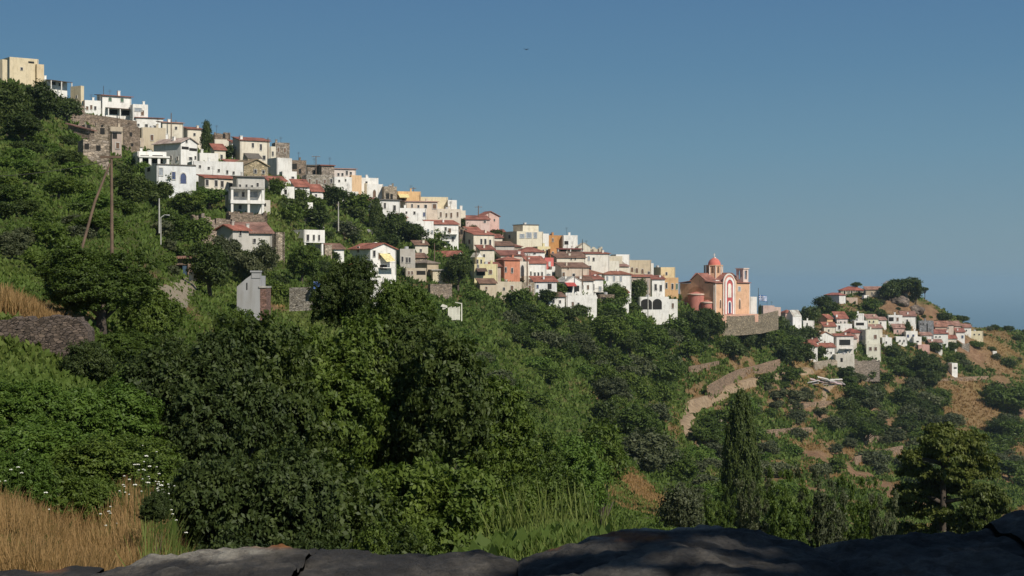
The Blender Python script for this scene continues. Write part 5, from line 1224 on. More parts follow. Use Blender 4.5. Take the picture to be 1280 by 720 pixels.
B('big cream villa with a wide grey window band and roof storey on the skyline', 646, 312, 20, 33, 289, (.70,.64,.50), a=32, win=[('r',652.5,295,7,6,'y'),('r',661,294,8,8,'y'),('r',669,294,5,8,'y'),('l',637,296,3,5)], extra=villa_mid, ch=[(.55,.4,2.5)])
B('white gabled house behind the right side of the big cream villa', 674, 306, 2, 12, 292, WHITE, a=14, win=[('r',676,300,4,5)], d=6)
B('orange brown timber clad house on the skyline', 681, 307, 3, 22, 294, (.50,.25,.09), a=20, win=[('r',691,300,2.5,5,'n')], d=7)
B('white flat roofed house with one dark window on the skyline', 704, 308, 3, 18, 294, WHITE, a=14, win=[('r',708,303.5,5,4.5,'k')], d=7)
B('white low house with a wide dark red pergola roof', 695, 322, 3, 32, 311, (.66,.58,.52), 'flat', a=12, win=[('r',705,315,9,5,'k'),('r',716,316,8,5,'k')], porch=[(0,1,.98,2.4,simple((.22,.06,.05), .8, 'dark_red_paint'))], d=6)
B('cream gabled house with a single small window at the end of the pergola', 723, 320, 2, 15, 309, CRL, 'gr', (.6,.52,.42), a=14, rise=.5, win=[('r',727.5,313,2.5,5)], d=6, over=.1)
B('roofless cream building with three crenel like wall stubs on the skyline', 738, 322, 3, 15, 308, (.58,.52,.40), 'ruin', a=12, win=[('r',741,313,2,4,'n'),('r',748,313,2,4,'n')], d=6, name='ruined_house')
B('pale green and yellow house with paired windows in the middle of the village', 672, 326, 4, 16, 308, YEL, a=20, win=[('r',679,315,2.5,7,'n'),('r',683.5,315.5,2.5,8,'d')], d=7)
B('small orange house right of the pale green and yellow one', 688, 328, 1, 8, 311, ORG, a=14, win=[('r',691,317,2.5,5)], d=6)
B('rose pink house with a white door frame in the middle of the village', 681, 339, 2, 11, 322, (.62,.16,.14), a=14, win=[('r',687,330,3,6,'w')], d=5)
B('white house with a dark red roof and blank front, above the white four window house', 651, 336, 3, 30, 315, WHITE, 'hip', REDB, a=20, rise=.35, win=[('r',668,317,4,2)], d=9)
B('cream house with a red roof and small windows right of the rose pink house', 696, 339, 4, 36, 322, CRL, 'sr', BRN, a=20, rise=.2, win=[('r',700,330,3,4,'n'),('r',714,323,2,3),('r',719,323,2,3)], d=8)
B('stone and cream house under a brown roof in the very centre of the lower village', 702, 352, 8, 34, 334, (.58,.48,.38), 'sr', BRN, a=22, rise=.25, win=[('r',710,330.5,3,3,'n'),('r',704,343,4,6,'n'),('r',717,344,4,5)], d=9)
B('cream house with three small windows behind the brown roof house', 700, 333, 2, 30, 319, CRL, 'sr', BRN, a=14, rise=.2, win=[('r',708,327,2.5,3),('r',715,328,2.5,3)], d=7)
B('white house with red edged roof and tall shutters below the crenelled ruin', 732, 342, 4, 30, 317, (.74,.70,.62), 'sr', REDB, a=18, rise=.08, win=[('r',736,323,3,6,'y'),('r',742,324,3,5),('r',737,336,5,9,'d')], d=9)
B('long cream house with one window above the white house with three windows', 742, 340, 4, 32, 326, (.74,.70,.60), a=12, win=[('r',755,331,3.5,5,'n')], d=7)
B('cream upper house on the skyline left of the white cube', 750, 332, 3, 28, 320, (.66,.58,.44), 'flat', a=12, win=[('r',764,328,3,4)], d=7)
B('white cube house on the skyline above the tall tan house', 770, 334, 5, 17, 318, WHITE, a=22, win=[('r',776,325,3,4,'n')], d=7)
B('tan house with a slanting stone gable below the white cube house', 776, 346, 7, 8, 333, TANSTONE, 'sr', (.40,.33,.26), a=30, rise=.4, win=[('r',779,340,3,5)], d=6)
B('tall tan house with three arched windows at the right end of the ridge', 784, 350, 4, 30, 325, (.56,.47,.33), a=14, win=[('r',790,337,3,6,'N'),('r',796,338,3,6,'N'),('r',803,339,3,6,'N'),('r',811,341,3,4)], d=9)
B('white end wall block right of the tall tan house', 809, 347, 1, 8, 329, WHITE, a=14, d=6)
B('yellow ochre block house on the skyline nearest to the church', 826, 352, 14, 18, 334, (.66,.52,.30), a=30, win=[('r',833,342,3,4)])
B('ochre orange house with tall dark windows left of the church', 829, 372, 5, 19, 347, (.60,.38,.19), 'flat', a=18, win=[('r',833,357,3,8,'d'),('r',840.5,358,3,8,'d'),('r',846,358,3,8,'g')], d=8)
# ---- lower row
B('house under a big red tile roof with a white gable end', 570, 331, 34, 10, 320, WHITE, 'gr', RED, a=62, rise=.42, win=[('l',545,326,3,5,'n')], d=14)
B('old tan stone house with a sagging brown roof left of the big red roof', 534, 349, 20, 14, 329, (.46,.38,.27), 'hip', (.30,.24,.19), a=40, rise=.3, win=[('r',541,340,3,6,'k')])
B('cream rendered shed with a concrete roof below the big red roof', 541, 354, 4, 23, 338, (.66,.58,.42), 'sr', CONC, a=14, rise=.03, win=[('r',555,343,3,5,'n')], d=6, name='shed', cat='shed')
B('flat brown earth wall outbuilding under the cream rendered shed', 538, 370, 3, 27, 355, stone((.30,.235,.175),3.0), a=12, d=4, name='shed', cat='shed')
B('grey flat roofed stone house with three tall windows right of the yellow awning', 500, 336, 3, 19, 311, (.45,.42,.37), a=12, win=[('r',503,324,3,8),('r',508.5,325,3,8),('r',512,325,3,8)], d=8)
B('low tan house with a dark open porch beneath the grey stone house', 507, 348, 2, 26, 335, (.52,.44,.33), 'flat', a=12, win=[('r',511,341,3,5,'n'),('r',515,341,3,5,'n'),('r',529,341,11,5,'k')], d=6)
def yawn(root, wr, wl, h):
    mb = MB(); mb.prism([(wr*.34,-.03,h*.82),(wr*.74,-.03,h*.82),(wr*.74,-1.8,h*.55),(wr*.40,-1.8,h*.50)], (0,0,.05)); mb.obj('awning', YELC, root)
    balcony('r',.3,.8,.30,1.4)(root, wr, wl, h)
B('white villa with a red tile roof and yellow awning over its balcony', 463, 344, 26, 32, 311, WHITE, 'gr', RED, a=42, rise=.24, win=[('l',448,312,3,8,'n'),('r',467.5,317,3.5,9),('r',474,320,3,9,'n'),('r',486,318,3,4),('r',479,334,8,6,'k')], extra=yawn)
B('low white farmhouse glimpsed through the crown of the tallest foreground tree', 436, 368, 12, 44, 347, WHITE, 'flat', a=18, win=[('r',450,352,4,8),('r',466,354,4,8),('r',478,356,4,8)], d=9)
B('white chapel like gable above the yellow house', 596, 333, 8, 8, 322, WHITE, 'gr', CRL, a=38, rise=.8, win=[('r',599.5,329,2,4)], over=.05)
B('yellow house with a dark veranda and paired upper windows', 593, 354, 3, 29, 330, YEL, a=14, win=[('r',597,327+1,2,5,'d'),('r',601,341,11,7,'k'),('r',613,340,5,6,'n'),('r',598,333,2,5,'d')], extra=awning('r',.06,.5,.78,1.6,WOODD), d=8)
B('small yellow upper storey with twin windows on the yellow house', 594, 336, 3, 12, 321.5, YEL, a=14, win=[('r',597,327,2.2,6,'d'),('r',601.5,327,2.2,6,'d')], d=5)
B('terracotta orange house with two dark windows and a red hipped roof', 630, 353, 10, 20, 325, SAL, 'hip', RED, a=28, rise=.3, win=[('r',632,337,3,7,'d'),('r',640,338,3,7,'d'),('l',623,340,3,6,'n')])
B('narrow white porch house with one tall door joined to the terracotta house', 648, 351, 1, 13, 327, (.72,.66,.56), a=14, win=[('r',653,338.5,4,14,'D')], d=6)
B('white house with four narrow windows in a row under a red roof', 661, 351, 2, 22, 329, WHITE, 'sr', RED, a=18, rise=.35, win=[('r',663.5,342,2,6),('r',668.5,343,2.5,6),('r',673,343,2.5,6),('r',677.5,343,2.5,7)], d=8)
B('small white annex with two grey doors right of the four window house', 682, 350, 1, 8, 337, WHITE, a=14, win=[('r',684,345,2.5,6,'y'),('r',687,345,2.5,6,'y')], d=5)
B('long cream stone basement row with a wide dark door below the terracotta house', 618, 368, 2, 34, 352, (.60,.52,.40), a=10, win=[('r',640,360,4,7,'n'),('r',630,361,3,4)], d=6)
B('stone cottage with a brown door at the right end of the cream basement row', 652, 370, 2, 16, 353, TANSTONE, a=12, win=[('r',662,361,4,10,'n')], d=6)
B('white house with a long red strip roof beside the white terrace', 668, 372, 2, 28, 352, (.72,.72,.70), 'sr', RED, a=14, rise=.28, win=[('r',672,358,3,5,'b'),('r',687,358,5,7,'k')], d=7)
B('white gabled house with a red awning and crenellated white terrace below', 706, 370, 14, 22, 353, WHITE, 'gr', WHITE and (.60,.56,.50), a=22, rise=.42, win=[('r',711,361,8,8,'k'),('r',721,361,6,8,'k'),('l',699,360,3,6)], extra=awning('r',.0,.55,.98,1.8,REDC), over=.1)
B('white terrace block with a crenellated edge under the red awning', 708, 388, 9, 38, 369, WHITE, a=14, win=[('r',716,380,3,6,'n'),('r',723,380,3,4)], extra=parapet_balls('r', 9), d=7)
B('white house with a wooden grey balcony right of the red awning', 737, 371, 12, 17, 349, WHITE, 'sr', REDB, a=24, rise=.25, win=[('r',741,359,4,8,'k'),('r',750,361,4,7,'y'),('r',744,374,10,5,'k')], extra=balcony('r',.1,.98,.28,1.3,CONC))
B('white house with three evenly spaced windows under a broad brown red roof', 756, 362, 7, 33, 343, WHITE, 'hip', (.30,.12,.075), a=22, rise=.32, win=[('r',759,348,3,6,'y'),('r',767.5,348,3,7,'y'),('r',776,348.5,3,7,'y')], d=10)
B('large rust red roofed house between the white gable and the three window house', 734, 352, 22, 18, 342, (.66,.60,.52), 'hip', (.34,.15,.09), a=38, rise=.32)
B('low dark stone basement between the grey balcony and the round dark trees', 750, 384, 3, 18, 368, BROWNSTONE, a=12, win=[('r',754,374,5,5,'k')], d=5)
B('dark timbered house with a long red roof behind the round dark trees', 789, 368, 3, 24, 346, (.45,.36,.30), 'sr', RED, a=14, rise=.12, win=[('r',794,354,5,8,'k'),('r',803,356,4,6)], d=7)
def arches(root, wr, wl, h):
    for u, w in ((wr*.22,3.2),(wr*.60,2.6)):
        o1 = mk('arch', wmesh('arch', PC['k']), root, (u, -.02, .3)); o1.scale = (w, 2, 2.9)
B('white house standing on two dark arches left of the church', 800, 388, 4, 36, 371, WHITE, a=14, extra=arches, d=7)
B('white upper house with two dark shuttered windows above the arches', 815, 374, 3, 16, 349, WHITE, 'sr', REDB, a=16, rise=.22, win=[('r',819.5,359,3.5,9,'d'),('r',826,360,3.5,9,'d')], d=7)
B('low white stepped annex at the right of the arches', 829, 392, 2, 18, 374, WHITE, a=14, win=[('r',834,383,3,5,'n'),('r',841,382,3,7,'n')], d=6)
# ---- more of the packed middle rows
B('cream lean to house with a slanting maroon roof under the three window house', 600, 327, 3, 18, 312, CRL, 'sr', REDB, a=18, rise=.3, win=[('r',605,320,3,5)], d=6)
B('grey plastered house with closed shutters below the cream villa', 619, 320, 4, 24, 307, (.50,.47,.42), 'sr', BRN, a=18, rise=.25, win=[('r',626,314,3,4,'n'),('r',634,314,3,4,'y')], d=7)
B('maroon roofed lean to at the left wall of the terracotta house', 614, 350, 4, 12, 333, (.52,.42,.34), 'sr', REDB, a=18, rise=.3, win=[('r',619,342,3,6,'k')], d=5)
B('long maroon roofed house between the brown roof house and the terracotta one', 626, 334, 5, 30, 319, (.60,.50,.42), 'sr', (.30,.12,.09), a=16, rise=.25, win=[('r',634,326,3,4),('r',645,326,3,4,'n')], ch=[(.8,.2,.9)], d=8)
B('white house with a small terrace right of the rose pink house', 690, 345, 3, 16, 333, WHITE, 'flat', a=16, win=[('r',695,339,3,4,'n'),('r',701,340,2.5,4)], d=5)
B('cream house wedged between the white shuttered house and the tall tan one', 758, 346, 3, 28, 333, CRL, 'sr', PNK, a=14, rise=.15, win=[('r',766,339,3,4,'n'),('r',775,340,3,4)], d=6)
B('white front house below the large rust red roof', 722, 366, 4, 20, 351, WHITE, 'sr', BRN, a=18, rise=.25, win=[('r',728,359,3,6,'d'),('r',735,359,3,6,'n')], d=6)
B('tan stone house with a flat roof between the cream basement and the strip roof', 655, 358, 3, 18, 345, (.55,.47,.36), 'flat', a=14, win=[('r',662,351,3,5,'n')], d=5)
B('white house with a red roof corner above the white arches', 796, 360, 3, 22, 347, WHITE, 'sr', RED, a=14, rise=.2, win=[('r',806,353,3,4,'n')], d=6)
B('small cream cottage with a mossy roof under the tall bare white wall', 519, 318, 3, 16, 306, CRL, 'sr', BRN, a=14, rise=.3, win=[('r',526,313,3,4)], d=5, name='cottage')
B('stone cottage with a red roof between the grey flat house and the big red roof', 518, 333, 3, 16, 322, TANSTONE, 'sr', BRN, a=16, rise=.3, d=5, name='cottage')
B('tan wall house stepping down left of the ochre house near the church', 806, 362, 2, 20, 346, (.56,.46,.34), 'flat', a=14, win=[('r',812,354,2.5,5,'n')], d=6)
# ---- more of the packed upper rows
B('cream house with a red roof filling the gap right of the ochre stone house', 336, 238, 3, 22, 226, CRL, 'sr', RED, a=18, rise=.3, win=[('r',342,232,3,4,'n'),('r',350,233,3,4)], d=6)
B('small white house with a dark doorway below the blank white block', 350, 244, 3, 18, 233, WHITE, 'flat', a=18, win=[('r',357,240,3,6,'k')], d=5)
B('tan house under the stone house with three tall windows', 404, 248, 3, 20, 237, TANSTONE, 'sr', PNK, a=16, rise=.25, win=[('r',410,243,3,4),('r',418,243,3,4)], d=5)
B('white low house at the head of the hollow under the pinkish upper storey', 424, 250, 3, 24, 239, WHITE, 'flat', a=16, win=[('r',431,245,3,4,'n'),('r',440,245,3,4)], d=6)
B('white house with two windows left of the two storey house at the hollow edge', 452, 262, 3, 20, 250, WHITE, 'sr', REDB, a=18, rise=.2, win=[('r',457,257,3,4),('r',465,257,3,4)], d=6)
B('pink house tucked between the stepped balcony house and the apartment house', 556, 296, 3, 18, 284, PINK, 'sr', RED, a=16, rise=.2, win=[('r',562,290,3,4)], d=5)
B('white cottage right of the apartment house at the foot of the skyline trees', 584, 297, 3, 16, 288, WHITE, 'sr', RED, a=16, rise=.3, win=[('r',590,293,3,3)], d=5, name='cottage')
B('cream cottage under the dark tree right of the pink skyline house', 612, 306, 3, 16, 297, CRL, 'sr', REDB, a=16, rise=.3, win=[('r',618,302,3,3)], d=5, name='cottage')
B('white cottage with a brown roof between the cubic house and the red tiled villa', 412, 322, 3, 18, 311, WHITE, 'sr', BRN, a=18, rise=.3, win=[('r',420,317,3,4,'n')], d=5, name='cottage')
B('white wall house at the right end of the loggia', 326, 262, 3, 12, 250, (.6,.56,.48), 'flat', a=16, win=[('r',331,256,3,4,'k')], d=5)
B('tan plastered house between the stone doorway house and the tan walled one', 168, 184, 3, 12, 172, (.50,.42,.32), 'flat', a=20, win=[('r',174,178,3,5,'n')], d=5)
B('white house with a red roof edge right of the cypress and small red roof', 284, 214, 3, 18, 203, CRL, 'sr', RED, a=18, rise=.25, win=[('r',291,209,3,4)], d=5)
# ---- lower edge of the middle village
B('white house with a brown roof between the strip roof house and the red awning', 686, 382, 3, 20, 371, WHITE, 'sr', BRN, a=16, rise=.25, win=[('r',692,377,3,4),('r',700,377,3,4)], d=6)
B('cream house with a small door below the terracotta house', 632, 366, 3, 18, 354, CRL, 'flat', a=14, win=[('r',638,360,3,6,'n')], d=5)
B('tan house with a brown roof below the yellow house', 600, 364, 3, 20, 354, (.56,.47,.35), 'sr', BRN, a=14, rise=.3, win=[('r',608,360,3,4,'n')], d=5)
B('white house with a red roof under the three evenly spaced windows', 764, 378, 3, 22, 366, WHITE, 'sr', RED, a=16, rise=.25, win=[('r',770,372,3,4),('r',778,372,3,4)], d=6)
B('white cottage with a terracotta roof directly above the orange red roofed row', 1030, 417, 3, 15, 408, CRL, 'sr', RED, a=16, rise=.4, win=[('r',1036,413,2,3)], d=5, name='cottage')
B('pale house with a pink roof tucked left of the block of flats', 1058, 432, 3, 13, 423, (.70,.64,.56), 'sr', PNK, a=14, rise=.35, win=[('r',1064,428,2,4)], d=5)
B('white walled yard house left of the small red roofed house on the right hill', 1004, 409, 2, 14, 401, WHITE, 'flat', a=14, win=[('r',1009,405,2,3)], d=5)
B('small white cottage right of the pale yellow four window house', 1097, 408, 2, 11, 400, WHITE, 'sr', PNK, a=14, rise=.3, win=[('r',1101,404,2,3)], d=5, name='cottage')
B('cream house with a maroon roof at the foot of the white garden wall house', 1006, 436, 3, 17, 427, CRL, 'sr', REDB, a=14, rise=.35, win=[('r',1012,432,2,3),('r',1018,432,2,3)], d=5)
B('low white house with a tan roof between the arched windows and the lone grey tower', 1152, 427, 2, 13, 419, WHITE, 'sr', PNK, a=14, rise=.3, win=[('r',1157,423,2,3)], d=5)
B('pale cottage with a terracotta roof between the beige house and the grey tower', 1180, 413, 2, 12, 406, (.60,.50,.42), 'sr', (.40,.20,.15), a=14, rise=.4, win=[('r',1185,410,2,2)], d=5, name='cottage')
B('white ruined gable wall pointing up like a spire at the left of the right hill', 991, 413, 5, 11, 396, (.74,.73,.70), 'gl', (.5,.46,.4), a=40, rise=.9, over=.02, name='ruined_house')
B('pink domed looking low house with a red roof left of the white spire wall', 982, 400, 5, 9, 391, PINK, 'hip', RED, a=30, rise=.5, Y=585)
B('pink house behind the dark trees at the left end of the right hill', 962, 393, 3, 14, 384, (.66,.50,.42), 'flat', a=14, d=7, Y=565)
B('white house with a small red roof high at the left of the right hill', 1014, 399, 4, 10, 389, (.70,.62,.56), 'hip', PNK, a=25, rise=.4)
B('orange house with a red roof at the left of the right hill', 1034, 408, 12, 7, 398, (.66,.40,.22), 'gl', RED, a=58, rise=.5, d=12)
B('red roofed white cottage with a chimney right of the orange house', 1046, 406, 5, 14, 398, (.66,.58,.54), 'sr', RED, a=20, rise=.5, ch=[(.05,.2,1.2)], win=[('r',1051,403,2,3),('r',1056,403,2,3)], d=6)
B('white house with two small windows under the grey rocky slope of the right hill', 1062, 402, 2, 18, 392, WHITE, 'flat', a=14, win=[('r',1067,396,2,3),('r',1072,396,2,3)], d=6)
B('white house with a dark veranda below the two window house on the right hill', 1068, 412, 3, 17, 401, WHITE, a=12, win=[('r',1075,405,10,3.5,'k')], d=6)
B('pale yellow house with four small windows at the right of the veranda house', 1084, 411, 2, 14, 398, (.70,.66,.46), 'sr', PNK, a=16, rise=.3, win=[('r',1087,402,2,3),('r',1092,402,2,3),('r',1088,408,2,3),('r',1094,408,2,3)], d=7)
B('white house with a blue door between the orange house and the large red roof', 1044, 414, 4, 21, 405, WHITE, a=16, win=[('l',1042,410,2,5,'b'),('r',1049,409,3,5)], d=6)
B('large house with a wide red roof in the middle of the right hill', 1063, 426, 18, 13, 416, (.58,.44,.38), 'hip', (.34,.10,.075), a=35, rise=.45)
B('whitewashed row with an orange red roof at the left of the right hill', 1022, 432, 4, 20, 420, WHITE, 'gr', (.46,.19,.10), a=22, rise=.35, win=[('r',1031,428,2,4,'n'),('r',1038,430,2,4,'n')], d=14)
B('low white garden wall house left of the orange red roofed row', 998, 424, 8, 20, 414, (.72,.68,.62), a=14, d=5)
B('small white house with a pale front under the low garden wall house', 990, 428, 1, 14, 418, (.66,.62,.56), a=10, d=4)
B('white house with a shaded terrace and pale balcony on the right hill', 1045, 445, 4, 22, 420, (.74,.70,.64), 'sr', RED, a=14, rise=.12, win=[('r',1056,428,14,7,'k'),('r',1058,438,6,4,'y')], extra=balcony('r',.2,.95,.38,1.4), d=8)
B('tall grey cream block of flats with a slanting parapet on the right hill', 1082, 438, 18, 18, 412, (.62,.60,.50), a=34, win=[('l',1076,422,8,6,'y'),('r',1094,421,5,6,'n'),('l',1073,435,5,7,'k'),('l',1079,436,3,6,'k')])
B('cream cube house with two square windows at the foot of the right hill houses', 1083, 446, 2, 18, 430, (.70,.67,.55), a=10, win=[('r',1088,436,4,5,'n'),('r',1094.5,436,4,5,'n')], d=6)
B('stone and plaster basement house under the shaded terrace', 1044, 458, 3, 24, 443, (.62,.58,.50), a=12, win=[('r',1052,450,3,5,'k')], d=5)
B('low ruined stone byre below the flats of the right hill', 1058, 462, 4, 42, 450, stone((.33,.27,.21),3.0), 'ruin', a=8, win=[('r',1063,456,3,4,'k')], d=5, name='ruined_house')
def col_row(root, wr, wl, h):
    for i in range(6):
        mb = MB(); x = wr*(.08+.5*i/5); mb.tube([(x,-1.2,0),(x,-1.2,h-.1)], .13, 7); mb.obj('column', plaster(CRL), root)
B('long stone house with a bright red roof and dark arches on the right hill top', 1051, 371, 3, 30, 363, (.50,.43,.33), 'hip', (.42,.13,.09), a=8, rise=.32, win=[('r',1056,367,2.5,5,'k'),('r',1060.5,367,2.5,5,'k'),('r',1065,367,2.5,5,'k'),('r',1069.5,367,2.5,5,'k'),('r',1074,367,2.5,5,'k')], d=9, extra=col_row)
B('long stone house with a faded pink roof joined to the bright red one', 1082, 373, 2, 22, 362, (.45,.38,.28), 'sr', (.42,.22,.16), a=8, rise=.22, win=[('r',1090,367,2,4),('r',1097,366,3,3)], d=8)
B('grey red roofed house with a white end at the left of the hill top', 1049, 380, 18, 8, 369, (.66,.65,.62), 'hip', (.42,.15,.12), a=50, rise=.35)
B('small pink outhouse on the terrace under the long red roof', 1058, 378, 2, 14, 372, (.60,.45,.36), a=10, d=5)
B('white shed shining beside the dark trees of the hill top', 1080, 375, 2, 6, 369, WHITE, a=20, d=4, name='shed', cat='shed')
B('white chapel with a rounded roof on the summit left of the big pine', 1106, 364, 2, 9, 355, WHITE, 'gr', (.7,.68,.64), a=16, rise=.6, d=5, name='chapel', cat='chapel', over=.02)
B('white tilted slab roof hut between the two summit trees', 1128, 369, 1, 7, 363, WHITE, 'sl', (.7,.68,.64), a=10, rise=-.25, d=4, name='hut', cat='hut', over=.1)
# ---- houses right of the gully on the far hill
B('white house with a wide terracotta roof at the lower left edge of the right hill', 1000, 444, 4, 22, 433, WHITE, 'sr', RED, a=16, rise=.35, win=[('r',1006,440,2,3),('r',1014,440,2,3)], d=7)
B('white house with a red roof between the shaded terrace and the orange red row', 1026, 446, 3, 18, 434, WHITE, 'sr', RED, a=16, rise=.3, win=[('r',1032,441,2,4,'n'),('r',1039,441,2,3)], d=6)
B('cream house with a tan roof above the flats of the right hill', 1088, 419, 3, 15, 410, CRL, 'sr', PNK, a=14, rise=.3, win=[('r',1094,415,2,3)], d=6)
B('white cube between the flats and the brown lean to of the right hill', 1103, 432, 2, 12, 422, WHITE, 'flat', a=14, win=[('r',1108,428,2,3)], d=5)
B('white house with a flat roof just under the small pink tan roofed house', 1120, 430, 3, 14, 421, WHITE, 'flat', a=14, win=[('r',1125,426,2,3),('r',1130,426,2,3)], d=5)
B('pale house with a red roof right of the low white brown red roofed one', 1182, 431, 2, 14, 423, CRL, 'sr', RED, a=12, rise=.35, win=[('r',1187,428,2,2)], d=5)
B('white house with a terracotta roof left of the last yellow house', 1204, 417, 2, 10, 409, WHITE, 'sr', (.40,.20,.15), a=12, rise=.35, win=[('r',1208,413,2,2)], d=5)
B('white house with a pink roof right of the salmon pink house', 1162, 436, 2, 16, 428, WHITE, 'sr', PNK, a=12, rise=.3, win=[('r',1168,433,2,2)], d=5)
B('white house with an open terrace and chimney left of the brown roofed one', 1110, 407, 2, 18, 394, WHITE, 'flat', a=10, win=[('r',1114,399,6,5,'k'),('r',1122,399,3,5,'n')], ch=[(.5,.3,1.0)], d=6)
B('white house with a brown red roof behind two dark little trees', 1127, 405, 2, 18, 395, WHITE, 'sr', (.34,.17,.13), a=12, rise=.45, win=[('r',1134,401,2.5,4)], d=6)
B('square grey stone tower house on the far hill', 1149, 417, 1, 18, 401, stone((.28,.28,.28),2.2), a=10, win=[('r',1151,405,1.5,2,'k'),('r',1154,405,1.5,2,'k'),('r',1159,411,1.5,12,'k')], d=8, name='tower_house')
B('small pink house with a tan roof left of the two arched windows', 1117, 418, 2, 14, 410, PINK, 'sr', PNK, a=12, rise=.35, win=[('r',1122,414,2,3)], d=6)
B('white two storey house with two arched blue windows on the far hill', 1132, 427, 3, 15, 414, WHITE, a=14, win=[('r',1135,420,2.5,4,'B'),('r',1141.5,420,2.5,4,'B')], d=6)
B('white block stepping down below the arched blue windows', 1142, 433, 3, 10, 421, WHITE, a=14, win=[('r',1147,427,3,2,'k'),('r',1144,430,2,2)], d=5)
B('low salmon pink house at the foot of the white stepping block', 1148, 438, 3, 14, 431, (.60,.36,.30), 'flat', a=12, d=5)
B('tan house with a terracotta roof right of the grey tower house', 1169, 415, 2, 15, 408, (.52,.38,.28), 'sr', (.40,.19,.13), a=12, rise=.5, d=6)
B('white house with a low brown red roof under the grey tower house', 1166, 424, 3, 19, 417, WHITE, 'sr', (.36,.13,.10), a=12, rise=.3, ch=[(.98,.3,1.0)], win=[('r',1170,421,2,2),('r',1175,421,2,2)], d=6)
B('small beige house right of the tan terracotta roofed one', 1193, 414, 3, 8, 407, (.56,.44,.36), 'sr', (.40,.22,.17), a=14, rise=.4, d=6)
B('white house with a blue window below the beige house', 1195, 424, 2, 11, 415, WHITE, 'sr', (.40,.16,.12), a=12, rise=.35, win=[('r',1203,421,3,4,'b')], d=6)
B('pale yellow house, the last house on the right of the far hill', 1214, 423, 2, 15, 414, (.70,.62,.42), a=12, win=[('r',1218,418,2,2),('r',1224,418,2,2)], d=7)
B('small grey stone ruin in the trees under the last houses', 1202, 436, 3, 10, 429, stone((.36,.32,.26),2.2), 'ruin', a=14, d=5, name='ruined_house')
B('tall narrow white house standing alone on the slope below the far hill', 1190, 470, 5, 7, 454, WHITE, a=30, win=[('r',1194,460,4,2,'k')], name='house', d=5)
B('tiny white shrine at the far right among dry terraces', 1241, 443, 1, 5, 439, WHITE, a=20, d=2.5, name='shrine', cat='shrine')
B('small brown lean to left of the big dark trees by the orange apse', 1100, 424, 2, 7, 418, TANSTONE, a=14, d=4, name='hut', cat='hut')

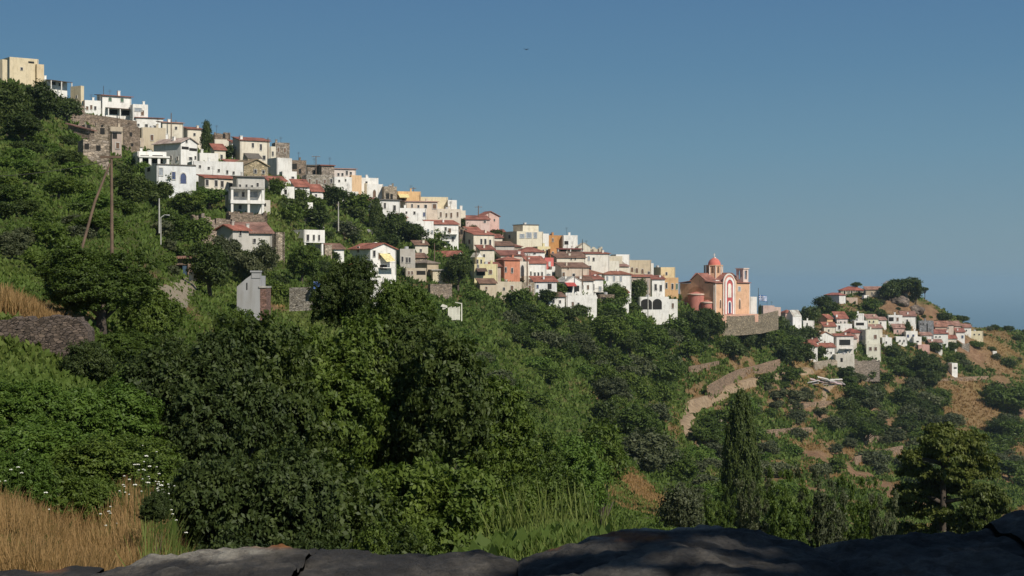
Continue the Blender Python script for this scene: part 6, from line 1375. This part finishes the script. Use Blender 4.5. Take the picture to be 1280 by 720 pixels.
# ------------------------------------------------------------------ the church
def church():
    Y = 494.0; xc, yb = 894, 393.0; k = Y/F; A = R_(47)
    root = empty('church', ((xc-640)*k, Y, (HZ-yb)*k), A)
    tag(root, 'orange church with a red dome, curved red apses and a white framed arched facade', 'church')
    APR = plaster((.68,.42,.26)); TRIM = plaster((.76,.68,.60)); REDP = plaster((.50,.19,.15)); ROOF = tile((.36,.15,.11))
    c, s = math.cos(A), math.sin(A); X0 = (xc-640)*k
    tr = (937-640)/F; tl = (850-640)/F
    wr = (tr*Y-X0)/(c-tr*s); wl = (X0-tl*Y)/(s+tl*c); H = (yb-354)*k
    mb = MB(); mb.box(0,0,-3,wr,wl,H-.02); mb.obj('wall', APR, root)
    # raised cross arms
    cx0, cx1, cy0, cy1 = wr*.30, wr*.62, wl*.30, wl*.68; H2 = (yb-346)*k
    g = MB(); g.prism([(cx0,.02,H-.5),(cx1,.02,H-.5),(cx1,.02,H+.6),((cx0+cx1)/2,.02,H2+1.1),(cx0,.02,H+.6)], (0,wl-.04,0)); g.obj('cross_arm', APR, root)
    g = MB(); g.prism([(.02,cy0,H-.5),(.02,cy1,H-.5),(.02,cy1,H+.9),(.02,(cy0+cy1)/2,H2+1.0),(.02,cy0,H+.9)], (wr-.04,0,0)); g.obj('cross_arm', APR, root)
    # roofs
    def slope(p, name='roof'):
        m_ = MB(); m_.prism(p, (0,0,.18)); m_.obj(name, ROOF, root)
    o = .4; z1 = H; zr = H+.6
    slope([(-o,-o,z1),(cx0,-o,z1+.05),(cx0,cy0,zr+.5),(-o,cy0,z1+.6)]); slope([(cx1,-o,z1+.05),(wr+o,-o,z1),(wr+o,cy0,z1+.6),(cx1,cy0,zr+.5)])
    slope([(-o,cy1,z1+.6),(cx0,cy1,zr+.5),(cx0,wl+o,z1+.05),(-o,wl+o,z1)]); slope([(cx1,cy1,zr+.5),(wr+o,cy1,z1+.6),(wr+o,wl+o,z1),(cx1,wl+o,z1+.05)])
    mx, my = (cx0+cx1)/2, (cy0+cy1)/2; hz_ = H2+1.12; e2 = H+.62
    slope([(cx0-.3,-.25,e2),(mx,-.25,hz_),(mx,wl+.25,hz_),(cx0-.3,wl+.25,e2)]); slope([(mx,-.25,hz_),(cx1+.3,-.25,e2),(cx1+.3,wl+.25,e2),(mx,wl+.25,hz_)])
    h3 = H2+1.02; e3 = H+.92
    slope([(-.25,cy0-.3,e3),(wr+.25,cy0-.3,e3),(wr+.25,my,h3),(-.25,my,h3)]); slope([(-.25,my,h3),(wr+.25,my,h3),(wr+.25,cy1+.3,e3),(-.25,cy1+.3,e3)])
    # drum and dome over the crossing (octagon), placed where the photo shows it
    zb = H2+.2; zd = (yb-332)*k; rD = 10.2*k
    dx, dy = mx-.6, my-.6
    dm = MB(); dm.lathe([(rD,zb-1.5),(rD,zd),(rD+.25,zd+.02),(rD+.25,zd+.3),(0.01,zd+.3)], dx, dy, 8); drum = dm.obj('drum', APR, root)
    for i in range(8):
        a = math.pi/8+i*math.pi/4; rr_ = rD*math.cos(math.pi/8)
        o1 = mk('window', wmesh('arch', PC['n']), drum, (dx+rr_*math.cos(a), dy+rr_*math.sin(a), zb+1.0)); o1.rotation_euler = (0,0,a+math.pi/2); o1.scale = (.75,1,(zd-zb)*.62)
        pb = MB(); a2 = i*math.pi/4; px_, py_ = dx+(rD+.04)*math.cos(a2), dy+(rD+.04)*math.sin(a2); pb.tube([(px_,py_,zb-.8),(px_,py_,zd)], .17, 6); pb.obj('pilaster', TRIM, drum)
    rd = rD*.80; ht = (332-326)*k*1.1
    dm = MB(); dm.lathe([(rd*math.cos(t), zd+.3+ht*1.35*math.sin(t)) for t in [math.pi/2*i/9 for i in range(9)]]+[(.01, zd+.3+ht*1.35)], dx, dy, 24); dome = dm.obj('dome', plaster((.60,.17,.13)), root, smooth=True)
    cb = MB(); zt = zd+.3+ht*1.35; cb.box(dx-.35,dy-.35,zt-.1,dx+.35,dy+.35,zt+.25); cb.box(dx-.08,dy-.08,zt+.25,dx+.08,dy+.08,zt+1.5); cb.box(dx-.45,dy-.07,zt+.85,dx-.085,dy+.07,zt+1.0); cb.box(dx+.085,dy-.07,zt+.85,dx+.45,dy+.07,zt+1.0); cb.obj('cross', TRIM, dome)
    # apses on the left hand face
    for f, r, ztop in ((.22,1.75,.36),(.52,2.7,.62),(.83,1.7,.34)):
        ab = MB(); yc = wl*f; ab.lathe([(r,-2.5),(r,H*ztop+.0),(r+.18,H*ztop),(r+.18,H*ztop+.3),(.01,H*ztop+1.0)], 0, yc, 20, 0, math.pi/2, 3*math.pi/2); ap = ab.obj('apse', REDP, root, smooth=False)
        tb = MB(); tb.lathe([(r+.24,H*ztop+.02),(r+.24,H*ztop+.36),(r+.05,H*ztop+.42)], 0, yc, 20, 0, math.pi/2, 3*math.pi/2); tb.obj('cornice', plaster((.66,.52,.42)), ap)
    for f in (.22, .52, .83):
        nb = MB(); yc = wl*f; r = 2.2 if f != .52 else 3.2; zt0 = H*(.36 if f != .52 else .62)
        nb.prism([(-.06,yc+r*math.cos(t),zt0+.2+r*.75*math.sin(t)) for t in [math.pi*i/14 for i in range(15)]], (.07,0,0)); nb.obj('niche', plaster((.50,.30,.17)), root)
    # facade: central arched bay
    def P2(px, py):
        t = (px-640)/F; u = (t*Y-X0)/(c-t*s); yy = Y+u*s; return u, (HZ-py)*yy/F-(HZ-yb)*k
    u0, _ = P2(903.5, 370); u1, _ = P2(917, 370); um = (u0+u1)/2; w = u1-u0; _, zt_ = P2(910, 345.5)
    zs = zt_-w*.40
    def archring(name, mat, um, z0, zs, ro, ri, y0, y1, parent):
        r_ = MB(); n = 14
        oo = [(um-ro,z0),(um-ro,zs)]+[(um-ro*math.cos(math.pi*i/n), zs+ro*math.sin(math.pi*i/n)) for i in range(1,n)]+[(um+ro,zs),(um+ro,z0)]
        ii = [(um-ri,z0),(um-ri,zs)]+[(um-ri*math.cos(math.pi*i/n), zs+ri*math.sin(math.pi*i/n)) for i in range(1,n)]+[(um+ri,zs),(um+ri,z0)]
        for q in range(len(oo)-1): r_.prism([(oo[q][0],y0,oo[q][1]),(oo[q+1][0],y0,oo[q+1][1]),(ii[q+1][0],y0,ii[q+1][1]),(ii[q][0],y0,ii[q][1])], (0,y1-y0,0))
        return r_.obj(name, mat, parent)
    def archfill(name, mat, um, z0, zs, r, y0, y1, parent):
        r_ = MB(); n = 14
        r_.prism([(um-r,y0,z0),(um+r,y0,z0),(um+r,y0,zs)]+[(um+r*math.cos(math.pi*i/n), y0, zs+r*math.sin(math.pi*i/n)) for i in range(1,n)]+[(um-r,y0,zs)], (0,y1-y0,0))
        return r_.obj(name, mat, parent)
    bay = archfill('facade_bay', plaster((.52,.22,.17)), um, -.5, zs, w*.50, -.35, .3, root)
    archring('facade_bay_trim', TRIM, um, -.5, zs, w*.56, w*.49, -.45, -.2, root)
    _, zA = P2(910, 356); archring('arch_frame', plaster((.82,.80,.76)), um, 0, zA, w*.41, w*.28, -.62, -.36, root)
    archfill('arch_panel', plaster((.50,.10,.10)), um, 0, zA, w*.29, -.45, -.36, root)
    _, zB = P2(910, 358); archfill('arched_window', plaster((.80,.76,.66)), um, (yb-372)*k, zB, w*.16, -.56, -.46, root)
    dr = archring('door', plaster((.80,.76,.70)), um, .2, (yb-380)*k, w*.17, w*.10, -.6, -.46, root); archfill('door_leaf', PC['b'], um, .2, (yb-380)*k, w*.10, -.52, -.46, dr)
    for u in (.0, wr-.28):
        q = MB(); q.box(u-.04,-.14,-.4,u+.32,.05,H-.25); q.obj('corner_pilaster', TRIM, root)
    q = MB(); q.box(-.14,wl-.3,-.4,-.0,wl+.03,H-.2); q.obj('corner_pilaster', TRIM, root)
    q = MB(); q.box(-.16,.33,-.4,-.0,.6,H-.2); q.obj('corner_pilaster', TRIM, root)
    for px_, py_, w_, h_, kd in ((924,361,1.6,1.6,'y'),(924.5,380,.9,3.0,'n'),(900.5,380,.8,2.6,'n')):
        u, z = P2(px_, py_); o1 = mk('window', wmesh('archframe' if h_ > 2 else 'frame', TRIM), root, (u,0,z-h_/2)); o1.scale = (w_,1,h_)
        mk('pane', wmesh('arch' if h_ > 2 else 'pane', PC[kd]), o1)
    q = MB(); q.box(-.6,-2.6,-2.6,wr+1,-.65,-.1); q.obj('steps', plaster((.62,.36,.26)), root)
    # bell tower on the far right corner of the facade
    ua, _ = P2(924.5, 350); ub, _ = P2(935, 350); ub = wr-.1; ua = ub-2.7; wt_ = ub-ua; zt0 = H; zt1 = (yb-337)*k*1.02; y0t = .4
    t = MB()
    t.box(ua,y0t,zt0-.5,ub,y0t+wt_,zt0+1.2); th_ = wt_*.24
    for x, y in ((ua,y0t),(ub-th_,y0t),(ua,y0t+wt_-th_),(ub-th_,y0t+wt_-th_)): t.box(x,y,zt0+1.2,x+th_,y+th_,zt1-.5)
    t.box(ua,y0t,zt1-.5,ub,y0t+wt_,zt1); t.box(ua-.22,y0t-.22,zt1,ub+.22,y0t+wt_+.22,zt1+.3)
    tw = t.obj('bell_tower', plaster((.74,.58,.50)), root)
    bl = MB(); bl.lathe([(.5,zt0+2.0),(.42,zt0+2.3),(.3,zt0+2.9),(.05,zt0+3.2)], (ua+ub)/2, y0t+wt_/2, 12); bl.tube([((ua+ub)/2,y0t+wt_/2,zt0+3.1),((ua+ub)/2,y0t+wt_/2,zt1-.4)], .04, 5); bl.obj('bell', IRON, tw)
    # small white dome and roof lights
    q = MB(); q.lathe([(1.5,H2-.4),(1.5,H2+.2),(1.3,H2+1.0),(.7,H2+1.6),(.05,H2+1.85)], wr*.86, wl*.72, 16); q.obj('side_dome', plaster(WHITE), root, smooth=True)
    q = MB(); q.box(-.1,wl*.44,zb-.5,.5,wl*.48,zd+.2); 
    q = MB(); q.tube([(dx-rD-1.2,dy+1,H),(dx-rD-1.2,dy+1,zd+.2)], .25, 8); q.obj('flue', IRON, root)
    q = MB(); q.box(wr*.14,wl*.12,H+.55,wr*.24,wl*.20,H+.95); q.obj('roof_light', plaster(WHITE), root)
church()
B('white low building just right of the church facade', 938, 390, 1, 8, 371, WHITE, a=14, d=5, Y=508)
B('small pink walled house on the terrace right of the church', 954, 391, 2, 14, 382, (.62,.46,.40), 'flat', a=12, d=5, Y=535)

# ------------------------------------------------------------------ poles, aerials, flag
def pole(name, label, cat, px, top, bot, Y=None, r=.11, arms=(), mat=WOOD, lean=0, group=None, ymin=100, extra=None):
    Y = hit(px, bot, ymin) if Y is None else Y; k = Y/F; h = (bot-top)*k; root = empty(name, ((px-640)*k, Y, (HZ-bot)*k)); tag(root, label, cat, group)
    mb = MB(); mb.tube([(0,0,-1),(lean*h*.5,0,h*.5),(lean*h,0,h)], [r*1.15,r,r*.75], 8); mb.obj('shaft', mat, root)
    for z, w in arms:
        ab = MB(); ab.box(-w/2,-.06,h*z-.06,w/2,.06,h*z+.06); c_ = ab.obj('cross_arm', mat, root)
        for x in (-w*.42, w*.42):
            ib = MB(); ib.tube([(x,0,h*z+.06),(x,0,h*z+.24)], .05, 6); ib.obj('insulator', simple((.5,.5,.48), .3, 'ceramic'), c_)
    if extra: extra(root, h)
    return root
def brace(root, h):
    k = 78/F; mb = MB(); mb.tube([(-38*k,-1.0,-.9),(-18*k,-.5,h*.52),(-1.5*k,-.16,h*.93)], [.07,.065,.05], 8); mb.obj('brace', WOOD, root)
    ab = MB(); ab.box(-.55,-.08,h*.985,.45,.08,h*1.01); ab.obj('cross_arm', WOOD, root)
pole('utility_pole', 'thick brown wooden pole with a slanting brace rising over the left slope', 'utility pole', 140, 196, 314, Y=78, r=.075, extra=brace, lean=-.006)
g = 'poles and aerials of the village'
for px, top, bot, Y, r, lab, nm, arms in [
 (214,141,176,395,.13,'tall thin pole on the skyline before the cream houses','utility_pole',()),(105,125,152,372,.16,'dark pole beside the tower house at the upper left','utility_pole',()),(335,172,205,405,.14,'wooden pole standing at the right corner of the skyline villa','utility_pole',((.93,1.2),)),
 (395,195,222,430,.12,'aerial pole on the ridge above the stone house with three windows','utility_pole',((.97,2.2),)),(220,150,176,398,.10,'second thin pole on the skyline, right of the tallest one','utility_pole',()),
 (517,234,248,445,.10,'short aerial on the roof of the bright orange house','utility_pole',((.9,1.4),)),(598,257,283,452,.14,'tall dark pole with a short bar on the skyline by the pink house','utility_pole',((.93,2.0),)),(611,266,280,452,.11,'short dark pole right in front of the pink house','utility_pole',()),
 (595,306,338,400,.13,'dark pole in front of the white chapel like gable','utility_pole',()),(659,317,352,392,.15,'dark pole between the terracotta house and the four window house','utility_pole',((.95,1.3),)),(728,334,352,410,.12,'short dark pole in the middle of the lower village','utility_pole',()),
 (543,304,334,372,.12,'dark pole at the left edge of the big red roof','utility_pole',()),(709,306,322,445,.10,'thin pole before the dark red pergola','utility_pole',()),(810,350,392,448,.14,'pale pole at the left of the white arches','utility_pole',()),
 (423,252,283,345,.13,'grey bare pole among the trees of the hollow','utility_pole',()),(948,360,387,535,.10,'flagpole standing right of the church','flagpole',()),(728,299,309,450,.10,'white thin aerial on the cream gabled house','aerial',()),(564,236+12,262,448,.08,'tiny aerial above the white end block on the ridge','aerial',())]:
    pole(nm, lab, {'utility_pole': 'utility pole', 'flagpole': 'flagpole', 'aerial': 'aerial'}[nm], px, top, bot, Y, r, arms, mat=IRON if nm != 'utility_pole' else (simple((.45,.43,.38), .8, 'grey_concrete') if 'grey' in lab or 'pale' in lab else WOOD), group=g)
pole('lamp_post', 'short grey lamp post on the green slope left of the ruins', 'lamp post', 199, 248, 278, Y=150, r=.07, mat=simple((.45,.44,.40), .6, 'galvanised'))
pole('lamp_post', 'small grey curved lamp post below the other on the green slope', 'lamp post', 201, 272, 292, Y=148, r=.05, mat=simple((.45,.44,.40), .6, 'galvanised'), extra=lambda r_, h: (lambda mb: mb.obj('lamp_head', simple((.5,.5,.48), .5, 'lamp_head'), r_))((lambda mb: (mb.tube([(0,0,h),(.35,0,h+.25),(.8,0,h+.2)], [.04,.035,.07], 6), mb)[1])(MB())))
# flag: waving cloth of blue and white stripes with a white cross
def flag():
    Y = 535; k = Y/F; x0 = (948.6-640)*k; z0 = (HZ-376)*k; w, h = 2.9, 1.9; n = 27; v = []; f = []; mi = []
    for i in range(n+1):
        for j in range(19):
            u = i/n; q = j/18; v.append((x0+w*u*.92, Y+.25*math.sin(u*7+q)*u, z0+h*q-.25*u+.10*math.sin(u*6)*u))
    for i in range(n):
        for j in range(18):
            f.append((i*19+j,(i+1)*19+j,(i+1)*19+j+1,i*19+j+1)); st = int(j/2); col = 0 if st % 2 == 0 else 1
            if i < 10 and j >= 8: col = 1 if (4 <= i < 6 or 12 <= j < 14) else 0
            mi.append(col)
    me = mesh_np('flag', np.array(v), np.array(f), [simple((.04,.14,.42), .8, 'blue_cloth'), simple((.78,.78,.78), .8, 'white_cloth')], True); me.polygons.foreach_set('material_index', mi)
    o = mk('flag', me); sm = o.modifiers.new('thick', 'SOLIDIFY'); sm.thickness = .03
    tag(o, 'blue and white striped flag flying from the flagpole right of the church', 'flag')
flag()
# ------------------------------------------------------------------ small things on the slopes
def at_root(name, label, cat, px, py, Y=None, rz=0, ymin=40):
    Y = hit(px, py, ymin) if Y is None else Y; k = Y/F
    r_ = empty(name, ((px-640)*k, Y, (HZ-py)*k), rz); tag(r_, label, cat); return r_, k
# whitewashed hut with chimney among the trees
r_, k = at_root('hut', 'grey whitewashed hut with a sloping gable, stub chimney and brick side among the trees', 'hut', 296, 380, Y=140)
GW = plaster((.36,.36,.36)); wd = 29*k; h = 36*k
mb = MB(); mb.prism([(0,0,-1.4),(wd,0,-1.4),(wd,0,h*.98),(wd*.62,0,h),(wd*.40,0,h*.88),(0,0,h*.60)], (0,3.2,0)); mb.obj('wall', GW, r_)
mb = MB(); mb.box(wd*.64,-.05,h*.9,wd*1.0+.02,.7,h*1.10); mb.box(wd*.58,-.12,h*1.10,wd*1.0+.06,.8,h*1.16); mb.obj('chimney', GW, r_)
mb = MB(); mb.box(wd*.42,-.04,h*.5,wd*.46,.01,h*.74); mb.obj('crack_window', PC['k'], r_)
mb = MB(); mb.box(wd+.01,.0,-1.4,wd+8*k,2.6,h*.55); mb.obj('brick_side', stone((.28,.16,.12), 5.0, .4), r_)
mb = MB(); mb.box(wd-.1,-.08,h*.56,wd+8.5*k,2.7,h*.62); mb.obj('side_coping', CONC, r_)
# earth shed with dark doorway and white tank
r_, k = at_root('shed', 'brown earth shed with a dark doorway at the end of the footpath', 'shed', 216, 347, Y=158)
mb = MB(); w0 = 24*k; h0 = 24*k; t = .35
for b_ in ((0,0,w0*.18,h0*.8), (w0*.78,0,w0,h0)): mb.box(b_[0],0,-1,b_[2],t,b_[3])
mb.box(0,t,-1,t,2.6,h0*.85); mb.box(w0-t,t,-1,w0,2.6,h0*.95); mb.box(t,2.3,-1,w0-t,2.6,h0*.9); mb.box(w0*.18,0,h0*.66,w0*.78,t,h0*.98); mb.obj('wall', stone((.26,.18,.13), 3.0), r_)
mb = MB(); mb.prism([(-.2,-.4,h0*.98),(w0+.2,-.4,h0*1.0),(w0+.2,2.9,h0*1.12),(-.2,2.9,h0*1.08)], (0,0,.12)); mb.obj('roof', tile((.30,.15,.10)), r_)
mb = MB(); mb.box(w0*.5,.08,-.3,w0*.70,.16,h0*.62); mb.obj('door', simple((.05,.09,.14), .7, 'faded_blue_door'), r_)
r_, k = at_root('water_tank', 'white square water tank with a cut corner beside the earth shed', 'water tank', 236, 351, Y=146)
mb = MB(); mb.prism([(0,0,0),(7*k,0,.1),(8.4*k,0,5*k),(7.2*k,0,11*k),(0,0,11*k)], (0,.8,0)); mb.obj('tank', plaster(WHITE), r_)
mb = MB(); mb.tube([(5*k,.4,11*k-.02),(5*k,.4,11*k+.14)], .16, 12); mb.obj('lid', GW, r_)
# blue crate and pale slabs
r_, k = at_root('crate', 'bright blue plastic crate on the low wall left of the foreground trees', 'crate', 392, 361, Y=120)
mb = MB(); mb.box(0,0,0,9.5*k,.5,.04)
for q in ((0,0,9.5*k,.03),(0,.47,9.5*k,.5),(0,.03,.03,.47),(9.5*k-.03,.03,9.5*k,.47)): mb.box(q[0],q[1],.04,q[2],q[3],8.5*k)
mb.obj('body', simple((.16,.30,.75), .5, 'blue_plastic'), r_)
mb = MB(); mb.box(-.02,-.03,8.5*k,9.5*k+.02,.0,8.5*k+.04); mb.box(-.02,.5,8.5*k,9.5*k+.02,.53,8.5*k+.04); mb.obj('rim', simple((.35,.42,.75), .5, 'pale_blue_plastic'), r_)
wall_along('field_wall', 'low pale rubble wall running left from the blue crate', [(362,364),(380,363),(404,362)], .25, stone((.27,.24,.19), 5.0), .4, Y=[121,121,121])
# white gate and boarding on the green slope
r_, k = at_root('garden_gate', 'white boarded gate with a tall bent frame standing alone on the green slope', 'gate', 560, 398, Y=None, rz=.15, ymin=200)
WP = plaster((.74,.72,.62))
for i in range(9):
    mb = MB(); x = i*1.7*k; mb.box(x,0,-.3,x+1.45*k,.06,(13.5+(i % 3)*.7)*k); mb.obj('board', WP, r_)
mb = MB(); mb.box(0,.07,3*k,15.4*k,.13,4.2*k); mb.box(0,.07,10*k,15.4*k,.13,11.2*k); mb.obj('rail', WP, r_)
mb = MB(); mb.box(16.5*k,-.1,-.5,17.8*k,.12,18*k); mb.prism([(9*k,-.1,19.6*k),(17.8*k,-.1,18*k),(17.8*k,-.1,19*k),(9*k,-.1,20.6*k)], (0,.2,0)); mb.obj('frame', WP, r_)
mb = MB(); mb.prism([(-9.5*k,-.2,15*k),(-1*k,-.2,13*k),(-1*k,-.2,16*k),(-7*k,-.2,18*k)], (0,.12,0)); mb.prism([(-7*k,-.1,11*k),(-3*k,-.1,12*k),(-3*k,-.1,14*k),(-7*k,-.1,15*k)], (0,.08,0)); mb.obj('panel', WP, r_)
# open shelter near the track
r_, k = at_root('shelter', 'small flat roofed garden shelter on white posts left of the tall cypress', 'shelter', 886, 541, ymin=200)
mb = MB(); mb.prism([(0,0,12.5*k),(17*k,0,14*k),(18*k,2.2,14.6*k),(1*k,2.2,13.1*k)], (0,0,.14)); mb.obj('roof', simple((.52,.42,.30), .9, 'weathered_board'), r_)
for x, y in ((15.5*k,.1),(15.8*k,2.0),(1.5*k,.1),(2*k,2.0)):
    mb = MB(); mb.box(x-.08,y-.08,-.8,x+.08,y+.08,12.6*k); mb.obj('post', plaster(WHITE), r_)
# scrap at the end of the track
r_, k = at_root('scrap_heap', 'heap of faded pink and grey sheets and boards at the end of the dirt track', 'scrap heap', 1010, 481, ymin=400)
rr = random.Random(9); cols = [(.52,.38,.38),(.50,.49,.46),(.40,.22,.20),(.60,.56,.50),(.30,.27,.25),(.46,.42,.46)]
for i in range(16):
    x = rr.uniform(4, 42)*k; z = rr.uniform(-.2, 1.9)*(1 if x > 18*k else .7); L_ = rr.uniform(2.0, 4.6); mb = MB()
    tl = rr.uniform(-.25, .25); w_ = rr.uniform(.7, 1.3); y0 = rr.uniform(-.8, 1.2)
    n = 6; pts = [(x-L_/2+L_*j/n, y0, z+tl*(j/n-.5)*L_+.06*(j % 2)) for j in range(n+1)]
    for j in range(n): mb.prism([pts[j], pts[j+1], (pts[j+1][0], y0+w_, pts[j+1][2]+.35), (pts[j][0], y0+w_, pts[j][2]+.35)], (0,0,.07))
    mb.obj('sheet', simple(rr.choice(cols), .8, 'faded_sheet'), r_)
# red parasol by the low white farmhouse
r_, k = at_root('parasol', 'dark red parasol half hidden behind the tallest foreground tree', 'parasol', 443, 346, Y=300)
mb = MB(); mb.tube([(0,0,-.5),(0,0,2.5)], .04, 6); mb.obj('pole', IRON, r_)
mb = MB(); mb.lathe([(1.6,1.9),(1.5,2.02),(.8,2.35),(.03,2.6)], 0, 0, 8); mb.obj('canopy', REDC, r_)
# stones on the slopes
ROCK = stone((.36,.33,.29), .8)
for i, (px, py, w, lab) in enumerate([(437,290,22,'grey boulder outcrop in the hollow behind the pale olive'),(462,292,16,'smaller grey boulder right of the outcrop in the hollow'),(400,285,10,'grey rock under the grey pole of the hollow'),(1125,378,26,'brown crag below the summit pines of the far hill'),(1145,388,20,'brown crag on the right under the summit of the far hill'),(745,478,16,'pale boulders in the clearing of the wooded slope')]):
    y = hit(px, py, 150); k = y/F; rr = np.random.default_rng(i); me = bpy.data.meshes.new('rock'); import bmesh
    bm = bmesh.new(); bmesh.ops.create_icosphere(bm, subdivisions=3, radius=1)
    for v_ in bm.verts:
        n_ = float(fbm(v_.co.x*1.7+i*5+9, v_.co.y*1.7+v_.co.z*2.3+9, 50)); v_.co *= .6+.8*n_
    bm.to_mesh(me); bm.free(); me.materials.append(ROCK if i < 3 or i == 5 else stone((.17,.13,.10), .9)); o = mk('boulder', me); o.location = ((px-640)*k, y, (HZ-py)*k); o.scale = (w*k*.5, w*k*.5, w*k*.32)
    tag(o, lab, 'boulder')
# the wire that runs from the wooden pole to the left
mb = MB(); pa = P(138, 200, 78); pb_ = P(-160, 212, 74)
mb.tube([pa.lerp(pb_, t/14)+Vector((0, 0, -1.1*4*(t/14)*(1-t/14)*.5)) for t in range(15)], .014, 4)
tag(mb.obj('overhead_wire', IRON), 'thin dark wire sagging from the wooden pole to the left edge', 'wire')
# a bird high in the sky
mb = MB(); mb.add([(-.22,0,0),(0,.05,.03),(.24,0,.0),(0,-.05,-.03),(0,0,.07)], [(0,3,4),(3,2,4),(2,1,4),(1,0,4),(0,1,3),(1,2,3)])
for s in (-1, 1): mb.add([(-.06,.03*s,.03),(.08,.03*s,.03),(.02,.45*s,.14),(-.05,.42*s,.14),(-.04,.03*s,.0),(.06,.03*s,.0)], [(0,1,2,3),(4,5,2,3),(0,4,3),(1,5,2),(0,1,5,4)])
o = mb.obj('bird', simple((.03,.03,.03), .8, 'dark_feathers'), None, P(657, 62, 190)); o.rotation_euler = (.2, .3, 1.0)
tag(o, 'tiny dark bird gliding high in the blue sky', 'bird')
import os
if os.environ.get('HDBG'):
    for q in HOUSES: print(q)
